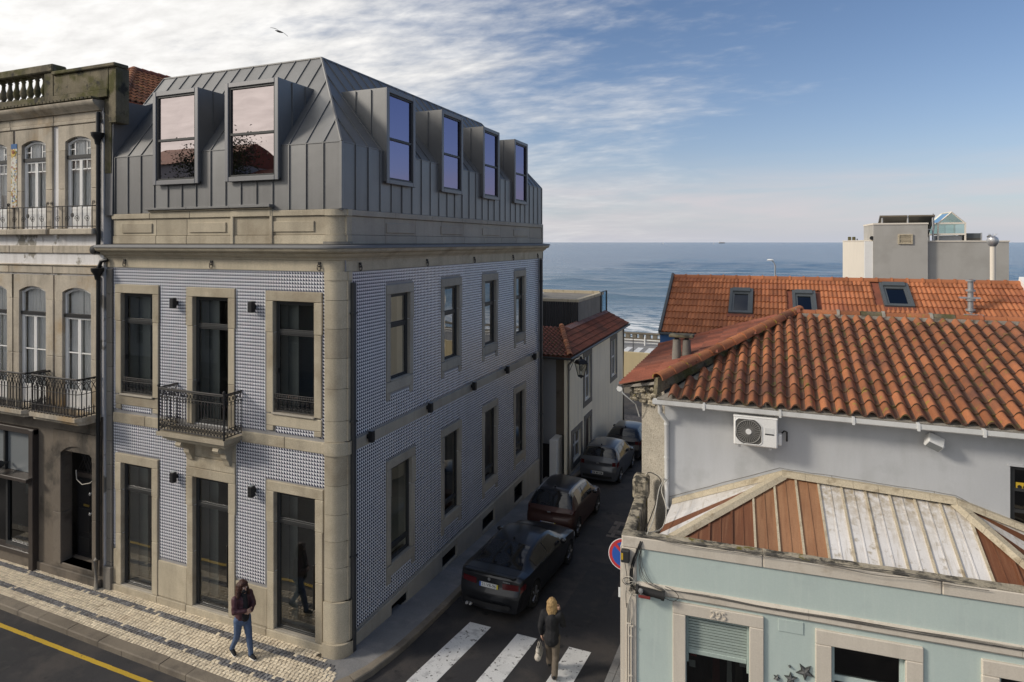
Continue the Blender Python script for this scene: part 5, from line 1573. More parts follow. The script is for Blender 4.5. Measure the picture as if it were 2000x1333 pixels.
cab([(.72, -.08, 3.60), (.85, -.1, 3.57), (.93, -.1, 3.48), (.86, -.1, 3.40), (.72, -.1, 3.42), (.6, -.1, 3.5)], .005, 'cable')
cab([(.66, -.08, 3.58), (.76, -.1, 3.52), (.78, -.1, 3.44), (.7, -.1, 3.41)], .005, 'cable_pale')
for dx_ in (0, .05):     # wires up to the grey house
    cab([(.36 + dx_, .06, 4.34), (.42 + dx_, .6, 4.42), (.50, 1.2, 4.62 + dx_), (.46 + dx_, 1.8, 4.66), (.2, 2.0, 4.66), (.1, 1.95, 4.3)], .009, 'cable_pale' if dx_ else 'cable')
cab([(.38, .1, 4.34), (.6, .7, 4.2), (.62, 1.3, 4.3), (.5, 1.7, 4.5), (.62, 2.02, 4.62)], .009, 'cable_pale')
# cables resting on the coping
for k in range(4):
    pts = [(.36, .0, 4.34)]
    for q in range(1, 11): pts.append((.36 + q * (.42 + .02 * k), -.02 + r_(-.03, .03) - .02 * k, 4.345 + r_(-.025, .02) - (.03 if k == 3 else 0)))
    cab(pts, .0045, 'cable_grey')
for u, z in ((.09, 3.2), (.125, 2.86), (.168, 2.82)):
    g = G(); g.tube([(u, -.045, z), (u, -.045, -.1)], .017 if u > .1 else .012, 7); tp_(g, 'conduit', 'cream', smooth=60)
for u, z in ((.125, 2.86), (.168, 2.83), (.15, 2.66), (.15, 2.0)):
    g = G(); g.box(u - .035, -.066, z, u + .035, -.03, z + .022); tp_(g, 'conduit_clip', 'cream')
cab([(.18, -.09, 3.42), (.12, -.09, 3.2), (.125, -.05, 2.88)], .006, 'cable_pale'); cab([(.13, -.06, 3.3), (.15, -.06, 3.05), (.168, -.05, 2.86)], .007, 'cable_pale')
cab([(.06, -.06, 3.88), (.10, -.06, 3.6), (.08, -.07, 3.35), (.09, -.05, 3.1)], .005, 'cable')
# metal stars
def star(u, z, r, rot, label):
    t = thing('wall_star', label, 'star ornament', TM @ Vector((u, -.004, z)), TA, 'metal stars on the shop wall')
    for nm, rr, o, m_ in (('rim', r, .02, 'star_rim'), ('face', r * .74, .034, 'star_metal')):
        g = G(); pts = [(math.sin(rot + k * math.pi / 5) * (rr if k % 2 == 0 else rr * .44), math.cos(rot + k * math.pi / 5) * (rr if k % 2 == 0 else rr * .44)) for k in range(10)]
        vs = [(p[0], 0, p[1]) for p in pts] + [(p[0] * .95, -o, p[1] * .95) for p in pts] + [(0, -o - .012, 0)]
        g.add(vs, [[k, (k + 1) % 10, 10 + (k + 1) % 10, 10 + k] for k in range(10)] + [[10 + k, 10 + (k + 1) % 10, 20] for k in range(10)])
        g.build(nm, m_, t)
star(2.80, 2.615, .135, rad(38), 'largest grey metal star on the teal wall, right of the shop door')
star(2.60, 2.47, .10, rad(-2), 'smaller grey metal star below and left of the largest one')
star(2.40, 2.44, .055, rad(20), 'smallest leftmost grey star low on the teal wall')
star(2.585, 2.655, .022, 0, 'tiny grey star stud just left of the largest star')
# ---- grey house with the roman tile roof
YG = 12.55
grey = thing('grey_house', 'pale grey rendered house with a low roman tile roof and white gutter', 'building', (0, YG, 0))
LG = (0, -YG, 0)
def gp_(g, name, mats, **k): return g.build(name, mats, grey, **{'loc': LG, **k})
g = G(); holed(g, -1.87, 9, -.9, 6.2, [(3.65, 4.9, 4.44, 5.56)], lambda u, d, z: (u, YG + d, z), .2, 0, 0); gp_(g, 'wall', 'grey_wall', fix=False)
g = G(); g.add([(-1.875, YG, -1.2), (-2.42, YG + .55, -1.2), (-2.42, 17.7, -1.6), (9, 17.7, -1.6), (9, YG, -1.2), (-1.875, YG, 6.4), (-2.42, YG + .55, 6.4), (-2.42, 17.7, 6.4), (9, 17.7, 6.4), (9, YG, 6.2)], [(0, 1, 6, 5), (1, 2, 7, 6), (2, 3, 8, 7), (3, 4, 9, 8)])
gp_(g, 'side_wall', 'roughcast', fix=False)
g = G(); g.box(3.65, YG + .3, 4.3, 4.95, YG + .34, 5.7); gp_(g, 'interior', 'black')
g = G()
for q in ((3.655, 3.72, 4.445, 5.555), (4.83, 4.895, 4.445, 5.555)): g.box(q[0], YG + .04, q[2], q[1], YG + .10, q[3])
for z in (4.445, 4.80, 5.15, 5.50): g.box(3.72, YG + .042, z, 4.83, YG + .098, z + .05)
w = gp_(g, 'window', 'frame_dark')
g = G(); g.quad((3.72, YG + .07, 4.5), (4.83, YG + .07, 4.5), (4.83, YG + .07, 5.5), (3.72, YG + .07, 5.5)); g.build('pane', 'glass_dark', w, fix=False)
g = G(); g.box(3.74, YG + .055, 5.15, 3.95, YG + .06, 5.29); stk = g.build('window_sticker', 'label_yellow', w)
for x_, r_0 in ((3.79, .03), (3.88, .045)):
    g = G(); g.lathe([(r_0 * .55, YG + .05), (r_0, YG + .05), (r_0, YG + .054), (r_0 * .55, YG + .054)], 10, (x_, 0, 5.22), 'y'); g.build('printed_ring', 'black', stk)
g = G(); g.box(3.62, YG - .025, 5.565, 4.95, YG + .02, 5.60); gp_(g, 'window_head', 'grey_wall')
# flashing lines scratched round the shop roof
for pts in ([(-1.78, YG - .003, 4.24), (.20, YG - .003, 5.06), (1.6, YG - .003, 5.02), (2.9, YG - .003, 4.97), (3.6, YG - .003, 4.62)], [(1.05, YG - .003, 5.04), (1.06, YG - .003, 4.9)], [(2.6, YG - .003, 4.98), (2.62, YG - .003, 4.86)]):
    g = G(); g.tube(resample_3(pts), .0045, 4); gp_(g, 'sealant_line', 'granite_dark')
# gutter and downpipe
g = G(); prof = [(.0, 6.19), (.0, 6.10), (.03, 6.085), (.08, 6.085), (.12, 6.11), (.13, 6.19), (.115, 6.19), (.105, 6.12), (.07, 6.10), (.02, 6.105), (.015, 6.19)]
g.sweep([(o_, z_ + .015) for o_, z_ in prof], [(-2.04, 12.25, 0, -1), (9, 12.25, 0, -1)]); gp_(g, 'gutter', 'pvc')
g = G(); g.box(-2.0, 12.26, 6.11, 9, YG, 6.17); gp_(g, 'soffit', 'pvc')
for x in (-1.1, .2, 1.35, 2.3, 3.2):
    g = G(); g.box(x - .02, 12.112, 6.092, x + .02, 12.26, 6.212); gp_(g, 'gutter_joint', 'pvc')
g = G(); g.tube([(-1.93, YG - .22, 6.1), (-1.93, YG - .22, 5.93), (-1.83, YG - .05, 5.72), (-1.83, YG - .05, 4.1), (-1.79, YG - .1, 4.02)], .042, 10); gp_(g, 'downpipe', 'pvc', smooth=50)
for z in (5.65, 5.0, 4.5):
    g = G(); g.lathe([(.05, 0), (.05, .03)], 10, (-1.83, YG - .05, z)); gp_(g, 'pipe_clip', 'pvc')
# roof planes
EY, EZ, RYg, RZ, AX = 12.22, 6.22, 16.5, 7.47, .57
deck(grey, LG, [((-1.97, EY, EZ), (9.5, EY, EZ), (9.5, RYg, RZ), (AX, RYg, RZ)), ((-2.0, 12.4, 6.5), (-2.78, 12.85, 6.27), (-2.80, 17.9, 6.27), (AX, RYg, RZ))], 'mortar')
SL = math.hypot(RYg - EY, RZ - EZ)
left = lay(grey, LG, (-2.0, EY, EZ), (1, 0, 0), (0, RYg - EY, RZ - EZ), lambda a, b_: -2.0 + a > -1.93 + (AX + 1.97) * b_ / SL - .02 and b_ < SL - .05, .238, SL / 11.2, 11.5, SL, 'roman', 'terracotta', .085, 10, 300, budget=262)
# left hip face
vL = Vector((AX + 2.78, 0, RZ - 6.27)); sL = vL.length
def insL(a, b_):
    y = 17.9 - a; t = b_ / sL
    x = -2.79 + (AX + 2.79) * t
    yn = max(12.85 - 2.1 * min(1, (x + 2.78) / .75) * .25, 12.40 + (RYg - 12.40) * (x + 2.0) / (AX + 2.0)); yf = 17.9 + (RYg - 17.9) * t
    return yn < y < yf
lay(grey, LG, (-2.80, 17.9, 6.27), (0, -1, 0), vL, insL, .238, .38, 5.3, sL, 'roman', 'terracotta_dark', .04, 6, 300, budget=38)
hipcaps(grey, LG, (-1.98, 12.36, 6.56), (AX, RYg, RZ + .05), .135, .40, 'terracotta', flat=.9)
hipcaps(grey, LG, (-2.80, 17.9, 6.30), (AX, RYg, RZ + .03), .11, .40, 'terracotta_dark', flat=.8)
g = G(); s0 = 0
va = [(-1.98, 12.30, 6.26), (AX, RYg - .12, RZ - .03), (AX, RYg, RZ + .10), (-1.98, 12.40, 6.56)]
g.slab(va, (-1, .8, 0), .10); gp_(g, 'hip_mortar', 'moss_stone')
g = G(); g.box(AX - .1, RYg - .12, RZ - .06, 9.5, RYg + .1, RZ + .05); gp_(g, 'ridge_mortar', 'mortar')
x = AX + .02
for k in range(20):
    L_ = .46
    m_ = 'terracotta_new' if k in (0, 8, 9, 13, 14, 15) else ('terracotta' if k % 3 else 'moss_stone')
    g = G(); pts = [(.115 * math.cos(rad(180 * q / 8)), .105 * math.sin(rad(180 * q / 8))) for q in range(9)]
    g.prism([(RYg + p[0], RZ + .035 + p[1] * (1 if k % 4 else .9)) for p in pts], 'x', x, x + L_ - .012); gp_(g, 'ridge_tile', m_)
    if k % 2 == 0:
        g = G(); g.prism([(RYg + p[0] * 1.2, RZ + .03 + p[1] * 1.22) for p in pts], 'x', x - .03, x + .03); gp_(g, 'mortar_joint', 'terracotta_new' if k > 6 else 'mortar')
    x += L_
g = G()
for k in range(70):
    r_0 = RD.uniform(.03, .075); s0 = len(g.v)
    g.lathe([(r_0 * .5, -r_0 * .6), (r_0, 0), (r_0 * .5, r_0 * .6)], 6)
    cx_, cy_, cz_ = -2.05 - RD.uniform(0, .55), 0, 6.12 + RD.uniform(-.12, .2)
    g.v[s0:] = [(a * RD.uniform(.8, 1.2) + cx_, b_ + YG - .12 + (-1.95 - cx_) * .75, c * RD.uniform(.7, 1.2) + cz_) for a, b_, c in g.v[s0:]]
gp_(g, 'verge_mortar', 'cream_moss', kind='stuff')
g = G(); g.tube([(-2.80, 12.7, 6.22), (-2.82, 17.8, 6.2)], .06, 8); g.tube([(-2.80, 12.72, 6.22), (-2.72, 12.72, 6.12), (-2.5, 12.85, 5.9), (-2.46, 13.05, 5.6)], .012, 5); gp_(g, 'side_gutter', 'pvc', smooth=50)
# twin pot chimney
ch = thing('chimney', 'twin pot chimney with a mossy slab cap by the hip of the tiled roof', 'chimney', (-1.76, 14.2, 6.78))
ch.scale = (.66, .66, .72)
for x, l in ((-.15, -.05), (.17, .05)):
    g = G(); g.lathe([(.155, -.22), (.15, .0), (.125, .30), (.13, .40)], 10, (x, 0, 0)); g.build('chimney_pot', 'granite_dark', ch, smooth=50)
    g = G(); g.lathe([(.07, .40), (.07, .48)], 8, (x, 0, 0)); g.build('pot_collar', 'black', ch)
g = G(); g.box(-.38, -.2, .47, .40, .2, .56, c=.02); g.build('cap_slab', 'moss_stone', ch)
# air conditioner
ac = thing('air_conditioner', 'white outdoor air conditioning unit fixed under the gutter of the grey wall', 'air conditioner', (-.2, YG, 5.52))
g = G(); g.box(-.38, -.40, 0, .36, -.10, .53, c=.02); bd = g.build('casing', 'white_paint', ac)
g = G(); g.box(-.385, -.405, .505, .365, -.095, .54, c=.012); g.build('top_cover', 'white_paint', bd)
fx_, fz_, fr_ = -.125, .262, .205
g = G()
for k in range(48):
    t0, t1 = 2 * math.pi * k / 48, 2 * math.pi * (k + 1) / 48
    def sq(t): 
        c_, s_ = math.cos(t), math.sin(t); R_ = .225 / max(abs(c_), abs(s_)); rr = .245 if (c_ > 0) == (s_ > 0) else min(R_, .285); return (fx_ + c_ * min(rr, R_), fz_ + s_ * min(rr, R_))
    g.quad((*[sq(t0)[0]], -.402, sq(t0)[1]), (sq(t1)[0], -.402, sq(t1)[1]), (fx_, -.402, fz_))
g.build('fan_recess', 'coll_back', bd, fix=False)
g = G()
for k in range(30):
    t = 2 * math.pi * k / 30
    g.tube([(fx_ + .05 * math.cos(t), -.412, fz_ + .05 * math.sin(t)), (fx_ + fr_ * math.cos(t), -.412, fz_ + fr_ * math.sin(t))], .0028, 4)
for r0 in (fr_,):
    g.tube([(fx_ + r0 * math.cos(t * .196), -.412, fz_ + r0 * math.sin(t * .196)) for t in range(33)], .0035 if r0 < .2 else .006, 4)
g.build('fan_grille', 'grille', bd, fix=False)
g = G(); g.lathe([(.048, -.418), (.052, -.405)], 16, (fx_, 0, fz_), 'y'); g.build('fan_hub', 'white_paint', bd)
g = G()
pts = [(*[sq(k * math.pi / 24)[0]], -.404, sq(k * math.pi / 24)[1]) for k in range(49)]
g.tube(pts, .008, 5); g.build('grille_rim', 'white_paint', bd)
g = G(); g.box(.15, -.405, .235, .30, -.4, .255); g.build('maker_badge', 'frame_dark', bd)
g = G(); g.box(.15, -.4035, .26, .30, -.4, .36); g.build('side_panel', 'pvc', bd)
g = G(); g.box(.36, -.32, .04, .43, -.16, .24, c=.015); g.build('valve_cover', 'white_paint', bd)
for x in (-.28, .24):
    g = G(); g.box(x - .02, -.40, -.035, x + .02, 0, -.002); g.box(x - .02, -.03, -.035, x + .02, -.001, .3); g.build('bracket', 'steel', ac)
g = G(); g.tube([(.40, -.2, .2), (.47, -.12, .26), (.52, -.03, .22), (.52, -.02, .05)], .014, 6); g.build('refrigerant_pipe', 'cable', ac)
# floodlight
fl = thing('floodlight', 'rusty white floodlight tilted down on the grey wall below the gutter', 'floodlight', (2.57, YG, 5.88))
g = G(); g.box(-.13, -.10, -.09, .13, .10, .09, c=.025); g.xf(Matrix.Translation((0, -.17, -.01)) @ Matrix.Rotation(rad(24), 4, 'Y') @ Matrix.Rotation(rad(38), 4, 'X')); hb = g.build('housing', 'pvc', fl)
g = G(); g.box(-.10, -.106, -.07, .10, -.101, .07); g.xf(Matrix.Translation((0, -.17, -.01)) @ Matrix.Rotation(rad(24), 4, 'Y') @ Matrix.Rotation(rad(38), 4, 'X')); g.build('lens', 'frosted', hb)
g = G(); g.tube([(0, -.17, 0), (0, -.06, .08), (0, 0, .08)], .018, 6); g.box(-.04, -.015, .03, .04, 0, .13); g.build('bracket', 'steel', fl)
# ---- no-parking sign behind the shop corner
ns = thing('no_parking_sign', 'round blue no parking sign with red rim half hidden behind the shop corner', 'road sign', (-2.73, 12.9, road_z(12.9) + .03))
px_ = math.atan2(2.2, 12.9)
def disc(r, y, m_, nm): 
    g = G(); g.lathe([(r, y), (r, y + .004)], 32, (0, 0, 2.84), 'y'); g.xf(Matrix.Rotation(.1, 4, 'Z')); g.build(nm, m_, ns)
disc(.335, -.03, 'sign_white', 'border'); disc(.32, -.035, 'sign_red', 'red_rim'); disc(.26, -.04, 'sign_blue', 'blue_field')
g = G(); g.box(-.03, -.047, -.27, .03, -.042, .27); g.xf(Matrix.Rotation(.1, 4, 'Z') @ Matrix.Translation((0, 0, 2.84)) @ Matrix.Rotation(rad(-45), 4, 'Y')); g.build('slash', 'sign_red', ns)
g = G(); g.tube([(.02, .02, -.3), (.02, .02, 3.1)], .03, 8); g.build('pole', 'steel', ns, smooth=50)
g = G(); g.box(-.13, -.03, 1.95, .16, -.02, 2.15); g.xf(Matrix.Rotation(.1, 4, 'Z')); g.build('plate', 'sign_white', ns)
# ================================================================ BLUE HOUSE with roof windows
blue = thing('blue_house', 'blue house with an orange tile roof holding three dark roof windows', 'building', (2, 20, 0))
LB = (-2, -20, 0)
def bp_(g, name, mats, **k): return g.build(name, mats, blue, **{'loc': LB, **k})
BE, BR = (19.62, 6.44), (22.5, 8.0); BXL, BXR = -3.05, 6.78
g = G(); g.box(BXL + .1, 19.9, -2.4, BXR + .3, 25.2, 6.3); bp_(g, 'wall', 'blue_wall')
g = G(); g.prism([(19.93, -2.4), (25.17, -2.4), (25.17, 6.35), (22.5, 7.8), (19.93, 6.35)], 'x', BXL + .05, BXL + .098); bp_(g, 'gable_wall', 'house_cream')
g = G(); g.box(BXL - .02, 19.62, 6.0, BXR, 19.75, 6.39); bp_(g, 'fascia', 'blue_wall')
g = G(); g.box(BXL - .03, 19.50, 6.39, BXR, 19.62, 6.45, c=.01); bp_(g, 'gutter', 'grey_trim')
deck(blue, LB, [((BXL, BE[0], BE[1]), (BXR, BE[0], BE[1]), (BXR, BR[0], BR[1]), (BXL, BR[0], BR[1])), ((BXL, 25.4, 6.44), (BXR, 25.4, 6.44), (BXR, BR[0], BR[1]), (BXL, BR[0], BR[1]))], 'terracotta_dark')
SB = math.hypot(BR[0] - BE[0], BR[1] - BE[1])
def roofp(x, s, h=0):   # x, distance up the slope, height off it
    k = s / SB; n = Vector((0, -(BR[1] - BE[1]), BR[0] - BE[0])).normalized()
    return Vector((x, BE[0] + (BR[0] - BE[0]) * k, BE[1] + (BR[1] - BE[1]) * k)) + n * h
SKY = [(-1.14, -.44), (.70, 1.36), (3.16, 3.92)]; SKS = [(1.10, 2.48), (1.1, 2.45), (1.76, 3.02)]
insb = lambda a, b_: not any(x0 - .1 < BXL + a < x1 + .1 and s0 - .12 < b_ < s1 + .1 for (x0, x1), (s0, s1) in zip(SKY, SKS))
lay(blue, LB, (BXL, BE[0], BE[1]), (1, 0, 0), (0, BR[0] - BE[0], BR[1] - BE[1]), insb, .2398, SB / 9, BXR - BXL - .1, SB - .1, 'wave', 'terracotta_new', .032, 10, 300, name='roof_tile', budget=270, jit=.002)
g = G(); g.slab([roofp(BXL - .06, -.06), roofp(BXL + .02, -.06), roofp(BXL + .02, SB + .05), roofp(BXL - .06, SB + .05)], (0, -.48, .88), .12); bp_(g, 'verge_trim', 'grey_trim')
g = G(); g.slab([roofp(BXR - .02, -.3, -.05), roofp(BXR + .3, -.3, -.05), roofp(BXR + .3, SB + .1, -.05), roofp(BXR - .02, SB + .1, -.05)], (0, -.48, .88), .22); bp_(g, 'verge_wall', 'white_paint')
x = BXL
pts = [(.13 * math.cos(rad(180 * q / 8)), .11 * math.sin(rad(180 * q / 8))) for q in range(9)]
g = G(); g.prism([(BR[0] + p[0], BR[1] - .03 + p[1]) for p in pts], 'x', 0, .41); g.prism([(BR[0] + p[0] * 1.15, BR[1] - .03 + p[1] * 1.2) for p in pts], 'x', -.025, .03)
rme = g.mesh('ridge_tile', 'terracotta_new', smooth=40)
while x < BXR - .2:
    put('ridge_tile', rme, blue, (x + LB[0], LB[1], 0)); x += .412
for (x0, x1), (s0, s1) in zip(SKY, SKS):
    def sbx(g, a, b_, c, d, h0, h1):
        p = [roofp(a, c, h0), roofp(b_, c, h0), roofp(b_, d, h0), roofp(a, d, h0)]
        g.slab(p, (0, -(BR[1] - BE[1]), BR[0] - BE[0]), h1 - h0)
    g = G(); f = .085
    sbx(g, x0, x0 + f, s0, s1, -.02, .10); sbx(g, x1 - f, x1, s0, s1, -.02, .10); sbx(g, x0 + f, x1 - f, s0, s0 + f, -.02, .098); sbx(g, x0 + f, x1 - f, s1 - .2, s1, -.02, .13)
    w = bp_(g, 'roof_window', 'grey_trim')
    g = G(); i_ = f + .06
    sbx(g, x0 + f, x0 + i_, s0 + f, s1 - .2, .0, .075); sbx(g, x1 - i_, x1 - f, s0 + f, s1 - .2, .0, .075); sbx(g, x0 + i_, x1 - i_, s0 + f, s0 + i_, .0, .074); sbx(g, x0 + i_, x1 - i_, s1 - .29, s1 - .2, .0, .074)
    g.build('sash', 'grey_trim', w)
    g = G(); g.quad(*[roofp(*q, .05) for q in ((x0 + i_, s0 + i_), (x1 - i_, s0 + i_), (x1 - i_, s1 - .29), (x0 + i_, s1 - .29))]); g.build('pane', 'glass_dark', w, fix=False)
    g = G(); g.quad(*[roofp(*q, .0) for q in ((x0 + .05, s0 + .05), (x1 - .05, s0 + .05), (x1 - .05, s1 - .1), (x0 + .05, s1 - .1))]); g.build('lining', 'black', w, fix=False)
    g = G(); sbx(g, x0 - .05, x1 + .05, s0 - .16, s0, .0, .045); g.build('apron_flashing', 'terracotta_dark', w)
# flue pipes
def flue(x, s, h, m_, label, r=.085, cowl=False, z0=None):
    p = roofp(x, s) if z0 is None else Vector(z0)
    t = thing('flue_pipe', label, 'flue pipe', p, 0, 'flue pipes on the right-hand roofs')
    g = G(); g.tube([(0, 0, -.1), (0, 0, h)], r, 12); b_ = g.build('pipe', m_, t, smooth=50)
    return t
f1 = flue(5.22, 1.62, .95, 'steel', 'grey flue pipe standing in the orange roof by its right verge', r=.07)
for z in (.08, .36, .62, .90):
    g = G(); g.lathe([(.12, z), (.12, z + .05)], 12); g.build('pipe_collar', 'steel', f1, smooth=40)
g = G(); g.box(-.26, -.08, .42, .22, .08, .46); g.build('cross_plate', 'alu', f1)
g = G(); g.box(-.2, -.25, -.06, .24, .15, .0); g.build('base_flashing', 'alu', f1)
f3 = flue(8.47, 0, 1.75, 'modern_white', 'slender cream flue with a metal ball cowl in front of the grey block', r=.085, z0=(7.35, 27.0, 7.3))
g = G(); g.lathe([(.09, 1.75), (.13, 1.80), (.19, 1.92), (.16, 2.05), (.06, 2.12)], 12); g.build('cowl', 'alu', f3, smooth=40)
for t in range(5):
    g = G(); a_ = t * 1.257; g.tube([(0, 0, 2.1), (.14 * math.cos(a_), .14 * math.sin(a_), 2.2)], .008, 4); g.build('cowl_fin', 'alu', f3)
f4 = flue(6.93, 2.6, .5, 'steel', 'short grey flue pipe on the white verge wall at the far right')
# ================================================================ MODERN BLOCK
mod = thing('modern_block', 'plain grey and white modern block with a rooftop stair tower behind the orange roof', 'building', (6, 31, 0))
LMo = (-6, -31, 0)
def md_(g, name, mats, **k): return g.build(name, mats, mod, **{'loc': LMo, **k})
g = G(); g.box(4.21, 31, -2.5, 6.2, 34, 9.95); md_(g, 'stair_tower', 'modern_grey')
g = G(); g.box(4.19, 30.97, 9.95, 6.22, 34.03, 10.02); md_(g, 'tower_coping', 'modern_white')
g = G(); g.box(6.2, 31.25, -2.5, 9.05, 40, 9.22); md_(g, 'wall', 'modern_grey')
g = G(); g.box(6.21, 31.22, 9.22, 9.08, 31.5, 9.27); md_(g, 'coping', 'modern_white')
g = G(); g.box(3.88, 31.2, -2.5, 4.20, 39.7, 9.25); md_(g, 'wall', 'modern_white')
g = G(); g.box(3.86, 31.18, 9.25, 4.20, 39.72, 9.29); md_(g, 'coping', 'modern_white')
g = G(); g.box(3.88, 31.05, -2.5, 4.20, 31.2, 9.24); md_(g, 'white_fin', 'white_paint')
g = G()
for q in ((5.12, 5.17, 9.12, 9.54), (5.60, 5.65, 9.12, 9.54)): g.box(q[0], 30.94, q[2], q[1], 31.0, q[3])
g.box(5.17, 30.94, 9.12, 5.60, 31, 9.17); g.box(5.17, 30.94, 9.49, 5.60, 31, 9.54); lv = md_(g, 'louvre', 'flashing')
for k in range(6):
    g = G(); g.slab([(5.17, 30.96, 9.18 + k * .055), (5.60, 30.96, 9.18 + k * .055), (5.60, 30.995, 9.215 + k * .055), (5.17, 30.995, 9.215 + k * .055)], (0, -1, 1), .008); g.build('slat', 'flashing', lv)
scl = thing('solar_collector', 'tilted pair of solar collectors seen from behind on the stair tower', 'solar panel', (5.7, 33, 9.3))
for x0, x1 in ((-1.05, .02), (.06, 1.05)):
    g = G(); g.slab([(x0, -.55, 1.02), (x1, -.55, 1.02), (x1, .9, .0), (x0, .9, .0)], (0, .6, .8), .08); pn = g.build('collector_panel', 'coll_back', scl)
    g = G(); g.tube([(x0, -.57, 1.06), (x1, -.57, 1.06)], .04, 8); g.build('header_pipe', 'brown_wall', pn)
for x in (-.95, .04, .98):
    g = G(); g.tube([(x, -.5, 1.0), (x + .02, -.45, 0)], .035, 6); g.tube([(x, -.5, 1.0), (x, .85, .05)], .03, 6); g.build('support_leg', 'alu', scl)
g = G(); g.tube([(.1, -.47, .45), (1.0, -.47, .45)], .02, 6); g.tube([(1.0, -.5, 1.15), (1.06, -.4, .6), (1.02, -.3, .05)], .025, 6); g.build('pipework', 'alu', scl)
pv = thing('glass_lantern', 'greenhouse shaped glass roof lantern with a pointed gable on the grey block', 'roof lantern', (7.42, 33.2, 9.25))
g = G(); w_, h_ = .50, .78
for x in (-w_, w_):
    for y in (-.5, 1.2): g.box(x - .03, y - .03, 0, x + .03, y + .03, h_)
for z in (.30, h_): 
    for y in (-.5, 1.2): g.box(-w_ - .03, y - .035, z - .035, w_ + .03, y + .035, z + .035)
    for x in (-w_, w_): g.box(x - .035, -.46, z - .03, x + .035, 1.16, z + .03)
for y in (-.5, 1.2):
    for sg2 in (-1, 1): g.tube([(sg2 * w_, y, h_), (0, y, h_ + .48)], .03, 4)
g.tube([(0, -.5, h_ + .48), (0, 1.2, h_ + .48)], .03, 4); g.build('frame', 'modern_white', pv)
for y in (-.5, 1.2):
    g = G(); g.quad((-w_, y, .33), (w_, y, .33), (w_, y, h_), (-w_, y, h_)); g.build('pane', 'glass_green', pv, fix=False)
    g = G(); g.quad((-w_, y, h_), (w_, y, h_), (0, y, h_ + .48)); g.build('gable_pane', 'glass_green', pv, fix=False)
for sg2 in (-1, 1):
    g = G(); g.quad((sg2 * w_, -.5, h_), (sg2 * w_, 1.2, h_), (0, 1.2, h_ + .48), (0, -.5, h_ + .48)); g.build('roof_pane', 'glass_green', pv, fix=False)
g = G(); g.box(-.44, -.3, .0, .44, .9, .24); g.build('base_vent', 'steel', pv)
sk2 = thing('rooftop_box', 'low grey glazed rooftop box beside the glass lantern', 'roof hatch', (8.25, 33.2, 9.25))
g = G(); g.box(-.33, -.3, .0, .33, .6, .12); g.build('base', 'coll_back', sk2)
g = G(); g.box(-.33, -.32, .12, .33, .6, .34, c=.01); g.build('hatch', 'grey_trim', sk2)
g = G(); g.box(.27, -.34, .0, .32, -.28, .36); g.build('hatch_post', 'alu', sk2)
v1 = thing('roof_vent', 'small dark vent pipe at the right end of the grey rooftop', 'vent', (8.74, 32.5, 9.22))
g = G(); g.tube([(0, 0, 0), (0, 0, .18)], .07, 8); g.build('pipe', 'coll_back', v1); g = G(); g.lathe([(.10, .18), (.11, .22), (.05, .28)], 8); g.build('cap', 'coll_back', v1)
v2 = thing('antenna_box', 'dark mossy twin vent boxes on top of the white wing', 'vent', (4.0, 37.0, 9.28))
for x in (-.07, .13):
    g = G(); g.box(x - .07, -.1, 0, x + .07, .1, .20, c=.02); g.build('vent_box', 'moss_stone', v2)
g = G(); g.box(.26, -.05, 0, .3, .05, .1); g.build('stub', 'black', v2)
v3 = thing('bulkhead_lamp', 'black round bulkhead lamp at the left edge of the stair tower', 'lamp', (4.16, 31.1, 9.38))
g = G(); g.lathe([(.08, -.06), (.09, .0), (.06, .08)], 10, (0, 0, 0), 'y'); g.build('lamp_body', 'black', v3); g = G(); g.box(-.02, .0, -.1, .06, .08, -.02); g.build('bracket', 'modern_white', v3)
# ================================================================ CREAM HOUSE down the lane (left)
ch_ = thing('cream_house', 'cream rendered house down the lane with a red hipped roof and grey clad penthouse', 'building', (-7.9, 26, -.8))
LC = (7.9, -26, .8)
def cp_(g, name, mats, **k): return g.build(name, mats, ch_, **{'loc': LC, **k})
XC = -7.90
CH = [(28.40, 29.44, 1.78, 3.83), (33.75, 34.93, 1.82, 3.81), (28.55, 29.44, -1.1, .88), (26.5, 27.75, -.45, .77)]
g = G(); holed(g, 25.7, 36.82, -2.4, 4.45, CH, lambda u, d, z: (XC - d, u, z), .16, 0, 0); cp_(g, 'wall', 'house_cream', fix=False)
g = G(); g.quad((-14, 26.2, -2), (-8.55, 26.2, -2), (-8.55, 26.2, 4.4), (-14, 26.2, 4.4)); cp_(g, 'end_wall', 'house_grey', fix=False)
g = G(); g.quad((-14, 36.8, -2.4), (XC, 36.8, -2.4), (XC, 36.8, 4.4), (-14, 36.8, 4.4)); cp_(g, 'end_wall', 'house_grey', fix=False)
g = G(); g.box(-8.55, 26.15, -2, -8.02, 26.6, 4.4); cp_(g, 'corner_pier', 'brown_wall')
g = G(); g.box(-8.02, 25.62, -2, XC - .001, 26.2, 4.4); cp_(g, 'corner_strip', 'house_cream')
g = G(); g.box(-8.40, 26.10, -1, -8.08, 26.16, .85); cp_(g, 'side_door', 'black')
g = G(); g.box(-8.6, 26.4, -2, -8.5, 36, 4.2); cp_(g, 'interior', 'black')
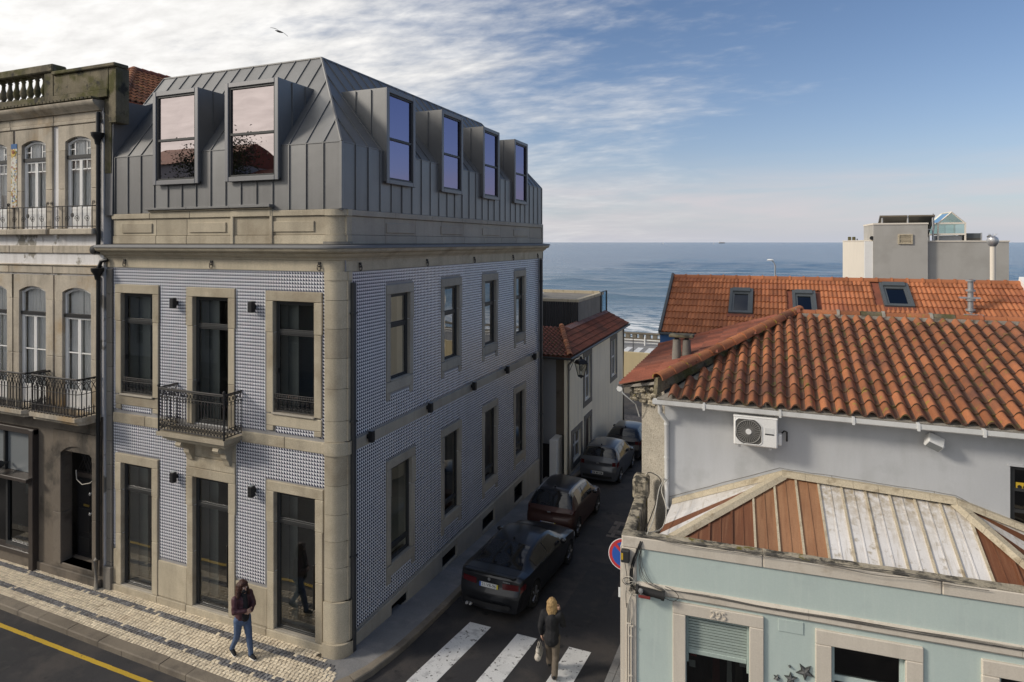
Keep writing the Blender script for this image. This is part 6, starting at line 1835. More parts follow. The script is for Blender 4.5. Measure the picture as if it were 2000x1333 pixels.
for i, (a, b_, c, d) in enumerate(CH):
    for nm, q in (('lintel', (a - .25, b_ + .25, d, d + .25)), ('jamb_stone', (a - .25, a, c, d)), ('jamb_stone', (b_, b_ + .25, c, d)), ('window_sill', (a - .25, b_ + .25, c - .25, c))):
        if i == 2 and nm == 'window_sill': continue
        g = G(); g.box(XC - .1, q[0] + .002, q[2] + .002, XC + .03, q[1] - .002, q[3] - .002, c=.01); cp_(g, nm, 'granite_dark')
    if i == 2:
        g = G(); g.box(XC - .14, a, c, XC - .1, b_, d); cp_(g, 'house_door', 'shop_brown'); continue
    g = G()
    for q in ((a, a + .07, c, d), (b_ - .07, b_, c, d), ((a + b_) / 2 - .05, (a + b_) / 2 + .05, c, d)): g.box(XC - .14, q[0] + .002, q[2], XC - .08, q[1] - .002, q[3])
    for z in (c, (c + d) / 2, d - .07): g.box(XC - .138, a + .07, z, XC - .082, b_ - .07, z + .07)
    w = cp_(g, 'window', 'white_paint')
    g = G(); g.quad((XC - .11, a, c), (XC - .11, b_, c), (XC - .11, b_, d), (XC - .11, a, d)); g.build('pane', 'glass_dark', w, fix=False)
# hipped roof
ex, ey0, ey1, ez = -7.62, 25.2, 37.1, 4.42
tx, ty, tz = -9.06, 28.6, 5.12
deck(ch_, LC, [((-14, ey0, ez), (ex, ey0, ez), (tx, ty, tz), (-14, ty, tz)), ((ex, ey0, ez), (ex, ey1, ez), (tx, ey1, tz), (tx, ty, tz))], 'terracotta_dark')
lay(ch_, LC, (-12, ey0, ez), (1, 0, 0), (0, ty - ey0, tz - ez), lambda a, b_: a < 12 + ex - b_ * .42, .21, .25, 5, 3.4, 'roman', 'terracotta_dark', .05, 6, 0)
lay(ch_, LC, (ex, ey0, ez), (0, 1, 0), (tx - ex, 0, tz - ez), lambda a, b_: a > b_ * 2.1 and b_ < 1.55, .24, .32, 11.9, 1.6, 'roman', 'terracotta_dark', .03, 6, 0)
hipcaps(ch_, LC, (ex - .02, ey0 + .05, ez + .03), (tx, ty, tz + .06), .13, .30, 'terracotta')
g = G(); g.tube([(-13, ey0 - .05, ez - .08), (ex + .04, ey0 - .05, ez - .08), (ex + .04, ey1, ez - .08)], .06, 6); cp_(g, 'gutter', 'frame_dark')
g = G(); g.tube([(ex + .02, 26.0, ez - .1), (-7.86, 25.75, ez - .45), (-7.86, 25.75, -.7)], .05, 8); cp_(g, 'downpipe', 'granite_dark', smooth=50)
g = G(); g.tube([(ex + .02, 36.7, ez - .1), (-7.86, 36.75, ez - .3), (-7.86, 36.75, -1.5)], .05, 8); cp_(g, 'downpipe', 'granite_dark', smooth=50)
g = G(); g.quad((tx, ty + .4, tz + .02), (tx + .28, ty + .5, tz - .08), (tx + .28, 37, tz - .08), (tx, 37, tz + .02)); cp_(g, 'roof_flashing', 'concrete', fix=False)
# penthouse
PX, PY0, PY1, PZ0, PZ1 = -9.0, 31.2, 35.2, 4.8, 6.28
PYf = 29.0
g = G(); g.box(-14, 29.05, 4.3, -8.45, 36.6, 6.2); 
ph = thing('penthouse', 'grey clad rooftop penthouse with a flat roof and blue glass balustrade panel', 'penthouse', (-9, 30, 4.8))
LP = (9, -30, -4.8)
def ph_(g, name, mats, **k): return g.build(name, mats, ph, **{'loc': LP, **k})
bpy.data.objects['penthouse'].location = (-9, 31, 4.8); LP = (9, -31, -4.8)
g = G(); g.box(-14, 31.22, 4.5, -9.02, 36.5, 6.12); ph_(g, 'core', 'granite_dark')
g = G(); g.box(-14, 31.2, 6.12, -8.98, 31.42, 6.26); g.box(-9.2, 31.42, 6.12, -8.98, 36.5, 6.26); g.box(-14, 36.3, 6.12, -9.2, 36.5, 6.32); ph_(g, 'roof_kerb', 'flashing')
g = G(); g.box(-14, 31.42, 6.12, -9.2, 36.3, 6.16); ph_(g, 'flat_roof', 'granite_dark')
bo = G(); bo.box(0, -.04, 0, .10, 0, 1.62); bme_ = bo.mesh('cladding_board', 'clad')
for k in range(27):
    put('cladding_board', bme_, ph, (-9.10 - k * .125 + LP[0], 31.21 + LP[1], 4.5 + LP[2]))
g = G(); g.quad((-8.99, 35.9, 4.85), (-8.99, 37.2, 4.85), (-8.99, 37.2, 6.30), (-8.99, 35.9, 6.30)); gl_ = ph_(g, 'glass_panel', 'glass_blue', fix=False)
g = G()
for y in (35.9, 37.2): g.box(-9.02, y - .05, 4.8, -8.95, y + .05, 6.32)
g.box(-9.01, 35.95, 6.27, -8.96, 37.15, 6.32); g.build('panel_frame', 'frame_dark', gl_)
g = G(); s0 = 0; g.lathe([(.0, -.3), (.5, -.22), (.8, 0), (.6, .22), (0, .3)], 10); g.v = [(a * 1.2 - 12.6, b_ * .7 + 33.5, c * .5 + 6.35) for a, b_, c in g.v]
tag(g.build('tarpaulin', 'white_paint', smooth=60), 'white tarpaulin bundle lying on the flat penthouse roof', 'tarpaulin')
# wall lantern on a bracket
wl_ = thing('wall_lantern', 'black four sided street lantern on an iron bracket at the corner of the cream house', 'street lantern', (-7.9, 26.35, 4.0))
g = G(); g.tube([(0, -.35, .02), (.25, -.55, .25), (.55, -.7, .38), (.62, -.72, .36)], .018, 6); g.tube([(0, -.35, -.35), (.3, -.58, .25)], .013, 5); g.build('bracket', 'iron', wl_)
cx, cy, cz = .62, -.72, -.12
g = G(); g.lathe([(.30, .22), (.31, .24), (.22, .36), (.07, .42), (.05, .48), (.02, .52)], 4, (cx, cy, cz)); g.build('hood', 'black', wl_)
g = G()
for k in range(4):
    t = k * math.pi / 2
    g.tube([(cx + .13 * math.cos(t), cy + .13 * math.sin(t), cz - .30), (cx + .27 * math.cos(t), cy + .27 * math.sin(t), cz + .22)], .016, 5)
g.lathe([(.02, -.40), (.05, -.36), (.15, -.31), (.15, -.28)], 8, (cx, cy, cz)); g.build('frame', 'black', wl_)
g = G(); g.lathe([(.12, -.29), (.26, .21)], 4, (cx, cy, cz)); g.build('lantern_glass', 'lamp_glass', wl_)
g = G(); g.lathe([(.03, -.1), (.06, .0), (.05, .12), (.03, .16)], 8, (cx, cy, cz)); g.build('bulb', 'frosted', wl_)
# white gate pier beside the tiled building
gp2 = thing('gate_pier', 'tall white wall pier with a dark gate beside the end of the tiled building', 'wall', (-8.55, 25.3, road_z(25.3)))
g = G(); g.box(-.02, 0, -.2, .30, .85, 1.72, c=.01); g.build('pier', 'white_paint', gp2)
g = G(); g.box(-.5, .06, -.2, -.02, .10, 1.52); g.build('gate_leaf', 'black', gp2)
# ================================================================ SEAFRONT
bw = G(); bw.box(-60, 51, zs - .1, 60, 51.25, .28, c=.02)
tag(bw.build('boundary_wall', 'beige_wall'), 'plain beige boundary wall across the foot of the lane', 'wall')
sw = thing('sea_wall', 'low mossy stone promenade wall with openings above the surf', 'wall', (-12, 73, zs))
g = G(); g.box(-48, -.25, -.1, 70, .25, .28, c=.02); g.build('wall_base', 'sea_stone', sw)
g = G(); g.box(-48, -.28, .72, 70, .28, .90, c=.02); g.build('coping', 'sea_stone', sw)
bl = G(); bl.box(-.25, -.22, .28, .25, .22, .72, c=.03); bm_ = bl.mesh('wall_block', 'sea_stone')
for k in range(40): put('wall_block', bm_, sw, (-14 + k * .78, 0, 0))
sr = thing('roadside_railing', 'white low roadside railing along the seafront road', 'railing', (-14, 69.5, zs))
g = G()
g.box(-30, -.03, .55, 60, .03, .65); g.box(-30, -.02, .25, 60, .02, .31); g.build('rail', 'white_paint', sr)
po = G(); po.box(-.06, -.05, 0, .06, .05, 1.0, c=.01); pm_ = po.mesh('post', 'white_paint')
for k in range(14): put('post', pm_, sr, (-6 + k * 2.5, -.1, 0))
spn = thing('road_post', 'thin dark post beside the seafront crossing', 'post', (-12.6, 63.5, zs))
g = G(); g.tube([(0, 0, 0), (0, 0, 1.6)], .035, 6); g.build('pole', 'iron', spn); g = G(); g.lathe([(.05, 1.6), (.05, 1.65)], 6); g.build('cap', 'iron', spn)
# tall lamp rising behind the orange roof
sl = thing('street_lamp', 'tall grey street lamp rising behind the orange ridge', 'street lamp', at_px(1514, 57, zs))
g = G(); g.tube([(0, 0, 0), (0, 0, 9.3)], [.10, .06], 8); g.build('pole', 'steel', sl, smooth=50)
g = G(); g.tube([(0, 0, 9.2), (-.1, 0, 9.5), (-.25, 0, 9.65)], .05, 6); g.build('arm', 'steel', sl)
g = G(); g.lathe([(.0, -.06), (.2, -.03), (.26, .0), (.18, .07), (0, .1)], 12); g.v = [(a * 1.25 - .4, b_ * .7, c + 9.72) for a, b_, c in g.v]; g.build('lamp_head', 'white_paint', sl, smooth=60)
# ships on the horizon
sh_ = thing('cargo_ship', 'grey cargo ship far out on the horizon', 'ship', at_px(1410, 9000, ZSEA), TH)
g = G(); g.prism([(-45, 0), (40, 0), (46, 9), (-46, 9)], 'y', -8, 8); g.build('hull', 'coll_back', sh_)
g = G(); g.box(-40, -7, 9, -26, 7, 26); g.build('bridge', 'white_paint', sh_); g = G(); g.box(-20, -6, 9, 36, 6, 13); g.build('deck_cargo', 'brown_wall', sh_)
for px, l in ((1295, 'small white sailing boat on the horizon left of the street lamp'), (1394, 'small white sailing boat on the horizon just left of the cargo ship')):
    sbt = thing('sailing_boat', l, 'sailing boat', at_px(px, 5000, ZSEA), TH, 'sailing boats on the horizon')
    g = G(); g.prism([(-5, .2), (4.5, .2), (6, 1.6), (-5.5, 1.6)], 'y', -1.5, 1.5); g.build('hull', 'white_paint', sbt)
    g = G(); g.prism([(-5, 2), (.5, 2), (.5, 15)], 'y', -.1, .1); g.prism([(.8, 2), (5, 2), (.8, 13)], 'y', -.1, .1); g.build('sail', 'curtain', sbt)
# ================================================================ CARS
def paint(name, col, rough=.28, metal=.3):
    M[name] = mat(name, col, rough, .03, .6, metal=metal, bump=0, fine=.02, coat=.35, spec=.5)
paint('car_black', (.018, .019, .022)); paint('car_red', (.055, .022, .017), .45); paint('car_grey', (.08, .085, .095)); paint('car_silver', (.30, .31, .32), .3, .6); paint('car_dark', (.018, .018, .021)); paint('car_white', (.6, .6, .6), .3, 0)
M['car_glass'] = mat('car_glass', (.010, .011, .013), .05, .05, bump=0, fine=0, spec=.7)
M['tyre'] = mat('tyre', (.014, .014, .014), .85, .1, bump=.1)
M['rim'] = mat('rim', (.22, .22, .23), .35, .05, metal=.7, bump=0)
M['tail_red'] = mat('tail_red', (.075, .008, .010), .15, .05, bump=0, spec=.6)
M['plate_white'] = mat('plate_white', (.62, .62, .60), .4, .03, bump=0, fine=.02)
M['plate_blue'] = mat('plate_blue', (.03, .10, .40), .4, .03, bump=0)
M['plate_yellow'] = mat('plate_yellow', (.55, .46, .03), .4, .03, bump=0)
def interp(K, y, c):
    if y <= K[0][0]: return K[0][c]
    for a, b in zip(K, K[1:]):
        if y <= b[0]:
            i = K.index(a); p = K[max(0, i - 1)]; q = K[min(len(K) - 1, i + 2)]
            t = (y - a[0]) / (b[0] - a[0])
            m0 = (b[c] - p[c]) / max(1e-6, b[0] - p[0]) * (b[0] - a[0]); m1 = (q[c] - a[c]) / max(1e-6, q[0] - a[0]) * (b[0] - a[0])
            # limited tangents keep the roof line from overshooting
            dlt = b[c] - a[c]
            lim = lambda m: max(min(m, 2.2 * abs(dlt) + 1e-6), -2.2 * abs(dlt) - 1e-6)
            m0, m1 = lim(m0), lim(m1)
            return (2 * t ** 3 - 3 * t * t + 1) * a[c] + (t ** 3 - 2 * t * t + t) * m0 + (-2 * t ** 3 + 3 * t * t) * b[c] + (t ** 3 - t * t) * m1
    return K[-1][c]
def car(name, label, loc, rz, K, wheels, wr_, paint_, plate, rg, wsc, sides, roof=None, rail=None, hatch=True, tl=(.70, .98, .42), plate_z=.55, badge=None, lower=None, grp='cars parked along the lane'):
    L_ = K[-1][0]; Wm = max(k[3] for k in K)
    t = thing(name, label, 'car', loc, 0, grp)
    t.rotation_euler = (-math.atan(.064), 0, rz)
    def bend(x, y, z):
        f = max(0, 1 - y / .6) ** 1.5; h = max(0, 1 - (L_ - y) / .7) ** 1.5
        bump = .07 * max(0, min(1, (.72 - z) / .08)) if z < .8 else 0
        return y + f * (.13 * (x / Wm) ** 2 - bump) - h * (.22 * (x / Wm) ** 2)
    def sill(y):
        z = .20
        for wy in wheels:
            d = abs(y - wy); R_ = wr_ + .05
            if d < R_: z = max(z, wr_ + math.sqrt(R_ * R_ - d * d) * .98)
        return z
    def Pt(y, q, side=1, off=0):
        """q in 0..1: sill to belt; 1..2: belt to centre of the top"""
        zt, zb, wb, wr = (interp(K, y, c) for c in (1, 2, 3, 4))
        if q <= 1:
            zs_ = sill(y); z = zs_ + (zb - zs_) * q
            hh = (z - .2) / max(.01, zb - .2)
            x = wb * (.93 + .07 * math.sin(min(1, hh * 1.25) * math.pi / 2)) + .015 * math.sin(hh * math.pi)
        else:
            p = q - 1; ze = zt - min(.05, (zt - zb) * .35)
            if p < .55:
                s_ = p / .55; x = wb + (wr - wb) * s_ + .025 * math.sin(math.pi * s_) * min(1, (zt - zb) / .3); z = zb + (ze - zb) * s_
            else:
                s_ = (p - .55) / .45; x = wr * (1 - s_) ** .9 if s_ < 1 else 0; z = ze + (zt - ze) * math.sin(s_ * math.pi / 2)
        return Vector((side * (x + off * (1 if q < 1.5 else .3)), bend(x, y, z), z + (off if q > 1.2 else 0)))
    ys = sorted({round(k[0], 3) for k in K} | {round(L_ * i / 70, 3) for i in range(71)} | {round(w + d, 3) for w in wheels for d in (-wr_ - .055, -wr_ - .045, -wr_ * .9, wr_ * .9, wr_ + .045, wr_ + .055)})
    qs = [0, .15, .3, .45, .6, .75, .88, .95, 1, 1.05, 1.15, 1.27, 1.40, 1.50, 1.55, 1.60, 1.68, 1.78, 1.9, 2]
    g = G(); n = len(qs)
    for side in (-1, 1):
        o = len(g.v)
        g.add([Pt(y, q, side) for y in ys for q in qs], [])
        for i in range(len(ys) - 1):
            for j in range(n - 1):
                hgt = interp(K, ys[i], 1) - interp(K, ys[i], 2)
                mi = 0
                if roof and qs[j] >= 1.55 and hgt > .3: mi = 1
                if rail and 1.40 <= qs[j] < 1.60 and hgt > .06: mi = 2
                if lower and qs[j] < .15: mi = 3
                g.f.append([o + i * n + j, o + i * n + j + 1, o + (i + 1) * n + j + 1, o + (i + 1) * n + j]); g.m.append(mi)
    for yend in (ys[0], ys[-1]):
        o = len(g.v); cols = 9
        for q in qs:
            p = Pt(yend, q, 1)
            for c in range(cols):
                x = p.x * (2 * c / (cols - 1) - 1); g.v.append((x, bend(x, yend, p.z), p.z))
        for j in range(n - 1):
            for c in range(cols - 1):
                g.f.append([o + j * cols + c, o + j * cols + c + 1, o + (j + 1) * cols + c + 1, o + (j + 1) * cols + c]); g.m.append(0)
    me = g.mesh('body', [paint_, roof or paint_, rail or paint_, lower or paint_], None, False)
    bm = bmesh.new(); bm.from_mesh(me); bmesh.ops.remove_doubles(bm, verts=bm.verts, dist=.002); bmesh.ops.recalc_face_normals(bm, faces=bm.faces); bm.to_mesh(me); bm.free()
    me.polygons.foreach_set('use_smooth', [True] * len(me.polygons)); me.set_sharp_from_angle(angle=rad(38))
    body = put('body', me, t)
    g = G(); g.box(-Wm * .8, .25, .16, Wm * .8, L_ - .3, .55); 
    for wy in wheels: g.box(-Wm * .98, wy - wr_, .3, Wm * .98, wy + wr_, wr_ * 2 - .02)
    g.build('underbody', 'black', body)
    def patch(y0, y1, q0, q1, side, nm, m_, off=.006, ny=12, nq=6, par=body):
        g = G()
        vs = [Pt(y0 + (y1 - y0) * i / ny, q0 + (q1 - q0) * j / nq, side, off) for i in range(ny + 1) for j in range(nq + 1)]
        g.add(vs, [[i * (nq + 1) + j, i * (nq + 1) + j + 1, (i + 1) * (nq + 1) + j + 1, (i + 1) * (nq + 1) + j] for i in range(ny) for j in range(nq)])
        return g.build(nm, m_, par, smooth=60, fix=False)
    def cpatch(x0, x1, z0, z1, nm, m_, off=.008, par=body):
        g = G(); nx = 6
        g.add([(x0 + (x1 - x0) * i / nx, bend(x0 + (x1 - x0) * i / nx, 0, z) - off, z) for i in range(nx + 1) for z in (z0, z1)], [[2 * i, 2 * i + 1, 2 * i + 3, 2 * i + 2] for i in range(nx)])
        return g.build(nm, m_, par, fix=False)
    def wide(y0, y1, nm, qa):
        g = G(); ny = 10; cols = [(-1, qa + (2 - qa) * j / 5) for j in range(6)] + [(1, 2 - (2 - qa) * j / 5) for j in range(1, 6)]
        m_ = len(cols)
        vs = [Pt(y0 + (y1 - y0) * i / ny, q, s_, .007) for i in range(ny + 1) for s_, q in cols]
        g.add(vs, [[i * m_ + j, i * m_ + j + 1, (i + 1) * m_ + j + 1, (i + 1) * m_ + j] for i in range(ny) for j in range(m_ - 1)])
        return g.build(nm, 'car_glass', body, smooth=60, fix=False)
    wide(*rg, 'rear_window', 1.60 if not hatch else 1.42); wide(*wsc, 'windscreen', 1.58)
    for side in (-1, 1):
        for y0, y1 in sides: patch(y0, y1, 1.07, 1.47, side, 'side_window', 'car_glass')
        # tail lamp wraps the corner
        z0, z1, xi = tl
        cpatch(side * xi, side * (interp(K, 0, 3) - .03), z0, z1, 'tail_lamp', 'tail_red')
        zb = interp(K, .1, 2); q0, q1 = (z0 - .2) / (zb - .2), min(1.0, (z1 - .2) / (zb - .2))
        patch(.0, .24, q0, q1, side, 'tail_lamp', 'tail_red', .008, 5, 3)
        patch(L_ - .5, L_ - .12, .72, .95, side, 'headlight', 'plate_white', .008, 5, 3)
        for y0 in ([sides[0][0] + .25, sides[-1][0] + .2] if len(sides) > 1 else [sides[0][0] + .3]):
            patch(y0, y0 + .17, .86, .90, side, 'door_handle', paint_, .03, 3, 1)
        for yy in [s_[1] + .04 for s_ in sides]: patch(yy, yy + .012, .12, 1.0, side, 'door_gap', 'black', .002, 1, 8)
        ym = wsc[0] + .10; p = Pt(ym, 1.04, side)
        g = G(); g.lathe([(.02, -.07), (.075, -.05), (.085, .02), (.05, .07)], 10, (0, 0, 0), 'y'); g.v = [(a * 1.15 + p.x + side * .10, b_ * .9 + p.y, c * .85 + p.z + .06) for a, b_, c in g.v]; g.build('wing_mirror', roof or paint_, body, smooth=50)
        for wy in wheels:
            xw = interp(K, wy, 3) * 1.0
            g = G(); g.lathe([(wr_ * .62, xw - .2), (wr_ * .95, xw - .2), (wr_, xw - .17), (wr_, xw - .03), (wr_ * .94, xw), (wr_ * .66, xw - .005), (wr_ * .62, xw - .03)], 28, (0, wy, wr_), 'x'); 
            if side < 0: g.v = [(-a, b_, c) for a, b_, c in g.v]
            wh = g.build('wheel', 'tyre', t, smooth=40)
            g = G(); g.lathe([(wr_ * .63, xw - .04), (wr_ * .63, xw - .015), (wr_ * .55, xw - .03)], 24, (0, wy, wr_), 'x')
            for k in range(5):
                a_ = k * 1.2566
                g.tube([(xw - .02, wy + .03 * math.cos(a_), wr_ + .03 * math.sin(a_)), (xw - .012, wy + wr_ * .6 * math.cos(a_), wr_ + wr_ * .6 * math.sin(a_))], [.04, .03], 5)
            if side < 0: g.v = [(-a, b_, c) for a, b_, c in g.v]
            g.build('rim', 'rim', wh, smooth=40)
    # number plate
    yb = bend(0, 0, plate_z) - .02
    g = G(); g.box(-.26, yb - .008, plate_z - .055, .26, yb, plate_z + .055); pl = g.build('number_plate', 'plate_white', body)
    g = G(); g.box(-.26, yb - .010, plate_z - .055, -.215, yb - .007, plate_z + .055); g.build('country_band', 'plate_blue', pl)
    if badge != 'plain':
        g = G(); g.box(.215, yb - .010, plate_z - .055, .26, yb - .007, plate_z + .055); g.build('date_band', 'plate_yellow', pl)
    if plate:
        text(plate, .105, .001, 'black', 'plate_lettering', pl, Matrix.Translation((0, yb - .0095, plate_z)) @ Matrix.Rotation(rad(90), 4, 'X'))
    else:      # too small and dark to read in the photograph: plain dark marks
        for x_ in (-.17, -.11, -.02, .04, .13, .19):
            g = G(); g.box(x_ - .02, yb - .0095, plate_z - .03, x_ + .02, yb - .0085, plate_z + .03); g.build('plate_mark', 'frame_dark', pl)
    if hatch:
        yw, zw = rg[0] + .03, interp(K, rg[0] + .03, 1)
        g = G(); g.tube([(-.02, bend(0, yw, zw) - .02, zw), (-.38, bend(.38, yw, zw) + .01, zw + .05)], .010, 5); g.build('wiper', 'black', body)
        g = G(); g.box(-.06, bend(0, 0, .86) - .02, .84, .06, bend(0, 0, .86), .885, c=.008); g.build('boot_handle', 'car_silver', body)
    cpatch(-.62, .62, .30, .40, 'bumper_insert', 'black', .075 + .004)
    yr = rg[1] + .15; zr = interp(K, yr, 1)
    g = G(); g.tube([(0, yr, zr - .01), (0, yr - .02, zr + .05), (0, yr - .10, zr + .06)], [.03, .02, .006], 6); g.build('aerial', 'black', body)
    return t, body, bend, Pt
KB = [(0, .95, .90, .80, .70), (.06, 1.02, .955, .84, .74), (.14, 1.045, .975, .86, .75), (.50, 1.045, .98, .895, .72), (.95, 1.20, .985, .905, .64), (1.45, 1.33, .975, .91, .60), (2.05, 1.385, .96, .91, .60), (2.62, 1.35, .95, .91, .60), (3.05, 1.18, .94, .905, .66), (3.42, 1.0, .93, .905, .73), (4.1, .90, .85, .885, .70), (4.48, .76, .73, .82, .64), (4.60, .60, .58, .72, .55)]
t, body, bend, Pt = car('parked_car', 'black low saloon with a sloping rear window parked nearest the crossing', (-6.50, 14.42, road_z(14.42) + .01), rad(-1.7), KB, (.92, 3.72), .335, 'car_black', '21-VB-96', (.52, 1.40), (2.70, 3.36), ((.98, 1.78), (1.84, 2.86)), hatch=False, tl=(.72, .86, .36), plate_z=.76)
g = G(); g.lathe([(.035, -.012), (.04, 0)], 14, (0, bend(0, 0, .90) - .01, .905), 'y'); g.build('boot_badge', 'car_silver', body)
for x_ in (.38, .42, .46, .50, .54):
    g = G(); g.box(x_ - .013, bend(.46, 0, .89) - .014, .885, x_ + .013, bend(.46, 0, .89), .91); g.build('boot_mark', 'car_silver', body)
g = G(); g.box(-.70, -.02, 1.035, .70, .10, 1.06, c=.01); g.build('boot_spoiler', 'car_black', body)
for x in (-.55, -.45): 
    g = G(); g.lathe([(.035, -.14), (.04, -.13), (.04, .1)], 12, (x, .0, .26), 'y'); g.build('exhaust_tip', 'alu', body)
KR = [(0, .88, .86, .77, .68), (.06, .96, .93, .80, .70), (.20, 1.14, .96, .82, .66), (.42, 1.42, .97, .825, .58), (.62, 1.50, .97, .83, .565), (1.4, 1.545, .96, .83, .57), (2.05, 1.49, .95, .83, .58), (2.5, 1.24, .94, .825, .64), (2.85, 1.02, .93, .82, .69), (3.35, .88, .82, .79, .64), (3.62, .70, .67, .70, .55), (3.72, .52, .50, .6, .45)]
car('parked_car', 'dark red hatchback with a black roof and silver roof arches in the lane', (-6.66, 19.55, road_z(19.55) + .01), rad(-1.5), KR, (.66, 3.0), .30, 'car_red', '70-AS-90', (.10, .44), (2.08, 2.80), ((.62, 1.25), (1.31, 2.2)), roof='car_dark', rail='car_silver', tl=(.90, .93, .70), plate_z=.52)
KG = [(0, .90, .88, .77, .69), (.06, .98, .95, .80, .70), (.22, 1.16, .98, .825, .66), (.45, 1.42, .99, .835, .58), (.7, 1.49, .985, .84, .57), (1.5, 1.53, .97, .845, .575), (2.1, 1.48, .96, .845, .585), (2.6, 1.24, .95, .84, .65), (3.0, 1.02, .94, .835, .70), (3.45, .88, .83, .80, .65), (3.70, .70, .67, .71, .55), (3.80, .52, .50, .6, .45)]
car('parked_car', 'dark grey rounded hatchback parked behind the red one in the lane', (-6.60, 25.72, road_z(25.72) + .01), rad(-1), KG, (.68, 3.06), .30, 'car_grey', None, (.16, .46), (2.14, 2.92), ((.70, 1.4), (1.46, 2.35)), tl=(.78, .94, .60), plate_z=.50, badge='plain')
KD = [(0, .92, .90, .78, .70), (.06, 1.0, .96, .81, .71), (.22, 1.15, .99, .84, .67), (.55, 1.38, 1.0, .85, .59), (.9, 1.45, .995, .855, .58), (1.7, 1.48, .98, .855, .585), (2.25, 1.43, .97, .855, .595), (2.75, 1.20, .96, .85, .66), (3.15, 1.0, .95, .845, .71), (3.7, .88, .83, .81, .66), (3.95, .70, .67, .72, .55), (4.05, .52, .50, .6, .45)]
car('parked_car', 'black hatchback parked furthest down the lane against the cream house', (-6.42, 29.65, road_z(29.65) + .01), rad(-1), KD, (.74, 3.2), .30, 'car_dark', None, (.16, .56), (2.3, 3.06), ((.9, 1.6), (1.66, 2.5)), tl=(.80, .95, .60), plate_z=.52)
car('parked_car', 'white hatchback glimpsed past the black one beside the roughcast corner', (-5.2, 34.2, road_z(34.2) + .01), rad(-2), KG, (.68, 3.06), .30, 'car_white', None, (.16, .46), (2.14, 2.92), ((.70, 1.4), (1.46, 2.35)), tl=(.78, .94, .60), plate_z=.50)

# ================================================================ PEOPLE
M['skin'] = mat('skin', (.46, .28, .20), .55, .06, 6, bump=0, fine=.03)
M['jeans'] = mat('jeans', (.075, .115, .20), .85, .12, 5, bump=.3, bs=80, fine=.12, streak=(.14, .19, .29), sk_amt=.5, sk_sc=(6, 6, 2))
M['jacket_red'] = mat('jacket_red', (.070, .026, .032), .55, .15, 4, bump=.35, bs=28, fine=.1)
M['cloth_black'] = mat('cloth_black', (.013, .013, .015), .8, .15, 5, bump=.3, bs=40)
M['trousers'] = mat('trousers', (.13, .105, .08), .85, .1, 5, bump=.3, bs=40)
M['hair_dark'] = mat('hair_dark', (.052, .018, .011), .5, .35, 14, bump=.6, bs=60, fine=.2)
M['hair_blond'] = mat('hair_blond', (.36, .235, .105), .5, .35, 16, bump=.6, bs=60, fine=.2)
M['bag'] = mat('bag', (.46, .42, .36), .7, .12, 8, bump=.3, bs=40, col2=(.16, .14, .12), c2=(.58, .66), s2=14)
def cap(g, p, q, r1, r2, n=12):
    p, q = Vector(p), Vector(q); d = q - p; l = d.length
    d = d.normalized() if l > 1e-5 else Vector((0, 0, 1))
    g.tube([p - d * r1, p - d * r1 * .86, p - d * r1 * .5, p, q, q + d * r2 * .5, q + d * r2 * .86, q + d * r2], [r1 * .05, r1 * .5, r1 * .87, r1, r2, r2 * .87, r2 * .5, r2 * .05], n)
def ell(g, c, r, n=14):
    s0 = len(g.v); g.lathe([(math.sin(math.pi * k / 10) + 1e-3, -math.cos(math.pi * k / 10)) for k in range(11)], n)
    g.v[s0:] = [(a * r[0] + c[0], b * r[1] + c[1], z * r[2] + c[2]) for a, b, z in g.v[s0:]]
def blob(g, name, mats, parent, vox=.012, sm=4, rip=0, rs=14):
    me = g.mesh('tmp', mats)
    o = bpy.data.objects.new('tmp', me); C.objects.link(o)
    m = o.modifiers.new('r', 'REMESH'); m.mode = 'VOXEL'; m.voxel_size = vox
    if sm: s_ = o.modifiers.new('s', 'SMOOTH'); s_.factor = .5; s_.iterations = sm
    dg = bpy.context.evaluated_depsgraph_get()
    out = bpy.data.meshes.new_from_object(o.evaluated_get(dg))
    bpy.data.objects.remove(o); bpy.data.meshes.remove(me)
    out.name = name
    out.materials.clear(); out.materials.append(M[mats])
    if rip:
        for v in out.vertices:
            c = v.co; k = noise.noise((c.x * rs, c.y * rs, c.z * rs * .8))
            v.co = c + v.normal * (rip * k)
    out.polygons.foreach_set('use_smooth', [True] * len(out.polygons))
    return put(name, out, parent)
def hand(g, w, d, pn, s=1):
    """palm from the wrist w along d, palm normal pn; four curled fingers and a thumb"""
    w, d, pn = Vector(w), Vector(d).normalized(), Vector(pn).normalized(); sd = d.cross(pn)
    cap(g, w, w + d * .05, .024, .030); 
    for k in (-1.5, -.5, .5, 1.5): cap(g, w + d * .03 + sd * k * .012, w + d * .075 + sd * k * .017, .014, .011)
    for k, l in zip((-1.5, -.5, .5, 1.5), (.055, .068, .072, .06)):
        b = w + d * .078 + sd * k * .018
        m_ = b + d * l * .5 + pn * .012; e = m_ + d * l * .32 + pn * .028
        cap(g, b, m_, .0095, .0085, 8); cap(g, m_, e, .0085, .007, 8)
    tb = w + d * .02 + sd * s * .026; tm = tb + d * .03 + sd * s * .026 + pn * .012; cap(g, tb, tm, .012, .010, 8); cap(g, tm, tm + d * .028 + pn * .012, .010, .008, 8)
